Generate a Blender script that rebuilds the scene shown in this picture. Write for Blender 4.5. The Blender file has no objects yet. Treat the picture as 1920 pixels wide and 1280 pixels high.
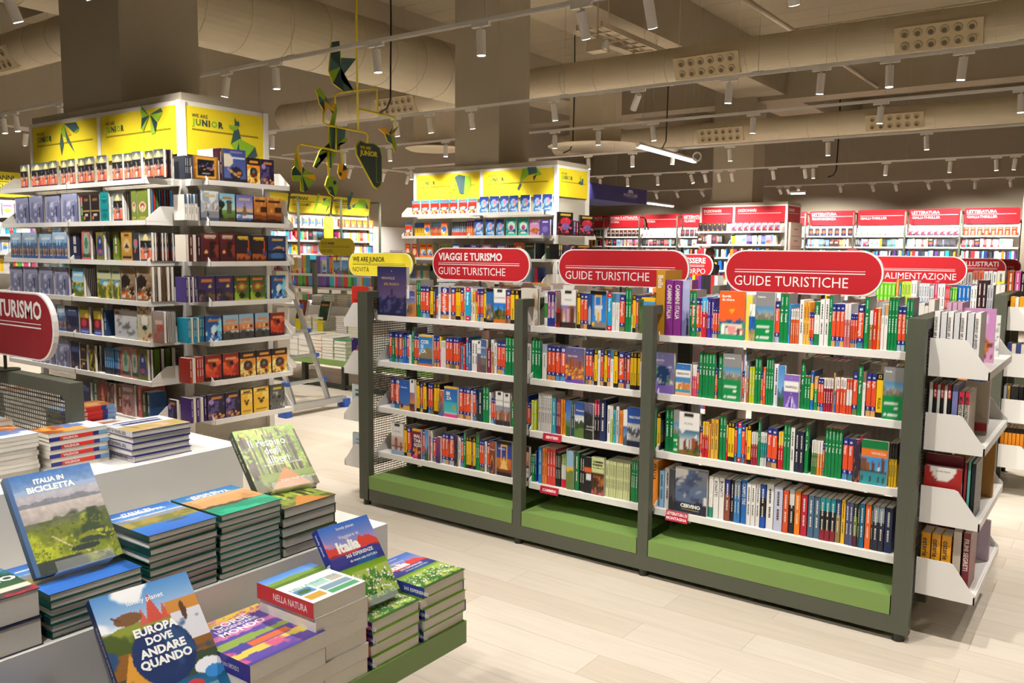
import bpy, math, random
import numpy as np
from mathutils import Matrix, Vector
R=math.radians; PI=math.pi
SC=bpy.context.scene; COL=SC.collection
rng=random.Random(7); nrg=np.random.default_rng(11)
# ------------------------------------------------------------------ camera
cam=bpy.data.cameras.new('camera'); cam.sensor_width=36; cam.lens=36*1588/1920; cam.clip_end=200; cam.clip_start=.05
co=bpy.data.objects.new('camera',cam); COL.objects.link(co)
YAW,PIT,ROL=R(53.9),R(6.08),R(.5)
fw=Vector((-math.cos(YAW)*math.cos(PIT),math.sin(YAW)*math.cos(PIT),-math.sin(PIT)))
ri=fw.cross(Vector((0,0,1))).normalized(); up=ri.cross(fw)
r2=ri*math.cos(ROL)+up*math.sin(ROL); u2=up*math.cos(ROL)-ri*math.sin(ROL)
M=Matrix((r2,u2,-fw)).transposed().to_4x4(); M.translation=(0,0,1.7); co.matrix_world=M
SC.camera=co
# ------------------------------------------------------------------ world, exposure, lamp strengths
w=bpy.data.worlds.new('world'); SC.world=w; w.use_nodes=True
w.node_tree.nodes['Background'].inputs[0].default_value=(1,.93,.82,1)
w.node_tree.nodes['Background'].inputs[1].default_value=.05
vs=SC.view_settings; vs.view_transform='Standard'; vs.look='None'; vs.gamma=1; vs.use_curve_mapping=False; vs.exposure=0
SPOT_W=300; SPOT_COL=(1,.955,.885)
cy=SC.cycles; cy.use_denoising=True; cy.max_bounces=8; cy.diffuse_bounces=4; cy.glossy_bounces=3; cy.transparent_max_bounces=24; cy.sample_clamp_indirect=6; cy.caustics_reflective=False; cy.caustics_refractive=False
spot=bpy.data.lights.new('spot_beam','SPOT'); spot.energy=SPOT_W; spot.color=SPOT_COL; spot.spot_size=R(82); spot.spot_blend=.75; spot.shadow_soft_size=.035
# ------------------------------------------------------------------ materials
def lin(h):
    if isinstance(h,(tuple,list,np.ndarray)): return tuple(h)
    c=[int(h[i:i+2],16)/255 for i in (0,2,4)]
    return tuple(x/12.92 if x<=.04045 else ((x+.055)/1.055)**2.4 for x in c)
def slin(a): return np.where(a<=.04045,a/12.92,((a+.055)/1.055)**2.4)
MAT={}
def mat(name,rough=.5,metal=0,spec=.5,col=None,noise=0,nscale=40,bump=0,bscale=300,emit=0,stretch=None,rvar=.08):
    m=bpy.data.materials.new(name); m.use_nodes=True; nt=m.node_tree; N=nt.nodes; L=nt.links; b=N['Principled BSDF']
    b.inputs['Roughness'].default_value=rough; b.inputs['Metallic'].default_value=metal; b.inputs['Specular IOR Level'].default_value=spec
    tc=N.new('ShaderNodeTexCoord'); mp=N.new('ShaderNodeMapping'); L.new(tc.outputs['Object'],mp.inputs[0])
    if stretch: mp.inputs['Scale'].default_value=stretch
    nz=N.new('ShaderNodeTexNoise'); nz.inputs['Scale'].default_value=nscale; nz.inputs['Detail'].default_value=3; L.new(mp.outputs[0],nz.inputs[0])
    if col is None:
        a=N.new('ShaderNodeAttribute'); a.attribute_name='Col'; base=a.outputs['Color']
    else:
        a=N.new('ShaderNodeRGB'); a.outputs[0].default_value=(*lin(col),1); base=a.outputs[0]
    if noise:
        mr=N.new('ShaderNodeMapRange'); mr.inputs[3].default_value=1-noise; mr.inputs[4].default_value=1+noise; L.new(nz.outputs[0],mr.inputs[0])
        mx=N.new('ShaderNodeVectorMath'); mx.operation='SCALE'; L.new(base,mx.inputs[0]); L.new(mr.outputs[0],mx.inputs['Scale']); base=mx.outputs[0]
    L.new(base,b.inputs['Base Color'])
    rr=N.new('ShaderNodeMapRange'); rr.inputs[3].default_value=max(0,rough-rvar); rr.inputs[4].default_value=min(1,rough+rvar); L.new(nz.outputs[0],rr.inputs[0]); L.new(rr.outputs[0],b.inputs['Roughness'])
    if bump:
        n2=N.new('ShaderNodeTexNoise'); n2.inputs['Scale'].default_value=bscale; L.new(mp.outputs[0],n2.inputs[0])
        bp=N.new('ShaderNodeBump'); bp.inputs['Strength'].default_value=bump; bp.inputs['Distance'].default_value=.001; L.new(n2.outputs[0],bp.inputs['Height']); L.new(bp.outputs[0],b.inputs['Normal'])
    if emit:
        b.inputs['Emission Color'].default_value=(1,.97,.92,1); b.inputs['Emission Strength'].default_value=emit
    MAT[name]=m; return m
mat('print',.38,spec=.4); mat('matte_print',.6,spec=.3)
mat('paper',.85,spec=.1,noise=.10,nscale=60,stretch=(1,18,1)); 
mat('page_edges',.85,spec=.1,noise=.16,nscale=25,stretch=(1,40,1))
mat('powder_white',.42,col='eeebe6',bump=.05); mat('powder_dark',.5,col='54574a',bump=.12,noise=.05,bscale=500); mat('lacquer_green',.4,col='7b9a52',bump=.06,noise=.03)
mat('black_steel',.5,col='26271f'); mat('taupe_paint',.85,col='b3a996',noise=.03,nscale=3,bump=.1,bscale=120,spec=.2)
mat('duct_metal',.55,col='cabea6',noise=.04,nscale=5,spec=.3); mat('beam_paint',.9,col='ada28d',noise=.06,nscale=2,bump=.2,bscale=60,spec=.15)
mat('yellow_tube',.4,col='d9c81a'); mat('alu',.32,metal=.9,col='c3c6c9',noise=.05,stretch=(1,1,.05)); mat('blue_plastic',.45,col='2f5fc4'); mat('cable',.5,col='141312'); mat('white_plastic',.45,col='f1eeea',noise=.02)
mat('lens',.4,col='ffffff',emit=14); mat('led_bar',.4,col='ffffff',emit=7)
def perforated(name,col,pitch,hole,rough=.5):
    m=mat(name,rough,col=col); nt=m.node_tree; N=nt.nodes; L=nt.links
    tc=N.new('ShaderNodeTexCoord'); s=N.new('ShaderNodeVectorMath'); s.operation='SCALE'; s.inputs['Scale'].default_value=1/pitch; L.new(tc.outputs['UV'],s.inputs[0])
    f=N.new('ShaderNodeVectorMath'); f.operation='FRACTION'; L.new(s.outputs[0],f.inputs[0])
    sp=N.new('ShaderNodeSeparateXYZ'); L.new(f.outputs[0],sp.inputs[0])
    def inside(o):
        a=N.new('ShaderNodeMath'); a.operation='COMPARE'; L.new(o,a.inputs[0]); a.inputs[1].default_value=.5; a.inputs[2].default_value=hole/2; return a.outputs[0]
    mu=N.new('ShaderNodeMath'); mu.operation='MULTIPLY'; L.new(inside(sp.outputs[0]),mu.inputs[0]); L.new(inside(sp.outputs[1]),mu.inputs[1])
    t=N.new('ShaderNodeBsdfTransparent'); mx=N.new('ShaderNodeMixShader'); L.new(mu.outputs[0],mx.inputs[0]); L.new(N['Principled BSDF'].outputs[0],mx.inputs[1]); L.new(t.outputs[0],mx.inputs[2])
    L.new(mx.outputs[0],N['Material Output'].inputs[0]); return m
perforated('mesh_dark','4a4d41',.016,.66); perforated('mesh_light','c9c1b2',.0135,.5)
m=mat('acrylic',.08,col='f4f8f8'); nt=m.node_tree; t=nt.nodes.new('ShaderNodeBsdfTransparent'); mx=nt.nodes.new('ShaderNodeMixShader'); lw=nt.nodes.new('ShaderNodeLayerWeight'); mr=nt.nodes.new('ShaderNodeMapRange')
mr.inputs[3].default_value=.95; mr.inputs[4].default_value=.5; nt.links.new(lw.outputs['Facing'],mr.inputs[0]); nt.links.new(mr.outputs[0],mx.inputs[0]); nt.links.new(nt.nodes['Principled BSDF'].outputs[0],mx.inputs[1]); nt.links.new(t.outputs[0],mx.inputs[2]); nt.links.new(mx.outputs[0],nt.nodes['Material Output'].inputs[0])
def floor_mat():
    m=bpy.data.materials.new('pale_oak_planks'); m.use_nodes=True; N=m.node_tree.nodes; L=m.node_tree.links; b=N['Principled BSDF']
    tc=N.new('ShaderNodeTexCoord'); br=N.new('ShaderNodeTexBrick'); L.new(tc.outputs['Object'],br.inputs[0])
    br.inputs['Color1'].default_value=(*lin('d6cbbd'),1); br.inputs['Color2'].default_value=(*lin('c9bcab'),1); br.inputs['Mortar'].default_value=(*lin('a99c8a'),1)
    for k,v in dict(Scale=1,**{'Mortar Size':.0012,'Brick Width':1.25,'Row Height':.2,'Bias':-.1}).items(): br.inputs[k].default_value=v
    br.offset=.37
    mp=N.new('ShaderNodeMapping'); mp.inputs['Scale'].default_value=(1.2,14,1); L.new(tc.outputs['Object'],mp.inputs[0])
    nz=N.new('ShaderNodeTexNoise'); nz.inputs['Scale'].default_value=2.2; nz.inputs['Detail'].default_value=6; nz.inputs['Distortion'].default_value=.8; L.new(mp.outputs[0],nz.inputs[0])
    mr=N.new('ShaderNodeMapRange'); mr.inputs[3].default_value=.86; mr.inputs[4].default_value=1.12; L.new(nz.outputs[0],mr.inputs[0])
    s=N.new('ShaderNodeVectorMath'); s.operation='SCALE'; L.new(br.outputs[0],s.inputs[0]); L.new(mr.outputs[0],s.inputs['Scale']); L.new(s.outputs[0],b.inputs['Base Color'])
    b.inputs['Roughness'].default_value=.42; b.inputs['Specular IOR Level'].default_value=.35
    bp=N.new('ShaderNodeBump'); bp.inputs['Strength'].default_value=.15; bp.inputs['Distance'].default_value=.002; L.new(br.outputs['Fac'],bp.inputs['Height']); bp.invert=True; L.new(bp.outputs[0],b.inputs['Normal'])
    MAT['floor']=m
floor_mat()
def ceil_mat():
    m=mat('ceiling_planks',.9,col='9d927c',noise=.08,nscale=1.5,spec=.15); N=m.node_tree.nodes; L=m.node_tree.links
    tc=N.new('ShaderNodeTexCoord'); wv=N.new('ShaderNodeTexWave'); wv.bands_direction='Y'; wv.wave_profile='SAW'; wv.inputs['Scale'].default_value=.5; L.new(tc.outputs['Object'],wv.inputs[0])
    rp=N.new('ShaderNodeValToRGB'); rp.color_ramp.elements[0].position=.0; rp.color_ramp.elements[0].color=(0,0,0,1); rp.color_ramp.elements[1].position=.05; L.new(wv.outputs[0],rp.inputs[0])
    bp=N.new('ShaderNodeBump'); bp.inputs['Distance'].default_value=.02; L.new(rp.outputs[0],bp.inputs['Height']); L.new(bp.outputs[0],N['Principled BSDF'].inputs['Normal'])
ceil_mat()
# ------------------------------------------------------------------ mesh builder
class MB:
    def __init__(s): s.v=[]; s.f=[]; s.c=[]; s.m=[]; s.n=0; s.uv=[]; s.T=None
    def add(s,vs,fs,col,mi=0,pc=None):
        b=s.n
        if s.T is not None: vs=[tuple(s.T@Vector(p)) for p in vs]
        s.v.extend(vs); s.n+=len(vs)
        cc=(*lin(col),1.) if col is not None else (.8,.8,.8,1.)
        for i,f in enumerate(fs):
            s.f.append([b+k for k in f]); s.m.append(mi)
            if pc is not None: s.c.extend(pc[k] for k in f)
            else: s.c.extend([cc]*len(f))
        return s
    def quad(s,a,b,c,d,col=None,mi=0): return s.add([a,b,c,d],[(0,1,2,3)],col,mi)
    def box(s,x0,y0,z0,x1,y1,z1,col=None,mi=0):
        v=[(x,y,z) for x in (x0,x1) for y in (y0,y1) for z in (z0,z1)]
        return s.add(v,[(0,1,3,2),(4,6,7,5),(0,4,5,1),(2,3,7,6),(0,2,6,4),(1,5,7,3)],col,mi)
    def prism(s,poly,fn,a,b,col=None,mi=0,side=None):
        # poly: 2D outline; fn(u,v,t)->3D point ; extruded from t=a to t=b
        n=len(poly); v=[fn(u,w,a) for u,w in poly]+[fn(u,w,b) for u,w in poly]
        s.add(v,[tuple(range(n-1,-1,-1)),tuple(range(n,2*n))],col,mi)
        s.add(v,[(i,(i+1)%n,n+(i+1)%n,n+i) for i in range(n)],side if side is not None else col,mi); return s
    def cyl(s,p0,p1,r0,r1=None,n=14,col=None,mi=0,cap=True):
        r1=r0 if r1 is None else r1; p0=Vector(p0); p1=Vector(p1); d=(p1-p0).normalized()
        a=d.cross(Vector((0,0,1)) if abs(d.z)<.9 else Vector((1,0,0))).normalized(); b=d.cross(a)
        v=[tuple(p+(a*math.cos(2*PI*i/n)+b*math.sin(2*PI*i/n))*r) for p,r in ((p0,r0),(p1,r1)) for i in range(n)]
        f=[(i,(i+1)%n,n+(i+1)%n,n+i) for i in range(n)]
        if cap: f+=[tuple(range(n-1,-1,-1)),tuple(range(n,2*n))]
        return s.add(v,f,col,mi)
    def tube(s,path,r,n=10,col=None,mi=0):
        P=[Vector(p) for p in path]; v=[]; a=None
        for i,p in enumerate(P):
            d=((P[i+1] if i+1<len(P) else p)-(P[i-1] if i else p)).normalized()
            if a is None: a=d.cross(Vector((0,0,1)) if abs(d.z)<.9 else Vector((1,0,0))).normalized()
            a=(a-d*a.dot(d)).normalized(); b=d.cross(a)
            v+=[tuple(p+(a*math.cos(2*PI*k/n)+b*math.sin(2*PI*k/n))*r) for k in range(n)]
        f=[(i*n+k,i*n+(k+1)%n,(i+1)*n+(k+1)%n,(i+1)*n+k) for i in range(len(P)-1) for k in range(n)]
        f+=[tuple(range(n-1,-1,-1)),tuple(range((len(P)-1)*n,len(P)*n))]
        return s.add(v,f,col,mi)
    def grid(s,o,u,v,img,mi=0):
        # img: (ny,nx,3) linear colours sampled at the grid's corners, row 0 at the top; o = lower corner
        ny,nx=img.shape[:2]; o=np.array(o,float); u=np.array(u,float); v=np.array(v,float)
        X,Y=np.meshgrid(np.linspace(0,1,nx),np.linspace(1,0,ny)); P=o+X[...,None]*u+Y[...,None]*v
        idx=np.arange(nx*ny).reshape(ny,nx)
        f=np.stack([idx[1:,:-1],idx[1:,1:],idx[:-1,1:],idx[:-1,:-1]],-1).reshape(-1,4).tolist()
        c=np.concatenate([img.reshape(-1,3),np.ones((nx*ny,1))],1)
        return s.add([tuple(p) for p in P.reshape(-1,3).tolist()],f,None,mi,pc=[tuple(k) for k in c.tolist()])
    def text(s,txt,o,u,v,size,col,align='l',bold=0,mi=0,sx=1,maxw=None):
        # o: baseline start; u: reading direction; v: letters' up; size = capital height
        P,F,W=glyphs(txt,bold); o=Vector(o); u=Vector(u); v=Vector(v); kx=size*sx
        if maxw and W*kx>maxw: kx=maxw/W
        off={'l':0,'c':-W*kx/2,'r':-W*kx}[align]
        return s.add([tuple(o+u*(x*kx+off)+v*(y*size)) for x,y in P],F,col,mi)
    def mesh(s,name,mats,smooth=False):
        me=bpy.data.meshes.new(name); me.from_pydata(s.v,[],s.f)
        for k in ([mats] if isinstance(mats,str) else mats): me.materials.append(MAT[k])
        if s.m and max(s.m)>0: me.polygons.foreach_set('material_index',s.m)
        at=me.color_attributes.new('Col','FLOAT_COLOR','CORNER'); at.data.foreach_set('color',np.array(s.c,dtype=np.float32).ravel())
        if smooth:
            me.polygons.foreach_set('use_smooth',[True]*len(me.polygons))
        me.update(); return me
GL={}
def glyphs(txt,bold=0):
    k=(txt,bold)
    if k not in GL:
        cu=bpy.data.curves.new('t','FONT'); cu.body=txt; cu.size=1; cu.resolution_u=2; cu.fill_mode='FRONT'; cu.offset=bold
        ob=bpy.data.objects.new('t',cu); me=bpy.data.meshes.new_from_object(ob)
        P=[(v.co.x/.7,v.co.y/.7) for v in me.vertices]; F=[tuple(p.vertices) for p in me.polygons]
        x0=min((p[0] for p in P),default=0); W=max((p[0] for p in P),default=0)-x0; P=[(x-x0,y) for x,y in P]
        bpy.data.objects.remove(ob); bpy.data.curves.remove(cu); bpy.data.meshes.remove(me); GL[k]=(P,F,W)
    return GL[k]
def obj(name,me,parent=None,loc=(0,0,0),rot=(0,0,0)):
    o=bpy.data.objects.new(name,me); COL.objects.link(o); o.location=loc; o.rotation_euler=rot
    if parent: o.parent=parent
    return o
SEEN={}
def tag(o,label,cat,group=None):
    if not 4<=len(label.split())<=16: print('LABELLEN',len(label.split()),label)
    if label in SEEN and (group is None or SEEN[label]!=group): print('DUPLABEL',label)
    SEEN[label]=group; o['label']=label; o['category']=cat
    if group: o['group']=group
    return o
def thing(name,label,cat,loc=(0,0,0),rot=(0,0,0),group=None,me=None): return tag(obj(name,me,None,loc,rot),label,cat,group)
def part(name,mb,mats,parent,loc=(0,0,0),rot=(0,0,0),label=None,smooth=False):
    o=obj(name,mb.mesh(name,mats,smooth) if isinstance(mb,MB) else mb,parent,loc,rot)
    if label: o['label']=label
    return o
def struct(name,mb,mats,smooth=False):
    o=obj(name,mb.mesh(name,mats,smooth)); o['kind']='structure'; return o
def uvbox(me,axis_u,axis_v):
    uv=me.uv_layers.new(name='UVMap'); co=np.empty(len(me.vertices)*3); me.vertices.foreach_get('co',co); co=co.reshape(-1,3)
    li=np.empty(len(me.loops),dtype=np.int32); me.loops.foreach_get('vertex_index',li)
    uv.data.foreach_set('uv',co[li][:,[axis_u,axis_v]].astype(np.float32).ravel()); return me
ORD=lambda n:('%d%s'%(n,'th' if 10<=n%100<=20 else {1:'st',2:'nd',3:'rd'}.get(n%10,'th')))
def rounded(w,h,r,n=8):
    P=[]
    for cx,cy,a in ((w-r,r,-90),(w-r,h-r,0),(r,h-r,90),(r,r,180)):
        P+=[(cx+r*math.cos(R(a+90*i/n)),cy+r*math.sin(R(a+90*i/n))) for i in range(n+1)]
    return P
# ------------------------------------------------------------------ the room
m=MB(); m.box(-16,-6,-.12,7,27,0); struct('floor',m,'floor')
m=MB(); m.box(-16,-6,6.2,7,27,6.35); struct('ceiling',m,'ceiling_planks')
m=MB(); m.box(-16,26.6,0,7,26.8,6.2); struct('wall_back',m,'taupe_paint')
m=MB(); m.box(-16,-6,0,-15.9,26.6,6.2); struct('wall_left',m,'taupe_paint')
m=MB(); m.box(6.8,-6,0,7,26.6,6.2); struct('wall_right',m,'taupe_paint')
m=MB(); m.box(-15.9,-6,0,6.8,-5.8,6.2); struct('wall_front',m,'taupe_paint')
for nm,b in dict(beam=(-7.9,-5.8,5.35,-6.75,26.6,6.2),beam_2=(-12.6,-5.8,5.35,-11.4,26.6,6.2),beam_3=(-1.6,-5.8,5.35,-.4,26.6,6.2),beam_4=(-15.9,19.9,5.25,6.8,20.6,6.2),beam_5=(-15.9,7.2,5.6,6.8,7.9,6.2)).items():
    m=MB(); m.box(*b); struct(nm,m,'beam_paint')
for nm,b in dict(column=(-7.85,3.9,0,-6.88,4.64,6.2),column_2=(-7.97,9.5,0,-7.18,10.22,6.2),column_3=(-8.4,19.75,0,-7.4,20.5,6.2),column_4=(-2.33,24.9,0,-1.2,26.6,6.2)).items():
    m=MB(); m.box(*b); struct(nm,m,'taupe_paint')
# ------------------------------------------------------------------ ducts under the ceiling
def duct(p0,p1,r,label,grilles=()):
    m=MB(); m.cyl(p0,p1,r,n=40); t=thing('air_duct',label,'air duct',group='ventilation ducts under the ceiling'); d=Vector(p1)-Vector(p0); L=d.length; d.normalize()
    part('duct_tube',m,'duct_metal',t,smooth=False)
    q=MB(); k=.35
    while k<L:
        a=Vector(p0)+d*k; q.cyl(tuple(a-d*.008),tuple(a+d*.008),r+.006,n=40,cap=True); k+=.62
    part('seam_ring',q,'duct_metal',t)['kind']='stuff'
    for (at,ang,ln) in grilles:
        c=Vector(p0)+d*at; sd=d.cross(Vector((0,0,1))).normalized()*(1 if d.x else -1)
        n=(sd*math.cos(R(ang))-Vector((0,0,1))*math.sin(R(ang))); u=d; v=n.cross(u); o=c+n*(r+.015)
        g=MB(); T=Matrix((u,v,n)).transposed().to_4x4(); T.translation=o; g.T=T
        g.box(-ln/2,-.16,-.06,ln/2,.16,.0,'c9b999')
        for i in range(6):
            for j in (-1,1):
                x=(i-2.5)*ln/6.6; g.cyl((x,j*.075,0),(x,j*.075,.012),.055,.05,n=14,col='b5a586'); g.cyl((x,j*.075-.012,.012),(x,j*.075-.012,.0135),.032,n=12,col='6a5f4c')
        part('nozzle_grille',g,'matte_print',t,label='plate of round air nozzles')
    return t
duct((-14.9,12.1,4.5),(5,12.1,4.5),.27,'round beige air duct running across behind the second grey column',[(9.7,22,1.0),(12.75,22,1.0),(3.5,22,1.0)])
duct((-12.4,18.9,4.45),(5,18.9,4.45),.25,'slimmer beige air duct parallel to the back wall, above the DIZIONARI tower',[(4.6,18,1.1),(8.3,18,1.1)])
duct((-14.9,5.75,4.42),(-9.7,5.75,4.42),.26,'short beige air duct meeting the big duct near the first column',[(1.9,35,1.0)])
duct((-9.15,-5.5,4.55),(-9.15,11.9,4.55),.45,'widest beige air duct running beside the first grey column')
for (x,y,z,r,bx,lab) in ((-12.1,13.75,3.8,.62,.62,'pale round ceiling diffuser under a square duct drop, beside the back of the yellow tower'),(-8.85,14.9,3.75,.95,.75,'large pale round ceiling diffuser under a square duct drop, right of second column')):
    t=thing('ceiling_diffuser',lab,'air diffuser',(x,y,z)); m=MB(); m.box(-bx/2,-bx/2,.12,bx/2,bx/2,1.6); part('duct_drop',m,'duct_metal',t)
    m=MB(); m.cyl((0,0,0),(0,0,.04),r*.86,r,n=40); m.cyl((0,0,.04),(0,0,.13),r,r*.4,n=40); part('diffuser_disc',m,'duct_metal',t)
def pipe(path,r,label,name='sprinkler_pipe',cat='pipe',mt='duct_metal'):
    m=MB(); m.tube(path,r,n=10); return thing(name,label,cat,me=m.mesh(name,mt,True))
pipe([(-4.73,11.5,5.3),(-4.73,14.5,5.3),(-4.73,19.8,5.3)],.04,'thin beige sprinkler pipe running away under the ceiling, right of the wide beam')
pipe([(-4.73,14.3,5.34),(4,14.3,5.34)],.03,'thin beige sprinkler pipe branching off toward the right side wall')
pipe([(-6.8,16.5,5.36),(-1.55,16.5,5.36)],.05,'beige pipe under the far ceiling between the two long ducts')
for i,(y,z) in enumerate(((11.2,4.95),)):
    t=thing('cable_tray','beige metal cable tray %s the top of the second column'%('beside','behind')[i],'cable tray',(-6.9,y,z)); m=MB()
    m.box(0,-.2,0,.03,2.6,.08); m.box(.42,-.2,0,.45,2.6,.08); part('tray_rail',m,'duct_metal',t)
    m=MB(); [m.box(.03,-.1+k*.28,.01,.42,-.07+k*.28,.03) for k in range(10)]; part('tray_mesh',m,'duct_metal',t); m=MB(); [m.cyl((x,y,.05),(x,y,6.22-z),.008,n=6) for x in (.015,.435) for y in (0,2.4)]; part('hanger_frame',m,'duct_metal',t)
    m=MB(); m.tube([(.12,-.2,.05),(.14,1,.06),(.11,2.6,.05)],.025); part('tray_cable',m,'duct_metal',t,smooth=True)
for i,(x,y,z) in enumerate(((-6.35,10.7,4.6),(-8.6,6.4,4.95))):
    t=thing('junction_box',('small pale junction box on the trays right of the second column','small pale round box above the hanging yellow mobile')[i],'junction box',(x,y,z))
    m=MB(); m.box(-.12,-.1,-.08,.12,.1,.08); part('housing',m,'duct_metal',t); m=MB(); m.cyl((.12,0,0),(.16,0,0),.07,n=16); part('cap',m,'white_plastic',t); m=MB(); m.cyl((0,0,.08),(0,0,6.22-z),.012,n=6); part('hanger',m,'duct_metal',t)
for i,(x,y,lab) in enumerate(((-8.56,8.8,'black power cable hanging from the ceiling right of the yellow mobile'),(-9.0,14.3,'black power cable hanging beside the large round ceiling diffuser'),(-7.3,14.9,'black power cable hanging right of the large ceiling diffuser'),(-6.2,22.3,'wavy black power cable hanging before the back wall right of the far column'))):
    z1=3.6; z0=6.22
    pipe([(x,y,z0),(x+.02,y,(z0+z1)/2),(x,y,z1+.2),(x-.06,y-.01,z1+.08),(x-.2,y-.02,z1+.03)],.012 if i<3 else .018,lab,'power_cable','cable','cable')
# ------------------------------------------------------------------ lighting tracks and spotlights
LM={}; SPD={}
def spot_light(k):
    if k not in SPD: d=spot.copy(); d.energy=SPOT_W*k; SPD[k]=d
    return SPD[k]
def lampmesh():
    m=MB(); m.box(-.09,-.016,-.03,.09,.016,0); LM['adapter']=m.mesh('adapter','white_plastic')
    m=MB(); m.cyl((0,0,-.075),(0,0,-.03),.009,n=8); m.cyl((.02,0,-.075),(-.02,0,-.075),.011,n=8); LM['stem']=m.mesh('stem','white_plastic',True)
    m=MB(); m.cyl((0,0,.02),(0,0,-.18),.038,n=20); m.cyl((0,.038,-.01),(0,.0395,-.01),.007,n=8,col='444444'); LM['lamp_body']=m.mesh('lamp_body','white_plastic')
    m=MB(); m.cyl((0,0,-.1805),(0,0,-.1825),.033,n=20); LM['lens']=m.mesh('lens','lens')
lampmesh()
def lamp(x,y,z,tx,ty,label,group,along='x',on=1.,aim=None):
    o=thing('track_spotlight',label,'spotlight',(x,y,z),(0,0,0 if along=='x' else PI/2),group)
    obj('adapter',LM['adapter'],o); obj('stem',LM['stem'],o)
    b=obj('lamp_body',LM['lamp_body'],o,(0,0,-.075),(tx,ty,0)); obj('lens',LM['lens'],b)
    if aim:
        q=(Vector(aim)-Vector((x,y,z-.1))).to_track_quat('-Z','Y').to_matrix(); b.rotation_euler=(Matrix.Rotation(-o.rotation_euler.z,3,'Z')@q).to_euler()
    obj('beam',spot_light(on),b,(0,0,-.2))
TN={'Z':'the track above the travel bookcase','A':'the track level with the first column','B':'the track before the second column','C':'the third track back, behind the second column','D':'the fourth track back','E':'the fifth track back','F':'the last track before the back wall','L':'the track along the kids wall','Q':'the track above the stepped table','V':'the track over the entrance side'}
def track(k,p0,p1,along='x',name=None):
    m=MB(); m.box(0,-.018,0,p1-p0,.018,.034); q=MB(); q.box(0,-.008,-.0008,p1-p0,.008,-.0002)
    loc=(p0,name,3.55) if along=='x' else (name,p0,3.55)
    t=thing('lighting_track','long white lighting rail: '+TN[k],'lighting track',loc,(0,0,0 if along=='x' else PI/2),'white ceiling lighting tracks')
    part('rail_profile',m,'white_plastic',t); part('rail_slot',q,'black_steel',t)
    wn=MB(); x=1.
    while x<p1-p0: wn.cyl((x,0,.034),(x,0,2.65),.0022,n=5); wn.box(x-.06,-.02,.034,x+.06,.02,.04); x+=2.4
    part('hanging_wire',wn,'alu',t)['kind']='stuff'
TK={'Z':(2.92,-11,4,[-10.2,-9.,-7.6,-6.6,-5.62,-4.5,-3.9,-3.2,-2.5,-1.8,-1.1,-.3,.8]),
 'Q':(.1,-8,4,[-6.5,-5,-3.6,-2.4,-1.3,0,1.5]),'V':(-2.8,-8,4,[-6,-3.5,-1,1.5]),
 'A':(5.62,-15,4,[-13.02,-12.65,-11.4,-10.2,-7.85,-7.05,-5.64,-4.44,-3.48,-2.92,-1.9,-.9,.3,1.5]),
 'B':(8.85,-13.9,4,[-11.22,-9.6,-8.51,-7.88,-7.15,-5.85,-4.7,-3.61,-2.65,-2.01,-1.38,-.2,1.2]),
 'C':(11.2,-13.9,4,[-12.11,-10.93,-9.6,-8.4,-7.38,-6.6,-5.7,-4.22,-2.62,-1.14,.4]),
 'D':(14.35,-13.9,4,[-13.33,-11.4,-10,-8.67,-7.71,-6.88,-5.81,-4.14,-2.68,-1.2]),
 'E':(18.5,-12,2,[-10.83,-10.07,-9.26,-8.41,-8.07,-7.74,-7.43,-6.49,-5.8,-5.62,-4.17,-3.0,-2.22,-1.91]),
 'F':(23.7,-14.5,1,[-13.6,-11.9,-11.22,-10.42,-9.3,-8.11,-7.89,-7.59,-6.47,-5.66,-5.09,-4.32,-3.87,-3.27,-2.52])}
LK=dict(Z=.5,Q=.42,V=.3,A=.8,B=1.,C=1.,D=1.,E=1.0,F=1.1)
for k,(y,a,b,xs) in TK.items():
    track(k,a,b,'x',y)
    for i,x in enumerate(xs):
        tx={'F':.42,'E':.1,'Z':.12,'Q':.05}.get(k,.04)+rng.uniform(-.06,.06)*(k not in'F'); ty=rng.uniform(-.1,.1)
        if k=='B' and i in (2,3,4): tx,ty=(.1,-.28) if i==2 else (.1,.3)
        if k=='E' and i in (3,6): ty=.3*(1 if i==6 else -1)
        if k=='A' and i==4: ty=.22
        aim=None; on=LK[k]
        if k=='Z':
            if i in (1,2,3): aim=(x,3.70,1.5); on=.4
            elif i in (4,5): aim=(-5.85,4.2,1.4-.3*(i-4)); on=.45
            elif i in (7,9): aim=(x+(.2 if i==7 else -.1),1.5,.75); on=.5
            elif i<12 and i: aim=(x,3.95,.9); on=.58
        if k=='Q' and i in (2,3,4): aim=((-2.4,-1.7,-1.5)[i-2],1.3,.5); on=.4
        if k=='B' and 1<i<6: aim=(x,9.2,1.7); on=.65
        if k=='B' and i==6: aim=(-6.0,9.8,1.7); on=.6
        if k=='E' and 3<i<9: aim=(x,19.5,1.7); on=.55
        if k=='F': aim=(x+rng.uniform(-.2,.2),25.35,rng.uniform(1.6,2.3)); on=.95
        if k=='A' and 8<=i<12: aim=(x,6.75,1.0)
        lamp(x,y,3.55,tx,ty,'white cylinder spotlight, %s from left on %s'%(ORD(i+1),TN[k]),'white spotlights on the ceiling tracks',on=on,aim=aim)
track('L',-2,16,'y',-14.3)
for i,y in enumerate((1.2,3.4,5.2,6.5,8.2,9.9,11.1,12.02,13.41,14.47,15.3)): lamp(-14.3,y,3.55,.3,0,'white cylinder spotlight, %s on %s'%(ORD(i+1),TN['L']),'white spotlights on the ceiling tracks','y',.9,(-15.1,y+.1,1.7))
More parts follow.
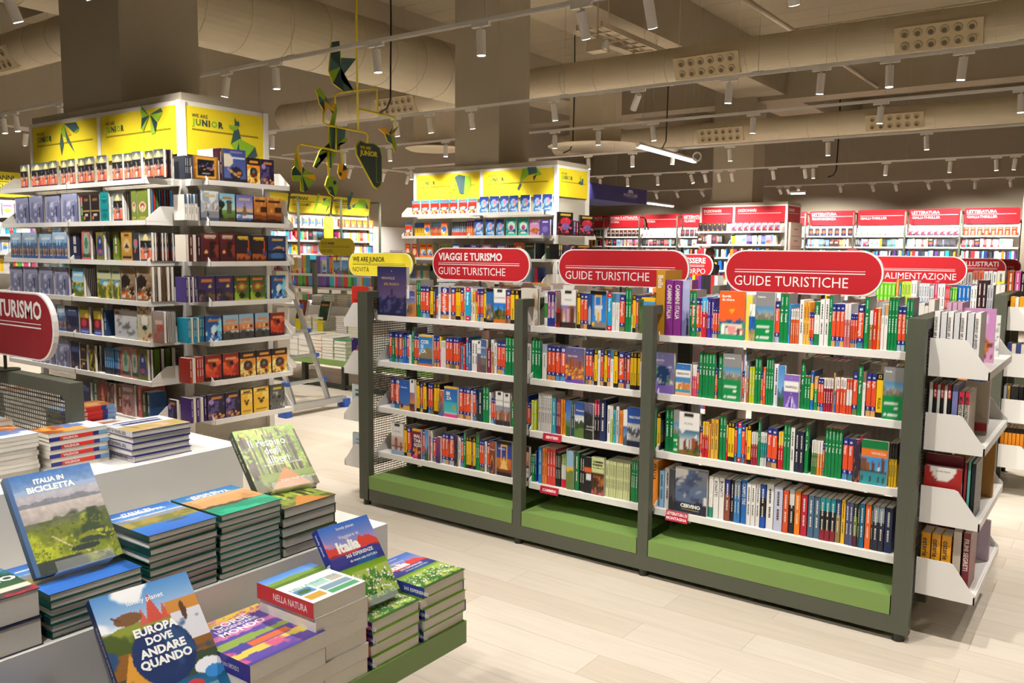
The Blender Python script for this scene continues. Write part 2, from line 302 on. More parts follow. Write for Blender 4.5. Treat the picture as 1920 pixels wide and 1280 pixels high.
for i,(p0,p1,z,lab) in enumerate((((-6.62,12.5),(-6.83,15.2),3.42,'white linear LED bar hanging near the large round diffuser'),((-12.1,23.4),(-12.22,25.6),3.2,'white linear LED bar hanging below the dark blue sign'),((-7.75,23.6),(-7.35,23.6),3.35,'short white LED bar beside the far column'))):
    a=Vector((*p0,z)); b=Vector((*p1,z)); t=thing('led_bar',lab,'lamp',tuple(a)); d=b-a; m=MB(); m.cyl((0,0,.02),tuple(d+Vector((0,0,.02))),.045,n=4); part('bar_housing',m,'white_plastic',t)
    m=MB(); n=d.cross(Vector((0,0,1))).normalized()*.035; m.quad(tuple(-n+Vector((0,0,-.03))),tuple(n+Vector((0,0,-.03))),tuple(n+d+Vector((0,0,-.03))),tuple(-n+d+Vector((0,0,-.03)))); part('light_strip',m,'led_bar',t)
    m=MB(); [m.cyl(tuple(d*f+Vector((0,0,.04))),tuple(d*f+Vector((0,0,2.6))),.003,n=5) for f in (.06,.94)]; part('hanging_wire',m,'alu',t)
t=thing('sensor_ring','small white ring shaped sensor hanging beside the linear LED bar','sensor',(-5.9,13.2,3.27)); m=MB(); m.tube([(.07*math.cos(a),0,.07*math.sin(a)) for a in np.linspace(0,2*PI,25)],.012); part('ring',m,'white_plastic',t,smooth=True); m=MB(); m.cyl((0,0,.07),(0,0,2.9),.002,n=5); part('hanging_wire',m,'alu',t)
# ------------------------------------------------------------------ bookcases
WH='eeebe6'
def bracket(mb,x,sx,d,z,hh=.145,front=1):
    # white side plate at local x; depth axis y from 0 (front lip) to d (back)
    th=.004*sx; P=[(0,0),(d,0),(d,hh),(d*.44,hh),(d*.38,hh-.006),(.02,.062),(0,.045)]
    mb.prism([(y,zz) for y,zz in P],lambda u,v,t:(x+t,u,z+v),0,th)
def shelf_part(parent,x0,x1,d,z,br=(1,1),lip=.036,mt='powder_white'):
    # local frame of the case: x along, y depth (0 = lip), z up; z = underside of the lip
    m=MB(); m.box(x0,0,z,x1,.006,z+lip-.001); m.box(x0,0.006,z+lip-.008,x1,d,z+lip-.001); s=part('shelf',m,mt,parent)
    for side,x,sx in ((0,x0+.001,1),(1,x1-.001,-1)):
        if br[side]:
            b=MB(); bracket(b,x,sx,d,z); part('shelf_bracket',b,mt,s)
    return s
def slots(m,x,y0,z0,z1,axis='x',sgn=-1,col='55524c',pitch=.05):
    z=z0
    while z<z1:
        for dx in (-.009,.009):
            if axis=='x': m.box(x+dx-.002,y0-.0006*(sgn<0),z,x+dx+.002,y0+.0006*(sgn>0),z+.018,col)
            else: m.box(y0-.0006*(sgn<0),x+dx-.002,z,y0+.0006*(sgn>0),x+dx+.002,z+.018,col)
        z+=pitch
def panel(parent,name,mt,o,u,v):
    me=bpy.data.meshes.new(name); o,u,v=Vector(o),Vector(u),Vector(v); me.from_pydata([tuple(o),tuple(o+u),tuple(o+u+v),tuple(o+v)],[],[(0,1,2,3)]); me.materials.append(MAT[mt])
    uv=me.uv_layers.new(name='UVMap')
    for i,c in enumerate([(0,0),(u.length,0),(u.length,v.length),(0,v.length)]): uv.data[i].uv=c
    n=u.cross(v).normalized()*.0015; 
    return obj(name,me,parent)
SHZ=[.337+.307*i for i in range(7)]
# pill sign standing on a stem
def pill(loc,wd,ht,top,bot,label,col='bb1f28',tcol='f4f0ee',rot=0,stem=.09,lines=True,cat='sign',edge='f3f0ec',ts=1.0,group='pill-shaped section signs on stems',txt2=None,hook=False,al='l',ink2=None):
    t=thing('section_sign',label,cat,loc,(0,0,rot),group); P=rounded(wd,ht,ht*.485); th=.018
    m=MB(); m.prism(P,lambda u,v,t_:(u-wd/2,t_,v),0,th,edge,side=edge); part('sign_board',m,'matte_print',t)
    m=MB(); Q=[((x-wd/2)*(1-.008/wd*2)+wd/2,(y-ht/2)*(1-.012/ht)+ht/2) for x,y in P]
    for yy,s in ((-.0006,1),(th+.0006,-1)):
        m.add([(x-wd/2,yy,y) for x,y in Q],[tuple(range(len(Q))) if s>0 else tuple(range(len(Q)-1,-1,-1))],col)
    part('sign_face',m,'matte_print',t)
    m=MB(); x0=-wd/2+ht*.25; W=wd-ht*.5; U=(1,0,0); V=(0,0,1); e=-.0012; ax=x0 if al=='l' else wd/2-ht*.33
    def T(tx,z,size,b,mw): m.text(tx,(ax,e,z),U,V,size,tcol,bold=b,sx=.93,maxw=mw,align=al)
    if top: T(top,ht*.62,ht*.2*ts,.028,W)
    if lines:
        for zz,hh in ((.535,.012),(.475,.02)): m.box(x0,e,ht*zz,x0+W*.96,e+.0003,ht*(zz+hh),tcol)
    if bot: T(bot,ht*.17,ht*.21*ts,.0,W*.93)
    if m.n: part('lettering',m,'matte_print',t)
    if stem:
        m=MB(); m.cyl((0,th/2,-stem),(0,th/2,.01),.006,n=10); m.cyl((0,th/2,-stem),(0,th/2,-stem+.006),.05,n=20); part('stem',m,'black_steel',t)
    return t
# ---- dark green-grey double sided bookcase
def gondola(Y0,posts,label,z_top=1.43,sh=True,depth=.93,endcap=True,g=None,seat=True):
    t=thing('bookcase',label,'bookcase',(0,Y0,0),group=g); c=depth/2
    for i,x in enumerate(posts):
        xa,xb=x-.03,x+.03
        if i==0: xa,xb=x-.05,x+.04
        if i==len(posts)-1: xa,xb=x-.03,x+.045
        for y in (0,depth-.05):
            m=MB(); m.box(xa,y,.035,xb,y+.05,z_top); m.box((xa+xb)/2-.0015,y-.0004,.035,(xa+xb)/2+.0015,y,z_top,'22231d'); part('post',m,'powder_dark',t)
        m=MB(); m.box(xa,.05,z_top-.045,xb,depth-.05,z_top); part('top_rail',m,'powder_dark',t)
        m=MB(); m.box(x-.035,c-.02,.035,x+.035,c+.02,z_top-.045); part('spine_post',m,'powder_dark',t)
        f=MB(); [f.cyl((x,y,0),(x,y,.04),.025,n=12) for y in (.025,depth-.025)]; part('levelling_foot',f,'black_steel',t)
        if i in (0,len(posts)-1):
            panel(t,'mesh_panel','mesh_dark',(x,.05,.05),(0,c-.07,0),(0,0,z_top-.1)); panel(t,'mesh_panel','mesh_dark',(x,c+.02,.05),(0,c-.07,0),(0,0,z_top-.1))
    for a,b in zip(posts,posts[1:]):
        for y0,y1 in ((0,.012),(depth-.012,depth)):
            m=MB(); m.box(a+.03,y0,.035,b-.03,y1,.113); part('plinth',m,'powder_dark',t)
        if seat:
            m=MB(); m.box(a+.035,.0,.115,b-.035,.4,.2); part('plinth_board',m,'lacquer_green',t)
            m=MB(); m.box(a+.035,depth-.4,.115,b-.035,depth,.2); part('plinth_board',m,'lacquer_green',t)
        m=MB(); m.box(a+.035,c-.006,.2,b-.035,c+.006,.52); part('back_panel',m,'powder_dark',t)
        if sh:
            for z in (GZ if sh is True else sh):
                s=MB(); x0,x1=a+.012,b-.012; shelf_part_at(t,x0,x1,.10,.335,z-.035)
                shelf_part_back(t,x0,x1,depth-.10,.335,z-.035)
    return t
GZ=[1.275-.3085*i for i in range(4)]
def shelf_part_at(t,x0,x1,y,d,z):
    m=MB(); m.box(x0,y,z,x1,y+.006,z+.034); m.box(x0,y+.006,z+.026,x1,y+d,z+.034); s=part('shelf',m,'powder_white',t)
    for x,sx in ((x0+.001,1),(x1-.001,-1)):
        b=MB(); b.T=Matrix.Translation((0,y,0)); bracket(b,x,sx,d,z); part('shelf_bracket',b,'powder_white',s)
def shelf_part_back(t,x0,x1,y,d,z):
    m=MB(); m.box(x0,y-.006,z,x1,y,z+.034); m.box(x0,y-d,z+.026,x1,y-.006,z+.034); s=part('shelf',m,'powder_white',t)
    for x,sx in ((x0+.001,1),(x1-.001,-1)):
        b=MB(); b.T=Matrix.Translation((0,y,0))@Matrix.Scale(-1,4,(0,1,0)); bracket(b,x,sx,d,z); part('shelf_bracket',b,'powder_white',s)
def endcap(t,x,Y0,Y1,dirx,zs,d=.235):
    # shelves hung on the end of a bookcase; t = its Empty (at y offset); dirx +1 = toward +x
    for z in zs:
        m=MB(); a,b=sorted((x,x+dirx*d)); m.box(a+.007,Y0+.005,z+.026,b-.007,Y1-.005,z+.0335); xx=x+dirx*d; p,q=sorted((xx,xx-dirx*.006)); m.box(p,Y0,z,q,Y1,z+.034); s=part('end_shelf',m,'powder_white',t)
        for y,sy in ((Y0,1),(Y1,-1)):
            b=MB(); b.T=Matrix(((0,-dirx,0,x+dirx*d),(1,0,0,y),(0,0,1,0),(0,0,0,1))); bracket(b,0,sy*1,d,z,hh=.165); part('shelf_bracket',b,'powder_white',s)
PX=[-4.055,-2.80,-1.985,-.73]
TRAVEL=gondola(3.9,PX,'green-plinthed grey steel bookcase full of travel guides under three red signs',g='grey steel bookcases')
EZ=[.205,.53,.855,1.18]
endcap(TRAVEL,-.685,.10,.895,1,EZ); endcap(TRAVEL,-4.105,.10,.895,-1,EZ,.25)
COOK=gondola(6.72,PX,'grey steel bookcase with the ALIMENTAZIONE sign, behind the travel bookcase',g='grey steel bookcases'); endcap(COOK,-.685,.10,.895,1,EZ)
ILLUS=gondola(9.6,PX,'grey steel bookcase with the ILLUSTRATI sign, third row back',g='grey steel bookcases',z_top=1.36,sh=[1.25]); 
MANAG=gondola(12.6,[-4.05,-2.8,-1.95,-.7],'grey steel bookcase with the MANAGEMENT sign, fourth row back',g='grey steel bookcases',z_top=1.36,sh=[1.25])
pill((-3.45,4.36,1.505),.81,.215,'VIAGGI E TURISMO','GUIDE TURISTICHE','red pill sign VIAGGI E TURISMO above the mesh end of the travel bookcase',ts=1.1)
pill((-2.405,4.36,1.5),.86,.215,None,'GUIDE TURISTICHE','red pill sign GUIDE TURISTICHE above the narrow middle bay of the travel bookcase',ts=1.1)
pill((-1.368,4.36,1.495),.8,.222,None,'GUIDE TURISTICHE','red pill sign GUIDE TURISTICHE above the end-shelf bay of the travel bookcase',ts=1.1)
pill((-1.41,7.18,1.475),.81,.215,None,'ALIMENTAZIONE','dark red pill sign ALIMENTAZIONE on the second row of bookcases',ts=1.1,al='r')
pill((-3.43,7.18,1.475),.81,.215,'BENESSERE','MENTE E CORPO','dark red pill sign BENESSERE on the second row of bookcases',ts=1.1,al='r')
pill((-1.45,10.0,1.455),.81,.215,'LIBRI ILLUSTRATI',None,'dark red pill sign ILLUSTRATI on the third row of bookcases',ts=1.1,al='r')
pill((-1.6,13.05,1.44),.81,.215,None,'MANAGEMENT','dark red pill sign MANAGEMENT on the fourth row of bookcases',ts=1.1,al='r')
pill((-3.405,1.422,1.297),.81,.242,'VIAGGI E TURISMO',None,'dark red pill sign VIAGGI E TURISMO on the divider of the stepped table',stem=.06,ts=1.25,al='r',col='8f2029')  # shade on its unlit front is put into this darker red
pill((-9.05,8.2,1.62),.72,.24,'10-13 ANNI','ESPLORO','olive yellow pill sign ESPLORO above the kids shelf behind the ladder',col='c2b020',tcol='3a3a1a',edge='c9b72a',ts=.85)
pill((-6.55,6.55,1.42),.95,.25,'WE ARE JUNIOR','NOVITÀ','yellow pill sign NOVITÀ with JUNIOR logo, behind the red atlas',col='e2d233',tcol='26260f',edge='f1eccf',ts=1.0)
pill((-7.6,7.9,1.47),.62,.2,'WE ARE JUNIOR','NOVITÀ','smaller olive NOVITÀ sign behind the larger yellow one',col='c9b728',tcol='26260f',edge='d8c940')
# shelf-edge labels on the travel bookcase
for x,z,wd,ht,tx,lab in ((-2.685,GZ[2]-.04,.125,.042,['SENTIERI'],'small red shelf label SENTIERI under the hiking maps'),(-2.70,GZ[3]-.045,.125,.042,['CAMMINI'],'small red shelf label CAMMINI under the walking guides'),(-1.90,GZ[3]-.05,.125,.055,['LETTERATURA DI','MONTAGNA'],'small red shelf label LETTERATURA DI MONTAGNA under the mountain books')):
    t=thing('shelf_label',lab,'label',(x,3.99,z),(R(-14),0,0),'red labels clipped to the shelf edges'); m=MB(); m.box(0,-.002,0,wd,0,ht,'b8203a'); part('card',m,'matte_print',t)
    m=MB(); [m.text(s,(wd/2,-.0026,ht*(.32 if len(tx)==1 else (.58-.42*i))),(1,0,0),(0,0,1),ht*(.36 if len(tx)==1 else .26),'f4e8e8','c',.03,maxw=wd*.92) for i,s in enumerate(tx)]; part('lettering',m,'matte_print',t)
    m=MB(); m.box(-.003,-.001,ht,wd+.006,.03,ht+.002); part('clear_holder',m,'acrylic',t)
# ---- white shelving towers round the columns
JY,JL,JD='ecd32b','8ab82e','3f5a5c'
def polys(mb,pl,fn):
    for col,pts in pl: mb.add([fn(x,z) for x,z in pts],[tuple(range(len(pts)))],{'l':JL,'d':JD,'y':'e0b020','k':'2c4143'}.get(col,col))
ORIG={'elephant':[('l',[(.52,.98),(.57,.62),(.49,.70),(.47,.86)]),('d',[(.52,.98),(.7,.97),(.74,.82),(.66,.74)]),('d',[(.47,.80),(.5,.5),(.46,.24),(.44,.52)]),('d',[(.52,.9),(.6,.55),(.66,.28),(.55,.58)]),('y',[(.54,.92),(.62,.7),(.57,.68)]),('l',[(.66,.76),(.74,.86),(.73,.76),(.68,.72)])],
'butterfly':[('d',[(.56,1.12),(.67,.86),(.58,1.02)]),('l',[(.56,1.05),(.67,.86),(.57,.83)]),('k',[(.57,.83),(.67,.86),(.56,.6)]),('l',[(.56,.6),(.67,.86),(.59,.55)]),('d',[(.68,.88),(.82,.98),(.84,.90)]),('l',[(.68,.88),(.84,.88),(.78,.72)]),('k',[(.68,.88),(.77,.7),(.74,.48)]),('l',[(.68,.88),(.74,.48),(.69,.46)])],
'fox':[('d',[(.61,.90),(.64,.80),(.66,.84),(.67,.78),(.67,.72),(.61,.72)]),('l',[(.53,.72),(.66,.73),(.63,.62),(.54,.63)]),('d',[(.6,.62),(.66,.66),(.69,.45),(.55,.31)]),('l',[(.55,.31),(.67,.45),(.62,.15)]),('d',[(.66,.42),(.67,-.02),(.6,-.02)]),('l',[(.67,.45),(.88,.32),(.78,.1),(.67,.1)]),('d',[(.88,.32),(.91,.12),(.84,.04),(.77,.12)]),('d',[(.77,.12),(.97,-.16),(.78,-.1)])],
'bigelephant':[('d',[(.62,.86),(.68,.95),(.78,.88),(.76,.2),(.7,.22)]),('l',[(.55,.66),(.64,.86),(.62,.36),(.56,.42)]),('l',[(.76,.9),(.86,.84),(.87,.55),(.8,.15),(.76,.2)]),('l',[(.63,.05),(.66,.45),(.69,.35),(.67,0)]),('l',[(.80,.2),(.86,.3),(.84,.02),(.81,.02)]),('l',[(.5,.33),(.52,.5),(.58,.3),(.54,.27)])],
'trunk':[('d',[(.64,1.06),(.76,1.06),(.78,.85),(.66,.78)]),('l',[(.57,1.02),(.66,1.04),(.66,.78),(.53,.5)]),('d',[(.5,.32),(.54,.52),(.56,.46),(.52,.24)]),('l',[(.76,1.06),(.84,.78),(.74,.72)]),('k',[(.72,.72),(.77,.78),(.73,.56)])],
'bird':[('l',[(.72,.86),(.8,.6),(.72,.62)]),('d',[(.66,.56),(.84,.74),(.84,.5),(.76,.48)])]}
def header(parent,o,u,wd,ht,animal,seed,n):
    # yellow header board; o lower-left corner, u along, n outward
    o=Vector(o);u=Vector(u);n=Vector(n); m=MB(); T=Matrix((u,-n,Vector((0,0,1)))).transposed().to_4x4(); T.translation=o; m.T=T
    m.box(0,0,0,wd,.012,ht,JY); h=part('header_board',m,'matte_print',parent)
    m=MB(); m.T=T; e=-.0015
    m.text('WE ARE',(wd*.07,e,ht*.78),(1,0,0),(0,0,1),ht*.075,'33402a',bold=.01)
    x=wd*.07
    for i,ch in enumerate('JUNIOR'):
        _,_,W=glyphs(ch,.05); m.text(ch,(x,e,ht*.62),(1,0,0),(0,0,1),ht*.125,[JL if i in (0,4) else '2c4143','5f8a2e','2c4143','2c4143',JL,'2c4143'][i],bold=.05); x+=W*ht*.125+ht*.028
    for zz in (.535,.515): m.box(wd*.07,e,ht*zz,wd*.93,e+.0003,ht*(zz+.008),'3a3c10')
    part('lettering',m,'matte_print',h)
    m=MB(); m.T=T; polys(m,ORIG[animal],lambda a,b:(a*wd,-.003-.004*((a*37)%1),b*ht)); part('paper_animal',m,'matte_print',h,label='green and teal folded-paper animal cut-out')
def tower(cx,cy,bays,rw,label,heads,g,rear=0):
    # corner of the two seen faces at (cx,cy); front face runs toward -x, end face toward +y
    t=thing('shelving_tower',label,'shelving tower',(cx,cy,0),group=g); xs=[0]; 
    for b in bays: xs.append(xs[-1]-b)
    for i,x in enumerate(xs):
        m=MB(); a,b=(x-.05,x) if i==0 else (x-.025,x+.025)
        m.box(a,0,0,b,.05,2.83); slots(m,(a+b)/2,0,.1,2.42) if i<2 else None
        if i==0: slots(m,.025,0,.1,2.42,'y',1)
        part('post',m,['powder_white'],t)
    m=MB(); m.box(-.05,rw-.025,0,0,rw+.025,2.83); slots(m,rw,0,.1,2.42,'y',1); part('post',m,'powder_white',t)
    for i,b in enumerate(bays):
        x1,x0=xs[i]-.025,xs[i+1]+.025
        if i==0:x1=-.05
        panel(t,'mesh_panel','mesh_light',(x0,.035,.1),(x1-x0,0,0),(0,0,2.32))
        m=MB(); m.box(x0,.012,2.795,x1,.03,2.83); m.box(x0,.02,.0,x1,.04,.1); part('frame_bar',m,'powder_white',t)
        header(t,(x0+.004,.005,2.425),(1,0,0),x1-x0-.008,.37,heads[i+1],i,(0,-1,0))
        for z in SHZ:
            m=MB(); s0,s1=xs[i+1]+.002,xs[i]-.002
            if i==0:s1=-.03
            T=Matrix.Translation((0,-.29,0)); m.T=T; m.box(s0,0,z,s1,.006,z+.037); m.box(s0,.006,z+.029,s1,.3,z+.037); s=part('shelf',m,'powder_white',t)
            for x,sx in ((s0+.001,1),(s1-.001,-1)):
                q=MB(); q.T=T; bracket(q,x,sx,.3,z); part('shelf_bracket',q,'powder_white',s)
    panel(t,'mesh_panel','mesh_light',(-.035,.05,.1),(0,rw-.075,0),(0,0,2.32))
    m=MB(); m.box(-.03,.05,2.795,-.012,rw-.025,2.83); m.box(-.04,.05,.0,-.02,rw-.025,.12); part('frame_bar',m,'powder_white',t)
    header(t,(-.005,.054,2.425),(0,1,0),rw-.083,.37,heads[0],3,(1,0,0))
    for z in (SHZ if not rear else SHZ[:rear]):
        m=MB(); T=Matrix(((0,-1,0,.29),(1,0,0,0),(0,0,1,0),(0,0,0,1))); m.T=T; m.box(.03,0,z,rw,.006,z+.037); m.box(.03,.006,z+.029,rw,.3,z+.037); s=part('shelf',m,'powder_white',t)
        for x,sx in ((.031,1),(rw-.001,-1)):
            q=MB(); q.T=T; bracket(q,x,sx,.3,z); part('shelf_bracket',q,'powder_white',s)
    L=-xs[-1]; m=MB(); m.box(-L-.02,.03,2.83,-.02,rw+.02,2.89); part('fascia',m,'taupe_paint',t)
    m=MB(); m.box(-L,rw+.026,0,-.05,rw+.036,2.83); part('rear_panel',m,'powder_white',t)
    for z in SHZ[1:6]:
        m=MB(); m.box(-.9,rw+.04,z,-.06,rw+.32,z+.037); s=part('shelf',m,'powder_white',t)
        q=MB(); q.T=Matrix(((1,0,0,0),(0,-1,0,rw+.32),(0,0,1,0),(0,0,0,1))); bracket(q,-.064,-1,.28,z); part('shelf_bracket',q,'powder_white',s)
    return t
tower(-5.955,3.837,[1.19,1.21],.80,'white shelving tower with yellow headers round the first column, by the ladder',['fox','butterfly','elephant'],'yellow-headed white shelving towers')
tower(-6.155,9.41,[1.26,1.25],.80,'white shelving tower with yellow headers round the second column, behind the red signs',['bird','trunk','bigelephant'],'yellow-headed white shelving towers',5)
# ------------------------------------------------------------------ printed cover pictures (colour grids)
def vnoise(ny,nx,sc,seed):
    g=np.random.default_rng(seed); out=np.zeros((ny,nx)); amp=1.; tot=0; s=sc
    for _ in range(4):
        k=int(s)+2; L=g.random((k+1,k+1)); y=np.linspace(0,s,ny); x=np.linspace(0,s*.8,nx); yi=y.astype(int); xi=x.astype(int); fy=(y-yi)[:,None]; fx=(x-xi)[None]; fy=fy*fy*(3-2*fy); fx=fx*fx*(3-2*fx)
        a=L[np.ix_(yi,xi)];b=L[np.ix_(yi,xi+1)];c=L[np.ix_(yi+1,xi)];d=L[np.ix_(yi+1,xi+1)]
        out+=amp*((a*(1-fx)+b*fx)*(1-fy)+(c*(1-fx)+d*fx)*fy); tot+=amp; amp*=.55; s*=2
    return out/tot
def h3(h): return np.array([int(h[i:i+2],16)/255 for i in (0,2,4)])
def paint(cmds,ny,nx,seed=1):
    im=np.ones((ny,nx,3))*.8; Y=np.linspace(0,1,ny)[:,None]; X=np.linspace(0,1,nx)[None]; asp=(ny/nx); g=np.random.default_rng(seed); k=0
    for cmd in cmds.split(';'):
        p=cmd.split(); k+=1
        if not p: continue
        o=p[0]
        if o=='g': im[:]=h3(p[1])*(1-Y[...,None])+h3(p[2])*Y[...,None]
        elif o=='b':
            y0,y1=float(p[1]),float(p[2]); c0=h3(p[3]); c1=h3(p[4]) if len(p)>4 else c0; t=np.clip((Y-y0)/(y1-y0),0,1)[...,None]
            mk=((Y>=y0)&(Y<=y1))[...,None]; im[:]=np.where(mk,c0*(1-t)+c1*t,im)
        elif o=='r': x0,y0,x1,y1=map(float,p[1:5]); im[(Y>=y0)&(Y<=y1)&(X>=x0)&(X<=x1)]=h3(p[5])
        elif o=='m':
            y,a,f=map(float,p[1:4]); n=vnoise(2,nx,f,seed*7+k)[0]; im[(Y>=(y-a*(n-.5)*2)[None])]=h3(p[4])
        elif o=='n': a=float(p[1]); im*= (1+a*(vnoise(ny,nx,float(p[2]) if len(p)>2 else 8,seed+k)-.5)*2)[...,None]
        elif o=='f':
            y0,y1,s,th=map(float,(p[1],p[2],p[4],p[5])); n=vnoise(ny,nx,s,seed*3+k); t=np.clip((n-th)*12,0,1)*((Y>=y0)&(Y<=y1)); im[:]=im*(1-t[...,None])+h3(p[3])*t[...,None]
        elif o=='s':
            c=h3(p[1]); 
            for _ in range(int(p[2])):
                x=g.random(); y=float(p[3])+g.random()*(float(p[4])-float(p[3])); r=float(p[5])*(.5+g.random()); im[((X-x)**2+((Y-y)*asp)**2)<r*r]=c*(.75+.5*g.random())
        elif o=='o':
            x,y,rx,ry=map(float,p[1:5]); im[((X-x)/rx)**2+((Y-y)/ry)**2<1]=h3(p[5])
        elif o=='k':
            c=h3(p[1])
            for _ in range(int(p[2])):
                x=g.random(); w_=float(p[5]) if len(p)>5 else .04; y0=float(p[3])+g.random()*.2; im[(X>x-w_/2)&(X<x+w_/2)&(Y>y0)&(Y<float(p[4]))]=c*(.7+.5*g.random())
        elif o=='t':
            x,y0,y1,w_=map(float,p[1:5]); hw=w_*np.clip((Y-y0)/(y1-y0),0,1); im[(np.abs(X-x)<hw)&(Y>y0)&(Y<y1)]=h3(p[5])
        elif o=='l':
            x0,y0,x1,y1,w_=map(float,p[1:6]); dx,dy=x1-x0,(y1-y0)*asp; t=np.clip(((X-x0)*dx+(Y-y0)*asp*dy)/(dx*dx+dy*dy),0,1); d=np.hypot(X-x0-t*dx,(Y-y0)*asp-t*dy); im[d<w_]=h3(p[6])
    return slin(np.clip(im,0,1))
DK='b 0 .42 efedea;r .3 .03 .7 .09 2a2624;'
LPB='r .08 .8 .36 .95 2b3382;'
NG='r .3 .12 .72 .17 f2b91a;r .3 .12 .35 .62 f2b91a;r .67 .12 .72 .62 f2b91a;r .3 .58 .72 .63 f2b91a;'
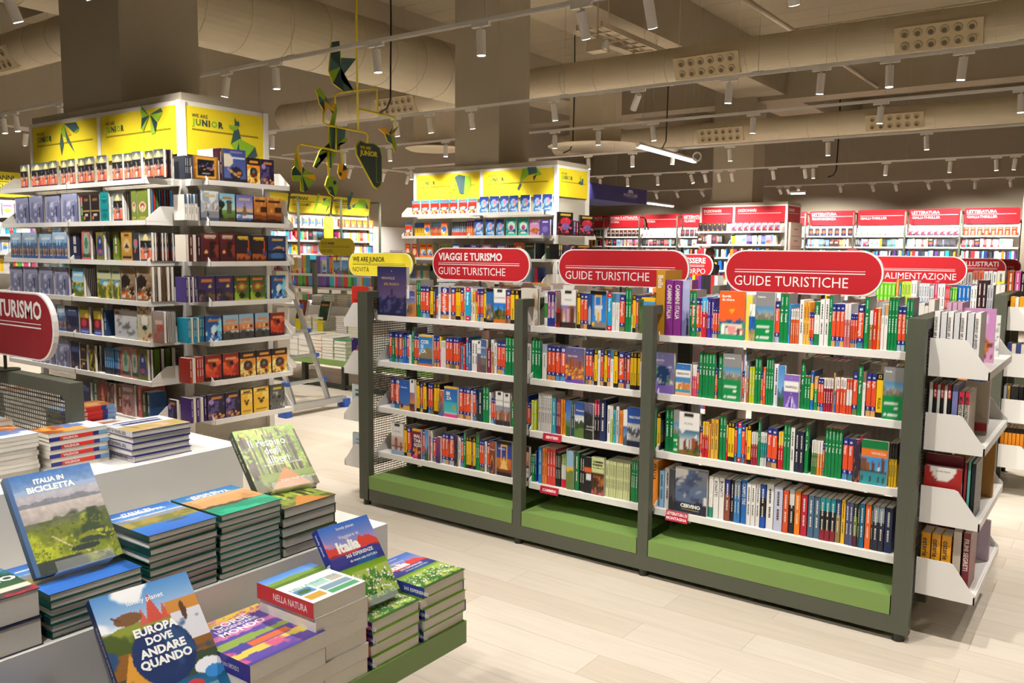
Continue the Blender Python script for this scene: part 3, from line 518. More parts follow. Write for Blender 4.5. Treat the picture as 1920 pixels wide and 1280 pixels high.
ART=dict(navycity='g 33325c 8a6a8c;m .62 .05 9 2c2c4e;t .5 .45 .62 .06 2a2a4a;s 4a4a78 30 .6 .95 .05;b .93 1 2a2a4a',
dkharbour=DK+'b .42 .7 4a78a8 d8a070;k 7a4a3a 8 .55 .75 .1;b .75 1 2a4060 c07a40',lphouses='b 0 .45 3a3f9a 8a86c0;b .45 1 c87a3a;k e8a050 9 .45 .9 .1;k 7a4a2a 6 .5 .9 .06',
ngrock='b 0 .1 1c1a1a;b .1 1 2f6aa8 3a70b0;m .45 .15 3 5a5658;s 8a8480 20 .5 .9 .08;o .3 .86 .14 .05 f0c020;b .94 1 1c1a1a',
dkcali=DK+'b .42 .68 1f6fd0 6aa8e0;m .64 .06 4 8a6a3a;s 4a5a2a 20 .62 .9 .08;b .9 1 c8702a;k 2a2a1c 3 .5 .8 .04',polarbear='g d8cfc0 e6e0d8;f 0 1 b89a80 4 .55;o .6 .42 .17 .14 f4f0e8;o .62 .62 .2 .24 efe8de;o .66 .38 .03 .02 3a3a3a;r .0 .8 .2 .92 2b3382',
redphoto='g 8a7a70 6a2018;r .2 .45 .9 .6 b02020;b .6 1 4a1a14 6a2a1a',dkparis=DK+'b .42 .75 8a78b8 e0b0a0;k 8a5a3a 14 .42 1 .16;b .86 1 3a2a24;r .42 .5 .62 .85 c8a0c0',bluearch='g 2a4a8a 3a5a78;o .5 .6 .3 .3 a8b8c8;b .85 1 2a2a3a',
nglisbon='b 0 .1 1c1a1a;b .1 .9 1f78d0 3a90e0;'+NG+'r .36 .42 .7 .78 d8d4d0;o .53 .68 .09 .14 e0a830;r .3 .38 .76 .44 e4e0dc;b .8 .92 8a8078;b .92 1 1c1a1a;o .15 .85 .12 .06 f0c020',greenphoto='g 3a5a3a 5a6a3a;n .5 6',panorama='b 0 .1 f5c518;b .1 .5 3a90d8 8ac0e8;b .5 .8 c8b088;m .6 .08 5 6a7a5a;b .86 1 2a6ac0',
cammini='g aeb0d8 9a9ac8;m .55 .12 3 8a8ab8;m .72 .1 2 6a6a98;t .82 .55 1 .22 1c1c28;o .7 .62 .05 .09 1c1c28;r .12 .05 .9 .16 b4b4dc',borghi='g f0652a f0652a;m .6 .08 6 2a5a8a;m .66 .05 5 1f9a6a;r .08 .66 .92 .9 e8d8c8;k d87a6a 6 .66 .9 .1;k 2a3a5a 5 .7 .9 .08;k f4ece0 6 .68 .9 .07;o .5 .4 .07 .04 f0b820;o .5 .8 .16 .1 e89a98',
yellowplain='g f2dc5a f0d840',bluetown='b 0 .32 e8e4dc;b .32 1 1f5aa8 2a6ab8;m .7 .1 6 a89060;n .4 8',touring='b 0 .28 8a8a8a 8c8c8c;b .28 .53 4a88b8 a8b8b8;m .42 .1 4 7a746a;s 8a8474 18 .44 .53 .06;b .28 .29 b03040;b .53 1 0f8a48 0f8a48;r .1 .58 .85 .6 d8e8dc;r .1 .63 .7 .65 d8e8dc;r .1 .68 .78 .7 d8e8dc;o .16 .91 .07 .035 f0f0f0;r .28 .9 .8 .925 e8f0e8;r .6 .77 .78 .79 e8f0e8',
corsica='b 0 .08 f0c020;b .08 .6 2a78c8 6ab0e0;m .5 .3 2 8a7a5a;b .75 .92 1f4a8a 2a6ab0;b .92 1 e8702a',dkdublin=DK+'b .42 1 5a6a8a 8a4a4a',lpdublin='b 0 .5 3a5a98 6a88b8;m .55 .08 4 7a6a60;b .75 1 5a5050;'+LPB,lpusa='g 5a5a98 c8703a;k a85028 9 .2 .8 .1;s e8a040 30 .5 .85 .05;b .9 1 6a4aa0;'+LPB,mondo='g 7a78a8 9a88c0;o .5 .56 .36 .24 2a4a7a;f .34 .78 7a9a5a 6 .58;f .34 .78 e0e4e8 9 .62;b .82 1 8a70c8',
genova='b 0 .2 2f6ab0 3a78c0;b .2 .42 f0eeea;b .42 .6 4a8ac0;m .6 .12 5 d87a3a;k f0c080 12 .55 .8 .09;b .8 .92 2a9ab0;b .9 1 e8b090',bluephoto='g 4a8ad0 a8c8e8;m .6 .2 3 4a6a8a;m .8 .1 4 3a5a3a',napoli='b 0 .2 8a6ac0;b .2 .5 f0eeea;b .5 1 6a4aa8 7a60b8;t .5 .55 1 .4 b8a8d8;t .5 .6 1 .2 5a3a98;k e8e0f4 6 .7 1 .03',
lpgiamaica='g 2a58b0 4a80c0;m .75 .15 3 8a5a3a;b .85 1 e0b060;'+LPB,dksunset=DK+'b .42 .75 8a6ab0 e88a3a;b .75 1 3a2a4a 8a4a2a',orangephoto='g d86a3a 4a6a9a;n .4 6',ibiza='b 0 .08 f0c020;b .08 .5 2a68b8 3a80c8;b .5 .85 2ab0b8 5ac8c8;o .75 .66 .12 .08 c8905a;b .9 1 e04a90',dklisbon=DK+'b .42 .7 8a9ab8 c8a890;k a86a4a 10 .5 .9 .12;b .85 1 3a3438',bluealps='g 2a60b8 8ab0d8;m .5 .2 3 5a7a5a;m .75 .1 4 3a5a2a',weekend='b 0 .35 2a4a90 3a5aa0;m .45 .12 4 d8e0e8;m .55 .1 5 3a4a30;m .75 .06 5 5a7a3a',darkmount='g 6a6a8a 3a3a4a;m .25 .12 5 2a2c30;m .6 .2 3 24281f;n .3 6',whitealps='b 0 .45 eeeae6;b .45 1 3a6aa8 b8c8d8;m .75 .1 4 4a5a6a',aosta='b 0 .4 1f4a9a 2a58a8;m .45 .18 7 4a4e58;m .7 .12 4 a8aaa8;f .45 .85 d8dcdc 7 .6;b .86 1 16203a',rockface='g 4a5a7a 8a8a88;n .5 7',
dkroma=DK+'b .42 .65 3a6a8a b8c0c8;f .42 .6 e0e0e0 5 .55;k 8a4a2a 14 .58 .95 .09;b .88 1 7a5a2a;s 4a5a2a 12 .85 1 .06',darkphoto='g 3a2a4a 2a2a30;f 0 1 a85a3a 6 .62',venezia='b 0 .2 0f7a3f;b .2 .36 e8782a;b .36 1 3a90d0 4aa8d8;k 6a4030 9 .38 1 .07;r 0 .4 .22 1 7a4a34;r .2 .5 .34 1 8a5a3a;o .7 .62 .05 .05 d8d8e0;b .66 .72 4a4040;b .72 1 2a8a9a 3a9aa0;k 3a3028 8 .75 .95 .03',dklondon=DK+'b .42 .75 d8c8c0 c8a090;r .3 .5 .5 .85 a86a58;t .4 .42 .55 .1 8a4a3a;r .7 .6 .88 .85 a86a58;b .7 .74 7a5048;b .85 1 9ab0c8',malta='b 0 .08 f0c020;b .08 1 7a1a3a 5a1a3a;s d88a3a 10 .6 .9 .09;r 0 .9 .6 .96 e04a90',purplephoto='g a8486a 3a2a6a;n .3 5',lpoman='g 9a4a28 6a2a1a;o .5 .7 .3 .28 d88a4a;o .5 .74 .2 .22 4a2414;'+LPB,ngparis='b 0 .1 1c1a1a;b .1 .5 2a3a90 3a48a0;b .5 .9 d87a2a b85a1a;'+NG+'t .5 .45 .8 .3 f0c878;b .8 .9 7a3a1a;b .9 1 1c1a1a',ngparis2='b 0 .14 1c1a1a;b .14 .6 e8a888 d8987a;k 4a3a34 5 .38 .6 .04;b .56 .62 4a3430;b .62 .92 ece9e4;b .9 1 2a2826',yellowfield='b 0 .4 8ab0c8;b .4 .7 d8b030;b .7 1 4a5a2a;m .5 .05 4 6a7a3a',blackbook='g 1c1c1e 1c1c1e;b .3 .4 d8602a;r .3 .46 .95 .62 d8dce0',cammforest='b 0 .42 c6cf92;b .42 1 4a2a1a 5a3a2a;k 2a1a12 10 .42 .85 .05;f .5 1 a8642a 6 .55;s c05a6a 8 .85 1 .05',greyphoto='g 3a3a40 5a5a60;m .7 .2 3 2a2a2c',
cervino='g b8b4ae a8a6a4;f 0 .9 6a6e78 3 .5;m .3 .22 3 5a6a88;l .55 .1 .3 .5 .14 4a5a7a;f .1 .7 3a4660 6 .56;f .2 .7 c8c4c0 8 .66;m .74 .05 3 23293a;b .8 1 23293a 20263a;r .88 .6 1 .78 d8d8d8',
coralhand='b 0 .3 3a4a5a d8c890;o .5 .2 .22 .13 f0dca0;b .3 .55 23262c 2a2a30;s c8b890 14 .32 .5 .02;o .5 .6 .34 .08 8a7a78;t .2 .5 1 .3 e8684a;t .75 .55 1 .3 d85a44;b .62 .7 3a3c48;f .6 .95 f08a68 5 .5;b .92 1 2a2c3c',lilacbox='g a4a8cc 6e7294;k 8488b0 7 .12 .95 .09;k 5c6088 6 .3 .8 .07;f 0 1 c6c8e0 6 .62;r 0 0 .05 1 c4c8ea;r .95 0 1 1 3a3f80',darkgold='g 3a2a2a 23222a;o .5 .2 .3 .06 8a6a3a;b .6 .62 c89a4a;r .3 .7 .7 .74 d8d0c0;r .3 .78 .7 .82 b8b0a0;o .2 .86 .12 .06 d87a2a',tealcover='g 1f9a9e 1a8a90;o .5 .25 .34 .12 147074;r .2 .2 .8 .26 3ab8b8;r .15 .6 .85 .66 147074;o .5 .82 .3 .1 147074',greenemblem='g 7a8a3a 74843a;o .5 .58 .34 .16 d8c8a0;o .5 .55 .2 .11 b03a40;o .5 .6 .1 .06 e8dcc0;r .25 .9 .75 .94 c8a84a',
bluebox='b 0 .4 bcd8f0 8ab4dc;b .4 .62 4a6a9a 5a7aa0;b .62 .85 d8a878 8a6a5a;k 3a4a78 9 .5 1 .07;k a8c8e8 5 .1 .5 .05;b .9 1 3a5a98;r .15 .18 .85 .3 e8f0f8',roseoval='g c87a72 b86a64;o .5 .48 .36 .38 8ab8a0;o .5 .42 .2 .2 5a7a6a;m .8 .04 6 4a5a4a;o .3 .85 .06 .06 2a2a2a;o .62 .86 .06 .06 2a2a2a;b .93 1 b86a64',olivearch='g 7a7438 6a6a34;o .5 .5 .34 .36 3a3f7a;b .62 .8 5a5a90;o .5 .7 .2 .06 c85a3a;o .5 .35 .12 .06 a8b8e0;b .86 1 6a6a34',tanmap='g c89a4a b8873a;o .5 .5 .34 .22 d8b878;t .5 .42 .6 .3 3a3468;r .1 .84 .9 .92 2a2a3a;r .3 .1 .7 .18 6a4a2a',darkpink='g 3a3a3f 2f3034;o .5 .4 .3 .18 8a8a88;o .55 .36 .2 .1 d85a7a;o .4 .65 .14 .08 c04a6a',
skycar='b 0 .5 6ab8e0 b8dcec;r .1 .2 .9 .3 d8eef6;b .5 1 6a7a2a 5a6a24;f .5 1 c8b83a 7 .52;o .5 .68 .3 .07 3fb0d8;o .62 .74 .2 .05 9ad0e4',olivecar='b 0 .42 a8b8a0 c8c898;b .42 1 6a7030 4a5a24;f .45 1 c8b848 7 .55;o .5 .5 .38 .08 5aa0b8;o .6 .56 .2 .06 d8e0d8;r .1 .16 .9 .24 5a6a4a',brownstreet='g a08a70 7a5a3c;f 0 .5 c8b090 5 .5;o .3 .45 .34 .2 2a2320;k 3a2a20 7 .5 .9 .07;s e8c8a0 14 .55 .9 .04;s e86a2a 6 .75 .95 .06;r .05 .84 .3 .95 d8d0c8',navybox='g 2a3358 20264a;r .1 .2 .9 .35 4a5a88;m .75 .08 5 3a3a5a;f .5 1 8a6a5a 6 .62',redolive='b 0 .4 6a6a24 a8942a;o .75 .35 .2 .1 e8b83a;b .4 .8 8a1f2a 7a2028;o .45 .6 .3 .14 c84a5a;b .8 1 4a58b0;r .1 .88 .9 .95 b8c0f0',blackwhite='b 0 .2 1a1a1c;b .2 1 d8d8d8 c0c2c6;o .12 .28 .1 .05 c03040;f .2 1 6a6a70 6 .58',creamoval='g d8d0b0 c8c098;o .5 .45 .34 .26 b8b0a0;o .5 .4 .24 .16 ece8dc;o .5 .62 .16 .08 2a2a2a;s a85a4a 10 0 .2 .05;s a85a4a 10 .75 1 .06',rosestation='g a89a98 8a6a60;r .2 .3 .9 .42 d8b8a8;f .4 1 b84a40 5 .55',olivegold='g 4a4420 2a2a18;f .2 1 d0b82a 5 .5;o .5 .75 .2 .1 1c1c14',redposter='g 8a3a3a 6a2a30;t .5 .1 .8 .3 d87a5a;f .5 1 4a2024 5 .5',darkposter='g 4a3038 6a4a3a;f 0 1 a8786a 5 .55',mauveplain='g 8a6a70 a87a78;o .4 .62 .3 .16 6a3a38;r .1 .1 .9 .25 c8b8c0;f .3 1 c89a94 5 .56',
purpledark='g 2a2440 221c30;o .2 .3 .16 .1 a88ac8;f .3 1 5a4a88 5 .52;s e8a05a 8 .75 .95 .07;r .2 .12 .85 .2 c8823a',goldframe='g b07a2a 7a4a18;r .1 .08 .9 .92 d8a040;r .18 .14 .82 .86 1c1a22;s c8783a 16 .35 .65 .04;s 3a5a9a 10 .3 .5 .04;r .35 .7 .65 .74 a8a8a8',bluemagic='g 3a4a8a 5a6aa8;o .12 .35 .3 .2 d8cdb8;o .55 .72 .3 .2 2a2438;l .2 .62 .7 .85 .03 d8b060;o .7 .72 .1 .06 c87a3a;r .3 .06 .85 .12 8a80a8;r .25 .24 .95 .28 d8dcec;b .88 1 2a2430',firecover='b 0 .3 2a1c1a 3a2418;b .3 1 e8902a f0b83a;f .3 1 f8ec9a 4 .54;o .5 .55 .3 .2 3a3430;o .5 .55 .12 .08 6a7a78;f .6 1 7a2a14 6 .6;r .2 .1 .85 .18 e0a04a',castlesky='g 8aa0b4 c8c8c4;f 0 .6 e0e4e4 4 .5;k c08a68 6 .35 .65 .05;m .7 .06 4 8a8a90;o .38 .78 .06 .09 1c1c24;b .9 1 4a5468;r .2 .1 .8 .19 d0c498',greentree='b 0 .6 7ac0dc c0e0d0;b .6 1 7aa04a 4a5a2a;t .08 .1 .95 .14 1c2620;o .12 .4 .22 .14 23302a;r .45 .3 .8 .72 5a5a4a;o .62 .3 .24 .06 4a4a3c;m .86 .05 4 4a4430;r .2 .1 .8 .18 c08a5a',violetrock='b 0 .5 6a6ac0 b8b0d8;b .5 .62 e8c080;b .62 1 3a5a98 5a7ab0;t .5 .28 .74 .2 8a6a58;f .7 .85 e8ecf4 5 .5;m .92 .03 4 2a2430;r .15 .1 .85 .2 c8b8a0',orangecliff='g d88a3a b06a30;f 0 .6 e8a85a 4 .5;m .7 .1 3 8a4a28;r .55 .35 1 .6 4a2818;m .88 .04 4 3a2418;r .1 .12 .9 .2 3a2420',
maroontower='g 6a2a2c 4a1c20;r .45 .28 .85 .85 2f1a1c;o .25 .66 .1 .06 f0b060;f .4 .9 8a3a2a 5 .56;r .15 .08 .85 .17 d8b8a0',darkorange='g 2a2430 3a2420;t .8 .1 .9 .1 c85a28;f .7 1 b8602a 5 .5;o .85 .72 .14 .1 4a4a78;r .1 .08 .8 .16 e0b83a;b .95 1 6a3018',navybridge='g 2a3f6a 2f5488;o .6 .52 .32 .09 d8a060;o .6 .55 .28 .07 2a4068;b .6 .68 1c2438;o .5 .8 .36 .14 4a78b0;r .2 .1 .85 .18 c8a860;b .9 1 1c2438',purplenight='g 3a2a58 4a3468;f .3 1 8a5a6a 4 .56;o .7 .4 .1 .06 d0c85a;f .5 1 2a2a38 5 .5;s 6a5a3a 10 .7 .95 .1;r .15 .13 .85 .22 b8703a',greendragon='g 3a4a20 5a7a2a;o .5 .45 .3 .15 c04a30;o .5 .45 .16 .08 a8b848;f .4 1 a8c83a 5 .54;o .5 .8 .2 .12 23241c;r .15 .12 .85 .2 c8783a;b .94 1 b8c83a',blueghost='g 1f4a8a 2a6ab0;f .1 1 8ad8f0 4 .54;o .5 .55 .18 .16 e0f4fa;f .5 1 e8f6fa 6 .58;o .65 .72 .1 .08 14203a;r .15 .15 .85 .23 b87a4a',skyfire='b 0 .35 8ab8d8 a8b8c0;b .35 .65 e89a5a c8785a;f .3 .6 f8d080 4 .5;m .7 .1 4 4a4a48;f .65 1 2f3430 5 .5;r .15 .18 .85 .27 d89060;o .8 .5 .1 .06 2a2a2a',redbattle='g 8a2018 a82a1a;f .2 .8 e86030 4 .5;o .55 .38 .14 .1 2a1414;f .6 1 d8482a 4 .52;m .85 .06 4 3a1416;r .15 .15 .85 .23 e0a070',yellowwing='g f0b020 f0c848;f 0 1 f8d868 3 .55;o .5 .58 .13 .08 4a2a18;o .35 .46 .1 .05 2a2018;o .65 .46 .1 .05 2a2018;r .2 .06 .8 .14 6a4a14;r .15 .86 .85 .9 8a5a14',greycover='g 4a4a48 6a6a66;f .3 1 c0c0ba 5 .54;r .2 .1 .8 .2 c8b83a;f .3 1 1c1c1c 6 .6',
redbluekid='b 0 .22 2a98d0 3aa8d8;b .22 .6 e0382a d83428;o .5 .68 .36 .16 e8e0d0;s 4a5a8a 8 .6 .95 .1;s f0b83a 6 .6 .95 .09;s d8402a 6 .75 1 .08;r .2 .06 .8 .14 e85a3a',bluefairy='g 2a3a8a 5a98d8;o .5 .42 .36 .22 8ac0f0;o .6 .36 .18 .12 d88ab8;f .3 1 b0d8f4 5 .54;o .6 .55 .14 .1 f0b8a0;r .2 .8 .8 .9 d8e4f8',orangekid='g e85a2a f0c030;o .5 .5 .4 .2 3a6ac0;s d8d0c0 8 .5 .9 .1',tealfairy='g 2a9a90 4ac0a8;o .5 .45 .36 .25 d8ecd8;o .5 .55 .2 .16 b84a98;s 3a2a68 6 .55 .85 .1;r .2 .82 .8 .9 e0f0e8',pinkfairy='g c88ac0 d8a0c8;o .5 .7 .36 .2 c8783a;r .2 .1 .8 .3 e0c0e4;s 8a4a2a 8 .6 .9 .08',violetfairy='g 5a4a9a 6a5aa8;r .2 .1 .8 .2 d8d0f0;o .5 .62 .3 .2 8a78c8',redkid='g d83428 c82a28;o .5 .6 .34 .26 e8c8a0;r .1 .1 .9 .2 f0d040',orangekid2='g f08a1f f07a1a;o .5 .62 .36 .2 c8d8e8;s 3a5a9a 6 .5 .85 .09;r .1 .12 .9 .26 d82a20',bluesmall='g 2a5ac0 4a80d0;r .1 .1 .9 .3 e8f0fa;o .5 .7 .3 .2 8ac0f0',rustcover='g b8502a a8482a;o .5 .4 .3 .18 d8d0c0;f .5 1 6a6a60 5 .54',darkgreencover='g 24382f 1f3028;f .3 1 3a8a68 4 .55;r .1 .15 .9 .26 b8783a',blackred='g 1c1618 201418;o .5 .42 .34 .2 b02838;o .5 .62 .26 .16 5a5a98;f .2 .9 d84a5a 6 .6;r .15 .08 .85 .14 b89a3a;b .9 1 3a1a1c')
ARTC={}
def art(name,ny=24,nx=17):
    k=(name,ny,nx)
    if k not in ARTC: ARTC[k]=paint(ART[name],ny,nx,sum(map(ord,name)))
    return ARTC[k]
# ------------------------------------------------------------------ books
PAGE='ebe6dc'
def lp_spine(m,w_,h,title,small=False,hard=0):
    # m already carries a frame in which the spine lies at x=0 facing -x; y across (0..w_), z up
    e=-.0003; cy=w_/2
    m.add([(e,cy+math.cos(a)*w_*.26,h*.9+math.sin(a)*w_*.26) for a in np.linspace(0,2*PI,9)[:-1]],[tuple(range(8))],'dfe2f4'); m.box(e-.0002,cy-w_*.04,h*.85,e,cy+w_*.04,h*.95,'2b3382')
    if title: spine_text(m,title,w_,h,.815,.60,'f7efe8',.5)
    else: scribble(m,w_,h,.80,.34,'f3d9cf')
    scribble(m,w_,h,.225,.06,'cfd3ee')
def spine_text(m,t,w_,h,top,span,col,k=.5,bold=.02):
    m.text(t,(-.0004,w_*(.5+k*.5),h*top),(0,0,-1),(0,-1,0),w_*k,col,bold=bold,maxw=h*span,sx=.9)
def scribble(m,w_,h,top,span,col,k=.3):
    # rows of tiny unreadable print
    z=h*top; e=-.0004; r=random.Random(int(w_*1e5)+int(top*100)); end=h*(top-span)
    while z>end:
        l=r.uniform(.004,.013); l=min(l,z-end+.001); m.quad((e,w_*(.5-k/2),z),(e,w_*(.5+k/2),z),(e,w_*(.5+k/2),z-l),(e,w_*(.5-k/2),z-l),col); z-=l+.0022
BK={}
def book_mesh(w_,h,th,front='8a8a8a',spine=((1,'8a8a8a'),),back=None,deco=None,key=None,edge=None,ny=24,nx=17,texts=(),pages_in=False,hard=.0022,pgc=None):
    """cover mesh and page block in the frame: front cover at y=0 facing -y, spine at x=0 facing -x, z up."""
    k=key or (round(w_,3),round(h,3),round(th,4),front,tuple(spine),deco,tuple(texts),back)
    if k in BK: return BK[k]
    m=MB(); t=hard; mid=spine[len(spine)//2][1]; ec=edge or mid
    if front in ART:
        m.grid((0,0,0),(w_,0,0),(0,0,h),art(front,ny,nx)); fc=mid
    else:
        fc=front; bands=front.split('|'); z=h
        for i,c in enumerate(bands): z1=h*(1-(i+1)/len(bands)); m.quad((0,0,z1),(w_,0,z1),(w_,0,z),(0,0,z),c); z=z1
    bc=back or mid
    z1=h
    # front board edges, back board, spine board
    m.add([(0,0,0),(w_,0,0),(w_,t,0),(0,t,0),(0,0,h),(w_,0,h),(w_,t,h),(0,t,h)],[(0,3,2,1),(4,5,6,7),(1,2,6,5),(2,3,7,6)],ec)
    m.box(0,th-t,0,w_,th,h,bc)
    for f,c in spine:
        z0=h*(1-f); m.quad((0,th,z0),(0,0,z0),(0,0,z1),(0,th,z1),c); z1=z0
    m.add([(0,t,0),(t,t,0),(t,th-t,0),(0,th-t,0),(0,t,h),(t,t,h),(t,th-t,h),(0,th-t,h)],[(0,3,2,1),(4,5,6,7),(1,2,6,5)],mid)
    if deco: deco(m,th,h)
    for a in texts: m.text(a[0],(a[1]*w_,-.0005,a[2]*h),(1,0,0),(0,0,1),a[3]*h,a[4],a[5] if len(a)>5 else 'l',a[6] if len(a)>6 else .01,maxw=w_*.9,sx=a[7] if len(a)>7 else 1)
    p=MB(); ins=.003 if h>.18 and hard>.002 else .001
    P=m if pages_in else p; P.box(t,t,ins,w_-ins,th-t,h-ins,pgc or PAGE,1 if pages_in else 0)
    if pages_in: BK[k]=(m.mesh('printed_cover',['print','paper']),None)
    else: BK[k]=(m.mesh('printed_cover','print'),p.mesh('page_block','paper'))
    return BK[k]
def put_book(name,bm,label,cat,loc,rot,group=None):
    o=thing(name,label,cat,loc,rot,group,bm[0])
    if bm[1]: obj('pages',bm[1],o)
    return o
CN=[('white','efece8'),('pale grey','c8c8c8'),('grey','8a8a8a'),('black','1c1b1c'),('charcoal','3a3c40'),('navy','26306a'),('blue','2a68c0'),('slate blue','4f6888'),('light blue','8ab8e0'),('sky blue','3fa8de'),('teal','1f8a94'),('green','1f8a48'),('olive','7a7a38'),('lime','b4c430'),('yellow','f2c81c'),('gold','c8963a'),('orange','ee7a2a'),('red','cf2a30'),('maroon','82222e'),('pink','d84a80'),('salmon','c86a60'),('purple','5c3488'),('lilac','a4a6d0'),('brown','6a4628'),('tan','c0a47a'),('cream','ece2c8')]
def cname(h):
    a=h3(h); return min(CN,key=lambda n:((a-h3(n[1]))**2*np.array([1,1.1,.9])).sum())[0]
AW={}
def artwords(n):
    s=ART[n]; cs=[p for c in s.split(';') for p in c.split() if len(p)==6 and all(q in '0123456789abcdef' for q in p)]
    r=[]
    for c in cs[:1]+cs[2:6]:
        x=cname(c)
        if x not in r: r.append(x)
    return ' and '.join(r[:2])
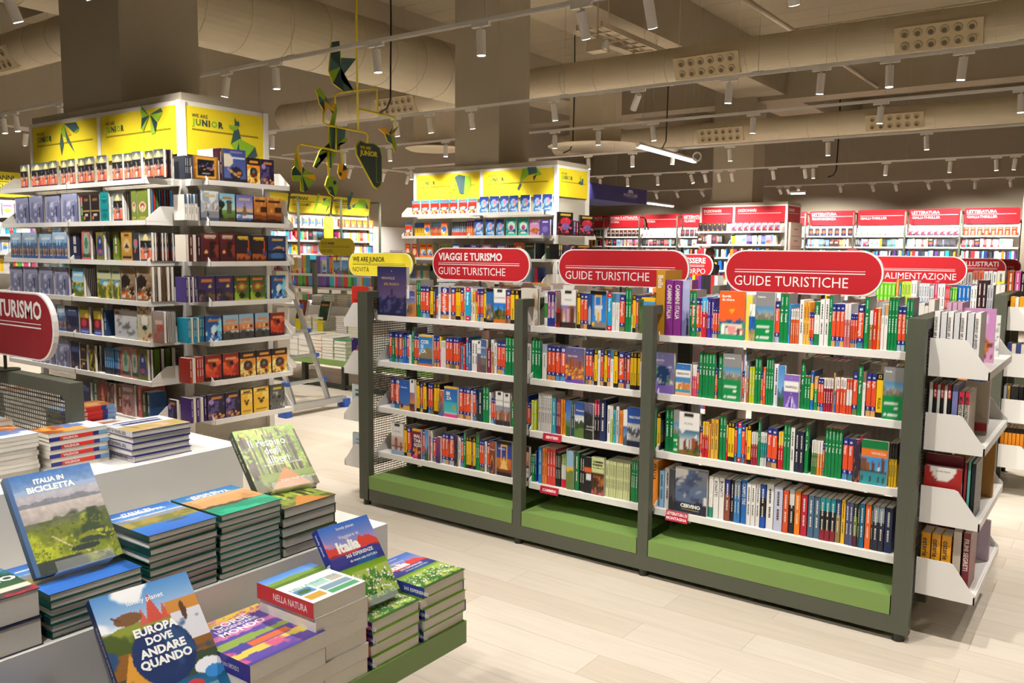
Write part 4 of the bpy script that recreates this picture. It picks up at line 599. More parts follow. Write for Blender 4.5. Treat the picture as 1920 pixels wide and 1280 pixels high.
SPEC_ROWS='''
H g0 0
F -4028 -3759 navycity 320 MERAVIGLIE DEL MONDO
N -3893 -3859
S -3859 -3844 efece8|b05a3a 200
S -3844 -3835 efece8|9a6a5a 200
S -3833 -3811 efece8|c08a60 200
F -3811 -3747 dkharbour 200
F -3747 -3706 lphouses 165 AMSTERDAM
S -3708 -3700 e8702a 175
G2 -3700 -3665
L2 -3665 -3617 Andalusia
L -3617 -3584 Argentina
N -3582 -3553
S -3553 -3533 3a4a6a|7a4a30 185
l -3533 -3514
W -3514 -3493 AUSTRALIA
L -3493 -3428 Australia
W -3428 -3410 AUSTRIA
L -3410 -3372
N2 -3370 -3330
L -3330 -3305 Berlino
S -3305 -3292 efece8|c9b090 205
C -3292 -3254 Bretagna
S -3254 -3238 efece8|e0c8a0 200
S -3238 -3215 f0a830|e9e0d0 180
S -3215 -3199 d63a60|f0c030 185
L3 -3198 -3149
N -3149 -3122
F -3121 -3067 ngrock 205
F -3067 -2976 dkcali 205 CALIFORNIA
L -2982 -2949 California
N -2948 -2918
N -2915 -2891
F -2865 -2743 polarbear 215
H g1 0
S2 -2708 -2665 efece8|3f8a3a|efece8 190
S -2688 -2664 4a2f70|9a5a90|2b3382 200
S -2664 -2637 4a2f70|b07a9a|2b3382 200
C -2637 -2621
F -2621 -2595 redphoto 200
F -2595 -2490 dkparis 215 PARIGI
N -2490 -2468
L -2468 -2444 Perù
L -2444 -2416 Polonia
F -2416 -2398 bluearch 190
F -2398 -2296 nglisbon 215 PORTOGALLO
C -2296 -2267 Portogallo
W -2267 -2246 PORTOGALLO
W -2245 -2219 PORTOGALLO
L -2218 -2187 Portogallo
G2 -2186 -2149
S -2149 -2142 e8602d|efece8 150
N -2141 -2121
L -2121 -2103
F -2102 -2086 greenphoto 180
F -2084 -1986 panorama 190
H g2 0
T -1997 -1944 c08a2a 336 Bella
T2 -1941 -1853 7d2a7e 285 CAMMINI ITALIA
F -1853 -1811 cammini 285
G3 -1837 -1777 Abruzzo
L3 -1802 -1737 Abruzzo e Molise
S -1748 -1722 3fb0e8|c8203c 205 ^
S -1722 -1712 efece8|7a2030 190
S2 -1716 -1681 3a2a80|4a2fa0 200
l3 -1688 -1649
F -1649 -1513 borghi 240 Borghi
F -1513 -1497 yellowplain 225
F -1497 -1466 bluetown 180
F -1467 -1373 touring 240 Calabria
L -1373 -1350 Campania
G2 -1350 -1308 Campania
S -1308 -1298 3a9ad8 185
P4 -1296 -1257 e0622d 165
S -1256 -1236 f1eeea 210
S2 -1236 -1208 f0a028|f3b850 200
l2 -1211 -1188
S -1188 -1163 1f7a48|efece8|1f7a48 205
S2 -1163 -1120 f1eeea 215
G -1120 -1105 Dolomiti
L3 -1108 -1051 Dolomiti
S2 -1051 -1023 e8e0e0|c9686a 200
l3 -1023 -993 Isole Eolie
L -992 -965 Emilia-Romagna
G -964 -943 Emilia-Romagna
S -943 -926 e8e2e2|9a7030 175
S -926 -909 d8301f 185
S -909 -897 e88a2d 185
S -897 -894 d03038 170
W -894 -880 FIRENZE
W -879 -864 FIRENZE
G3 -864 -824
L2 -824 -790 Friuli Venezia Giulia
G2 -791 -764
H g0 1
L -3946 -3917 Canarie
g -3916 -3892
L -3890 -3863 Catalogna
L -3861 -3824
S -3823 -3805 2a8a50|2f7ad0 170
S -3805 -3791 2f6fc8 185
L -3789 -3763 Corsica
S -3762 -3744 efece8 190
G -3744 -3722
L2 -3721 -3667 Corsica
F -3667 -3550 corsica 200 CORSICA
L2 -3549 -3508 Costa Rica
S -3507 -3494 f0d030|d8407a 195
P3 -3493 -3452 efece8 170
L2 -3450 -3393 Cuba
L2 -3390 -3342 Danimarca
S -3340 -3333 d04030 170
S -3331 -3311 38a8d8 150
S -3311 -3291 c83040 160
C -3289 -3272
S -3271 -3245 26336a|4a6a9a 190
S2 -3245 -3191 efece8 190
F -3191 -3178 dkdublin 195 DUBLINO
F -3178 -3120 lpdublin 200 Dublino
S -3120 -3092 8a1f4a 150
S -3090 -3069 efece8|c89a60 205
S -3068 -3049 efece8 185
L3 -3047 -2970
L -3007 -2986 Florida
G3 -2984 -2917
N -2860 -2829
S -2828 -2797 efece8 200 Germania
G3 -2796 -2727
H g1 1
W -2718 -2686
L -2685 -2655
L -2653 -2626
L -2625 -2597 Spagna
L -2596 -2552
F -2551 -2427 lpusa 200 Stati Uniti
L2 -2427 -2382 Stati Uniti
l -2381 -2372
N -2370 -2350
S -2349 -2331 efece8|e0dcd8 195 Svezia
L -2330 -2312 Svezia
N -2311 -2292
L -2291 -2270 Tanzania
W -2269 -2248 THAILANDIA
N -2247 -2221
L -2220 -2184 Thailandia
S -2182 -2170 3a2038|7a3050 190
L -2169 -2147
N3 -2145 -2088
W -2087 -2069
F -2018 -1884 mondo 215 Mondo
H g2 1
F -1876 -1791 genova 165 GENOVA
S2 -1790 -1765 efece8|d84868 165
l -1764 -1751
G5 -1752 -1665 Langhe
l -1664 -1652
G -1651 -1627 Liguria
F -1621 -1524 touring 238 Lombardia
l -1523 -1512
S -1512 -1501 efece8 205
S -1501 -1489 5a6a8a|a0603a 205
S2 -1488 -1461 b8c422 180
G2 -1460 -1430 Marche
l -1429 -1419
S -1418 -1405 e8562d 185
G3 -1404 -1368
S -1367 -1342 efece8|e6e9f0 205
F -1342 -1310 bluephoto 200
F -1311 -1239 napoli 160 NAPOLI
G -1237 -1219 Napoli
g2 -1219 -1191
S -1190 -1176 2a5ab0|f0c020|2a70b8 185
S -1175 -1157 e8982d|1f8a48 160
l2 -1156 -1129 PALERMO
P4 -1128 -1087 a3203a 158
S -1087 -1080 c0a060 185
S -1080 -1072 efece8|3a6ab8 165
P3 -1071 -1026 e0522d 165
S2 -1025 -1001 e0482d|efece8|e0482d 165
L -1000 -978 Piemonte
G -977 -957 Piemonte
W -957 -943 PUGLIA
L2 -941 -899 Puglia
N -898 -869 PUGLIA
F -868 -781 touring 238 Puglia
H g0 2
L -3937 -3899 Germania
L -3897 -3843 Giappone
F -3841 -3748 lpgiamaica 198 Giamaica
F -3748 -3706 dksunset 210
N -3705 -3677
g -3676 -3668
L -3667 -3647
N -3645 -3614
L2 -3601 -3558
N2 -3549 -3500
F -3499 -3457 orangephoto 165
F -3456 -3347 ibiza 195 IBIZA
L -3346 -3310 Indonesia
L -3308 -3288
L -3286 -3247 Irlanda
S -3246 -3231 efece8 185
L -3230 -3202 Islanda
S -3192 -3157 173a40 200
G2 -3154 -3107
S -3105 -3091 efece8 190
l2 -3090 -3054
S -3053 -3035 efece8 200
F -3049 -2991 dklisbon 205 LISBONA
F -2990 -2941 dklisbon 200 LISBONA
g -2939 -2920
N -2865 -2844
L -2843 -2819 Londra
l -2818 -2796
S2 -2794 -2758 b4c22a 175
H g1 2
S6 -2743 -2648 e9e7e3|d8d4d0 225
S -2647 -2621 35a0b0 205
S -2620 -2611 5a3a8a 205
S2 -2609 -2586 8a2a3a 205
S2 -2584 -2561 f0982a 205
S -2560 -2545 5a3a7a|e0c030 205
F -2544 -2526 bluealps 205
S3 -2525 -2486 2f5a5e 205
F -2485 -2422 weekend 205 Weekend
F -2421 -2365 darkmount 205 Escursioni
S2 -2364 -2332 d6305a|1f1b22 225
S -2329 -2290 23305a 235
S -2282 -2261 efece8 205
S -2260 -2247 efece8|b0c030 205
S -2246 -2228 35b0c0 180
S -2227 -2209 d8d8d8|c0c4c8 205
S2 -2208 -2176 f08a30 185
F -2175 -2151 whitealps 195
F -2150 -2061 aosta 215 VALLE D'AOSTA
F -2031 -2011 rockface 200
G -2010 -1984
N -1982 -1960
H g2 2
G2 -1933 -1884
F -1880 -1856 touring 230
F -1856 -1733 dkroma 225 ROMA
g -1749 -1738
l -1736 -1723
S3 -1721 -1690 f0c020|d0202a 185
S -1689 -1679 f08a2a 175
S2 -1676 -1638 d8a030|e0b040 205
G2 -1630 -1597 Salento
S -1596 -1589 f0c030|d0202a 185
N2 -1587 -1553 SARDEGNA
L -1551 -1538 Sardegna
C -1537 -1517 Sicilia
L -1516 -1497 Sicilia
S -1496 -1488 f0c020|d0202a 185
N -1487 -1467 SICILIA
S3 -1465 -1433 d8d4d0|a02038 165
G -1432 -1420 Torino
S3 -1419 -1390 efece8|1f9a9a|e0e0e0 170
L -1387 -1363 Toscana
L -1362 -1336 Toscana
S2 -1330 -1306 f0c020|d0202a 185
G2 -1305 -1274 Toscana
S -1272 -1252 efece8 215
S2 -1251 -1207 23283c 200
G -1205 -1187 Trentino
S3 -1171 -1145 e9e6e0|3f7a3a 165
S2 -1144 -1120 e9e6e0|e88a2d 165
l -1119 -1111
G5 -1111 -1032 Veneto
L -1029 -1006 Veneto
L -1004 -980 Veneto
F -979 -959 darkphoto 200
S -957 -943 b02038|efece8 215
F -943 -827 venezia 205 VENEZIA
S3 -827 -795 1d1b1c|f5c518 200
H g0 3
F -3916 -3804 dklondon 215 LONDRA
N -3816 -3786
L -3785 -3747
S -3746 -3725 b84a2a|2b3382 195
F -3724 -3649 malta 195 MALTA
L -3648 -3622
F -3620 -3593 bluephoto 200
S -3591 -3584 c8205a 160
S -3583 -3567 efece8 200
l -3557 -3529
l -3527 -3493
F -3522 -3486 purplephoto 170
L -3485 -3454 Marocco
L -3453 -3425 Marocco
L -3422 -3378 Messico
F -3377 -3349 darkphoto 195
S -3348 -3329 efece8 185
L -3328 -3305 New York City
G -3303 -3285
N2 -3283 -3244
S -3243 -3234 6a2060 185
N -3232 -3210
G2 -3209 -3180
L2 -3178 -3139 Norvegia
S -3138 -3122 efece8 190
L -3121 -3094 Oman
F -3093 -3052 lpoman 198 Oman
F -3039 -2925 ngparis 215 PARIGI
F -2870 -2796 ngparis2 205 PARIGI
g2 -2792 -2765
S -2763 -2755 2a4a90 185
H g1 3
S -2739 -2712 2f8ad0 215
S2 -2710 -2678 f0883a 215
S3 -2677 -2618 e0453f 215
S3 -2617 -2582 1c1a1a 200
S3 -2580 -2546 7a9a20|d8d8d0|d8203a 190
S -2544 -2536 efece8 230
F -2535 -2488 yellowfield 225
S -2486 -2457 14743c 220
S2 -2454 -2420 1c1c1e 210
F -2419 -2371 blackbook 205
F -2370 -2288 cammforest 215 CAMMINI
S14 -2286 -2133 d5dba0 205
G3 -2129 -2085
S -2084 -2074 5a8a3a 200
S -2033 -2013 f0b03a|e8702d 205
S -2012 -1967 f0902a 250 ITALIA
H g2 3
S -1955 -1928 8ab8e0 200
S -1926 -1895 e8e6e4 220
F -1894 -1861 greyphoto 220
F -1861 -1679 cervino 240 CERVINO
S -1678 -1655 efece8|efece8|1f8a6a 215
S2 -1653 -1596 efece8 215 BONATTI
S -1592 -1563 2a2f72|8a4a3a 215
S -1562 -1545 1a1a1e 215
S2 -1543 -1511 7a8a9a|3a7ab8 215
S -1507 -1478 1f66b0 225 CAMPO TRE
S3 -1477 -1410 eceae6 215
S -1408 -1381 1f4aa0|1d1b1c|1f50b0 220
S -1379 -1342 f0eeea 225
S -1339 -1296 c6c8e0 220
S -1294 -1268 d8502a 210
S -1266 -1241 d8d8d4|1d2428 220
S -1239 -1212 f0801f 215
S -1209 -1179 b8203a 205
S2 -1175 -1119 4a6a86 205
S3 -1118 -1048 1f8a94|1c1c22|8a2030 205
S -1047 -1025 2f4a8a|8a7a50 210
S -1022 -1004 f0b820 210
S2 -1003 -968 4a5078 205
S -967 -949 2a2e1c|6a7a2a|5a2030 205
S -948 -939 2a4038 200
S -939 -917 0f5f86 210
S -915 -890 f2641f 210
S -889 -882 2a3a30 205
S2 -881 -833 8a98a4|23283a 210
S -831 -799 1f2a52 210
H t1L 6
F -7990 -7861 coralhand 200
F -7792 -7590 coralhand 200
F -7581 -7468 coralhand 200
F -7459 -7331 coralhand 205
F -7277 -7170 coralhand 200
F -7161 -7047 coralhand 205
F -6979 -6877 coralhand 200
F -6869 -6736 coralhand 205
F -6687 -6542 coralhand 205
F -6464 -6317 coralhand 200
F -6294 -6182 coralhand 200
F -6174 -6057 coralhand 205
F -6006 -5900 coralhand 200
F -5893 -5767 coralhand 205
K 3599 3629 2a1a1c
K 3633 3650 efe9e0
H t1L 5
F -8127 -7865 lilacbox 230
F -7845 -7593 lilacbox 230
F -7574 -7306 lilacbox 235
F -7279 -7006 lilacbox 235
S -6998 -6955 8a2a3a|3a6a2a 215
F -6946 -6836 darkgold 215
F -6811 -6680 darkgold 215
F -6663 -6535 tealcover 225
S -6527 -6495 d8e8e8 215
F -6480 -6348 coralhand 215
K2 3595 3630 e0d8cc
F -6219 -6144 greenemblem 235
F -6137 -5991 greenemblem 235
K 3599 3617 3f88c8
K 3621 3638 c0302a
K 3643 3660 5a8a3a
K 3664 3682 3f88c8
K 3686 3704 c0302a
K 3708 3726 3f88c8
K 3731 3748 c0302a
K 3753 3780 3f88c8
H t1L 4
F -8246 -8029 bluebox 225
F -8009 -7731 bluebox 225
F -7712 -7483 bluebox 225
F -7465 -7210 bluebox 230 HARRY POTTER
S -7201 -7034 232a4a 215
S -7025 -6982 b0302a 215
F -6973 -6838 roseoval 235
K3 3595 3605 e8e0d4
F -6754 -6632 olivearch 225
K4 3595 3618 e8e0d4
S -6527 -6441 6a7a2a 220
K2 3675 3702 e0d8cc
F -6378 -6218 tanmap 230
F -6218 -6121 darkpink 215
F -6114 -5961 coralhand 215
K 3599 3617 efe9e0
K 3621 3652 2a1a1c
K 3656 3674 efe9e0
K 3683 3700 efe9e0
K 3709 3741 2a1a1c
K 3745 3763 efe9e0
H t1L 3
F -8304 -8043 lilacbox 230
F -8023 -7754 lilacbox 230
F -7734 -7486 lilacbox 235
F -7467 -7229 lilacbox 235
S -7220 -7167 2a2a6a 225
F -7158 -6975 skycar 235
K5 3595 3672 e6e1d8
F -6763 -6543 olivecar 265
F -6535 -6409 olivecar 260
F -6401 -6195 brownstreet 265
F -6172 -5959 brownstreet 265
K 3595 3604 eae4d8
K 3613 3644 eae4d8
K 3652 3679 6a4a2a
K 3688 3715 eae4d8
K 3724 3751 eae4d8
H t1L 2
F -7688 -7554 bluebox 220
F -7535 -7470 bluebox 220
F -7451 -7313 bluebox 220 HARRY POTTER
F -7303 -7080 navybox 220 HARRY POTTER
F -7062 -6916 redolive 225
F -6839 -6722 redolive 225
S -6714 -6665 27416a 210
F -6527 -6186 blackwhite 280 Harry Potter
F -6186 -5979 creamoval 270
F -5972 -5822 rosestation 240
K6 3595 3666 eeeae2
H t1L 1
F -7938 -7799 lilacbox 215
F -7789 -7519 lilacbox 235
F -7500 -7251 lilacbox 235
F -7242 -7099 navybox 225
F -7090 -6985 darkgold 215
F -6942 -6848 olivegold 215
K 3605 3628 d8d0c4
S8 -6722 -6487 2a7ab8|2a7ab8|1d2a3a 205
S -6487 -6455 c0302a 200
F -6447 -6315 roseoval 240
F -6291 -6207 roseoval 235
F -6200 -6065 olivearch 240
K 3595 3618 e6e0d4
K 3622 3676 5f7a34
K 3681 3712 e6e0d4
K 3717 3767 5f7a34
K 3772 3809 e0d0c8
H t1L 0
F -7821 -7530 bluebox 205
F -7511 -7225 bluebox 205
F -7207 -6942 navybox 205 HARRY POTTER
S -6934 -6840 4a6a5a 225
F -6823 -6681 redposter 235
F -6673 -6575 darkposter 235
S -6567 -6470 8a4a3a 230
F -6462 -6275 mauveplain 250
S -6259 -6198 c86a6a 245
S -6183 -6131 4a5a3a 210
S -6123 -6078 3a5a8a 210
K 3686 3709 5a86b8
K8 3714 3816 c05a4a
K 3821 3827 6a6a9a
F -5817 -5698 purpledark 195
H t1R 6
S3 3705 3758 3a3f4a 165
F 3767 3986 goldframe 175
S 3949 4005 5a2a3a|efe9e0 240
S 4005 4029 4a2a4a 250
F 4033 4238 bluemagic 250
F 4243 4370 firecover 200 Harry Potter
F 4375 4506 purpledark 200 Harry Potter
H t1R 5
S 3694 3716 4a6a8a|efe9e0 190
S 3725 3743 4a6a8a|efe9e0 190
S 3752 3770 4a6a8a|efe9e0 195
S 3778 3801 4a6a8a|efe9e0 195
F 3819 3981 castlesky 225 Harry Potter
F 3986 4130 greentree 215 Harry Potter
F 4135 4295 violetrock 210 Harry Potter
F 4300 4424 orangecliff 205 Harry Potter
F 4429 4579 orangecliff 205 Harry Potter
H t1R 4
S 3692 3714 efe9e0 200
S 3719 3750 5a2a2e 200
S 3754 3781 efe9e0 200
S 3790 3813 4a2426 200
F 3818 3971 maroontower 215 Harry Potter
F 3981 4121 maroontower 215 Harry Potter
F 4126 4271 darkorange 210 Harry Potter
F 4276 4426 darkorange 205 Harry Potter
F 4432 4615 navybridge 205 Harry Potter
H t1R 3
S 3685 3699 4a3a7a 190
S 3703 3717 efe9e0 190
S 3721 3735 3a2a6a 190
S 3739 3753 efe9e0 190
S 3757 3775 4a3a7a 195
F 3784 3928 purplenight 195 Harry Potter
F 3937 4092 purplenight 195 Harry Potter
F 4101 4242 greendragon 195 Harry Potter
F 4247 4397 greendragon 195 Harry Potter
S 4402 4418 1f7a9a 190
S 4423 4445 efe9e0 190
F 4455 4602 blueghost 190 Harry Potter
H t1R 2
S2 3688 3715 1f8aa8 190
S 3719 3733 efe9e0 190
S2 3737 3765 1f8aa8 190
S 3769 3783 efe9e0 190
S3 3787 3824 1a7a98 195
F 3829 3975 blueghost 200 Harry Potter
F 3985 4132 skyfire 195 Harry Potter
F 4137 4279 skyfire 195 Harry Potter
F 4289 4431 skyfire 195 Harry Potter
F 4437 4584 redbattle 190 Harry Potter
H t1R 1
S 3690 3713 a8332a 190
S 3718 3745 efe9e0 190
S3 3749 3814 b03a2e 195
F 3819 3965 redbattle 200 Harry Potter
F 3975 4122 redbattle 200 Harry Potter
F 4132 4286 firecover 200 Harry Potter
F 4291 4439 firecover 200 Harry Potter
F 4445 4604 firecover 200 Harry Potter
H t1R 0
S 3693 3711 4a2a7a 190
S 3716 3739 efe9e0 190
S 3743 3766 4a2a7a 190
S 3776 3799 efe9e0 190
S 3808 3827 3a2468 195
F 3832 3985 purpledark 200 Harry Potter
F 3994 4128 purpledark 195 Harry Potter
F 4133 4246 yellowwing 200 HARRY POTTER
F 4256 4410 yellowwing 205 HARRY POTTER
F 4415 4569 greycover 205 Harry Potter
H t2L 6
F -8470 -8314 redbluekid 195
F -8294 -8141 redbluekid 195
F -8121 -7961 redbluekid 195
F -7941 -7783 redbluekid 195
F -7764 -7619 redbluekid 195
F -7599 -7447 redbluekid 195
F -7428 -7279 redbluekid 195
F -7232 -7077 bluefairy 215
F -7058 -6905 bluefairy 215
F -6888 -6746 bluefairy 215
F -6728 -6589 bluefairy 215
F -6546 -6392 bluefairy 215
F -6342 -6216 bluefairy 215
F -6200 -6051 bluefairy 215
H t2L 5
F -8619 -8482 redbluekid 195
S5 -8440 -8254 3a6ac0|f0c030 185
F -8244 -8132 orangekid 185
S6 -8121 -7931 4a8ac8|c85a2a 190
F -7921 -7812 orangekid 190
K 9170 9209 d8d8d0
S7 -7734 -7484 2a4a5a|7a9ac0|c04a3a 190
S4 -7474 -7324 6a3a8a|e07a3a 200
F -7314 -7166 bluefairy 215
F -7120 -6975 bluefairy 215
F -6948 -6814 bluefairy 215
F -6778 -6603 tealfairy 225
F -6577 -6414 tealfairy 225
F -6397 -6237 pinkfairy 200
F -6228 -6071 violetfairy 200
K3 9170 9215 4a4a7a
H t2L 4
F -8610 -8515 redkid 190
F -8483 -8379 redkid 190
F -8327 -8204 orangekid2 195
F -8193 -8082 orangekid2 195
K 9170 9267 c8c0b0
S6 -7961 -7734 8a9a2a|d0c040 185
F -7714 -7579 bluesmall 190
S4 -7521 -7407 3a2a5a 175
F -7397 -7257 violetfairy 190
F -7182 -7036 pinkfairy 185
S2 -7008 -6954 8a3a6a 180
F -6936 -6784 bluesmall 185
S3 -6766 -6652 5a2a5a 175
F -6643 -6487 rustcover 215
F -6470 -6316 darkgreencover 205
K6 9170 9389 3a3f4a
F -6140 -6025 darkgreencover 195
H t2R 5
F 9053 9420 blackred 290
S 9433 9499 3a3a6a 195
S 9512 9565 6a1a2a 190
S 9578 9645 f0b030|1a1a1a 185
F 9578 9961 blackred 270
H t2R 4
S2 9086 9186 7a6a2a|1d1b1c 195
F 9198 9339 darkphoto 185
F 9352 9469 purpledark 190
F 9482 9903 blackred 185
H r2 0
S5 -1569 -1430 6cc02a 215
S1 -1427 -1408 e88a30 240
S1 -1406 -1390 2a8a8a 215
S3 -1387 -1324 b8d84a 225
S2 -1323 -1283 f0ece8 235
S4 -1267 -1197 d0d4da 215
S2 -1195 -1165 c8ccd0 200
S1 -1163 -1143 d83a6a 235
S2 -1142 -1094 f0ece8 215
S3 -1092 -1061 d82a3a 200
S1 -1060 -1046 1a8a4a 190
S2 -1044 -1014 6ab82a 190
S3 -1009 -930 1f6ab8 210
S2 -927 -887 f0ece8 205
S2 -883 -827 3a2028 250
S2 -824 -785 b8b8c0 215
H r3 0
S2 -1808 -1747 8a8078 210
S3 -1740 -1657 6a6460 200
S2 -1653 -1582 8a8a8a 200
S2 -1574 -1500 a08a80 200
S1 -1497 -1434 c09a90 210
S1 -1431 -1398 8a8a88 215
S1 -1394 -1366 b0b0b4 215
S1 -1362 -1312 9a9690 240
S1 -1310 -1262 a85a4a|c8c4b8 260
S1 -1260 -1212 c05a40|d0ccc0 260
S1 -1210 -1173 d0d0d0 255
S1 -1171 -1134 cfcfd2 260
S1 -1132 -1096 e0e0e0 250
S1 -1094 -1023 d8d8d0|f0e040 260
S1 -1001 -944 a04a1a 265
S1 -938 -887 b84a8a 265
S1 -883 -853 1c1a1a 260'''
LPB4=((.17,'2b3382'),(.76,'e8512d'),(.86,'2b3382'),(1,'x'))
def photo_col(): return rng.choice(['c89a60','5a8ab8','8a6a5a','3a7a8a','d8a060','6a7a4a','a8b8c8'])
def G_spine(m,t,h):
    m.box(-.0003,0,h*.985,0,t,h,'c8202e'); m.add([(-.0004,t*.5+math.cos(a)*t*.2,h*.66+math.sin(a)*t*.2) for a in np.linspace(0,2*PI,9)[:-1]],[tuple(range(8))],'e8e4e0'); scribble(m,t,h,.92,.16,'b8d8c4',.22)
ROWS={'g0':('left bay, travel bookcase','travel_guide'),'g1':('narrow middle bay, travel bookcase','hiking_guide'),'g2':('end-shelf bay, travel bookcase','guidebook'),  # middle bay mixes country guides above with walking guides below
 't1L':('long face, first yellow tower','fantasy_novel'),'t1R':('short face, first yellow tower','wizard_novel'),'t2L':('long face, second yellow tower','children_book'),'t2R':('short face, second yellow tower','children_book'),
 'r2':('ALIMENTAZIONE bookcase','cookbook'),'r3':('ILLUSTRATI bookcase','art_book')}
SN={'g':['top shelf','second shelf','third shelf','bottom shelf'],'t':['lowest shelf','second shelf up','third shelf up','fourth shelf up','fifth shelf up','sixth shelf up','top shelf']}
def build_rows():
    key=None; cnt=0
    for L in SPEC_ROWS.strip().split('\n'):
        p=L.split()
        if p[0]=='H': key,si=p[1],int(p[2]); cnt=0; continue
        ty=p[0]; x0,x1=int(p[1])/1000,int(p[2])/1000; rest=p[3:]; n=1; back=0
        if rest and rest[-1][0]=='@': back=int(rest.pop()[1:])/1000
        base=''.join(c for c in ty if not c.isdigit()); num=''.join(c for c in ty if c.isdigit()); n=int(num) if num else 1
        gon=key[0]=='g'; row=key[0]=='r'; where,name=ROWS[key]; sn=SN['t' if key[0]=='t' else 'g'][si]
        if gon and si==3 and key=='g2': name='mountain_book'
        zb=GZ[si]-.001 if gon or row else SHZ[si]+.0375
        if base=='K':
            # further copies standing behind the face-out copy; their fore edges show
            thk=(x1-x0)/n
            for j in range(n):
                cnt+=1; A,cov,hgt,ax=LASTF; bm=book_mesh(cov,hgt,thk*.97,A,((1,'3a3440'),),key=('k',A,round(cov,3),hgt,round(thk,3),rest[0]),pgc='eee8dc' if h3(rest[0]).min()>.7 else rest[0],ny=8,nx=6,hard=min(.0022,thk/4))
                put_book(name,bm,'%s copy behind, %s from left, %s, %s'%(artwords(A).split(' and ')[0],ORD(cnt),sn,where),'book',(ax,x0+thk*j,zb),(0,0,0),'books on the '+where)
            continue
        W=(x1-x0)/n
        for j in range(n):
            a=x0+j*W; b=a+W*.965; cnt+=1; th=b-a; title=None; texts=(); deco=None; hgt=.2; cov=.13
            if th<.004: th=.004
            jit=random.Random(cnt*31+si*7+ord(key[1])).uniform(-.004,.004)
            col=None; spine=None; front=None; desc=''
            if base=='L' or base=='l':
                title=' '.join(rest) if rest else None; hgt=.198 if base=='L' else .155; cov=.128 if base=='L' else .106; pc=photo_col()
                spine=((.17,'2b3382'),(.76,'e8512d'),(.86,'2b3382'),(1,pc)); front='2b4a9a|'+pc+'|8a6a4a'
                deco=(lambda m,t,h,T=title:lp_spine(m,t,h,T)); desc='navy and orange %s guide'%(title if title else ('pocket' if base=='l' else 'country'))
            elif base=='N':
                title=' '.join(rest) if rest else None; hgt=.2; spine=((.14,'1d1b1c'),(.88,'f5c518'),(1,'1d1b1c')); front='1d1b1c|3a5a8a|4a6a7a|8a7a5a|1d1b1c'
                def deco(m,t,h,T=title):
                    m.box(-.0003,t*.28,h*.9,0,t*.72,h*.97,'f5c518'); m.box(-.0005,t*.4,h*.912,-.0003,t*.6,h*.958,'1d1b1c')
                    spine_text(m,T,t,h,.45,.3,'3a3010',.42) if T else scribble(m,t,h,.45,.3,'8a7420',.25)
                desc='yellow and black %s guide'%(title or 'slim')
            elif base=='W':
                title=' '.join(rest) if rest else None; hgt=.205; spine=((.24,photo_col()),(1,'efece8')); front='efece8|efece8|'+photo_col()
                def deco(m,t,h,T=title):
                    spine_text(m,T,t,h,.7,.4,'8a8a88',.4,0) if T else scribble(m,t,h,.7,.35,'a8a6a2',.25)
                desc='white %s guide with photo top'%(title or 'city')
            elif base in('G','g'):
                title=' '.join(rest) if rest else None; hgt=.238 if base=='G' else .16; cov=.125; spine=((.015,'c8202e'),(1,'0f8244')); front='8c8c8c|6a8a9a|0f8a48|0f8a48'
                def deco(m,t,h,T=title):
                    G_spine(m,t,h)
                    spine_text(m,T,t,h,.60,.4,'f0f4f0',.42,.03) if T else scribble(m,t,h,.6,.26,'dcebe0')
                desc='green %s guide with red top'%(title or ('pocket' if base=='g' else 'region'))
            elif base=='C':
                title=' '.join(rest) if rest else None; hgt=.205; spine=((.12,'d5203c'),(.86,'1fa3dc'),(1,'d5203c')); front='1fa3dc'
                def deco(m,t,h,T=title):
                    spine_text(m,T,t,h,.84,.5,'f4f8fb',.46,.03) if T else scribble(m,t,h,.82,.4,'dceffa')
                    m.box(-.0003,t*.3,h*.93,0,t*.7,h*.96,'f4e8ea'); m.box(-.0003,t*.3,h*.05,0,t*.7,h*.09,'f4e8ea')
                desc='sky blue and red %s guide'%(title or 'slim')
            elif base=='P':
                c=rest[0]; hgt=int(rest[1])/1000; spine=((.3,'ece8e2'),(1,c)); front=c; deco=lambda m,t,h:(scribble(m,t,h,.94,.16,'8a8682',.3),scribble(m,t,h,.6,.34,'f4e0d0',.25)); desc='small %s guide with white top'%cname(c); cov=.11
            elif base in('S','T'):
                cs=rest[0].split('|'); hgt=int(rest[1])/1000; tt=' '.join(rest[2:]); title=tt if len(tt)>1 else None
                spine={1:((1,cs[0]),),2:((.36,cs[0]),(1,cs[-1])),3:((.3,cs[0]),(.74,cs[1 if len(cs)>1 else 0]),(1,cs[-1]))}[len(cs)]; front='|'.join(cs); cov=.14 if hgt<.24 else .2
                lum=h3(cs[-1]).mean(); ink='4a4844' if lum>.55 else 'ded8cc'
                pageish=cs[0] in('efe9e0','e8e0d4','e8e2d8','e6e1d8','eae4d8','e0d8cc','eeeae2','e6e0d4','eeeae2','e0d0c8','eeeae2')
                if title: deco=(lambda m,t,h,T=title,I=ink:spine_text(m,T,t,h,.92,.62,I,.55,.02))
                elif not pageish: deco=(lambda m,t,h,I=ink:(scribble(m,t,h,.9,.32,I,.26),scribble(m,t,h,.5,.25,I,.26)))
                cn=[cname(c) for c in cs]; cn=list(dict.fromkeys(cn))[:2]; desc=' and '.join(cn)+(' page edges' if pageish else ' spine')
                if pageish: spine=tuple((f,'e6ddcd') for f,_ in spine)
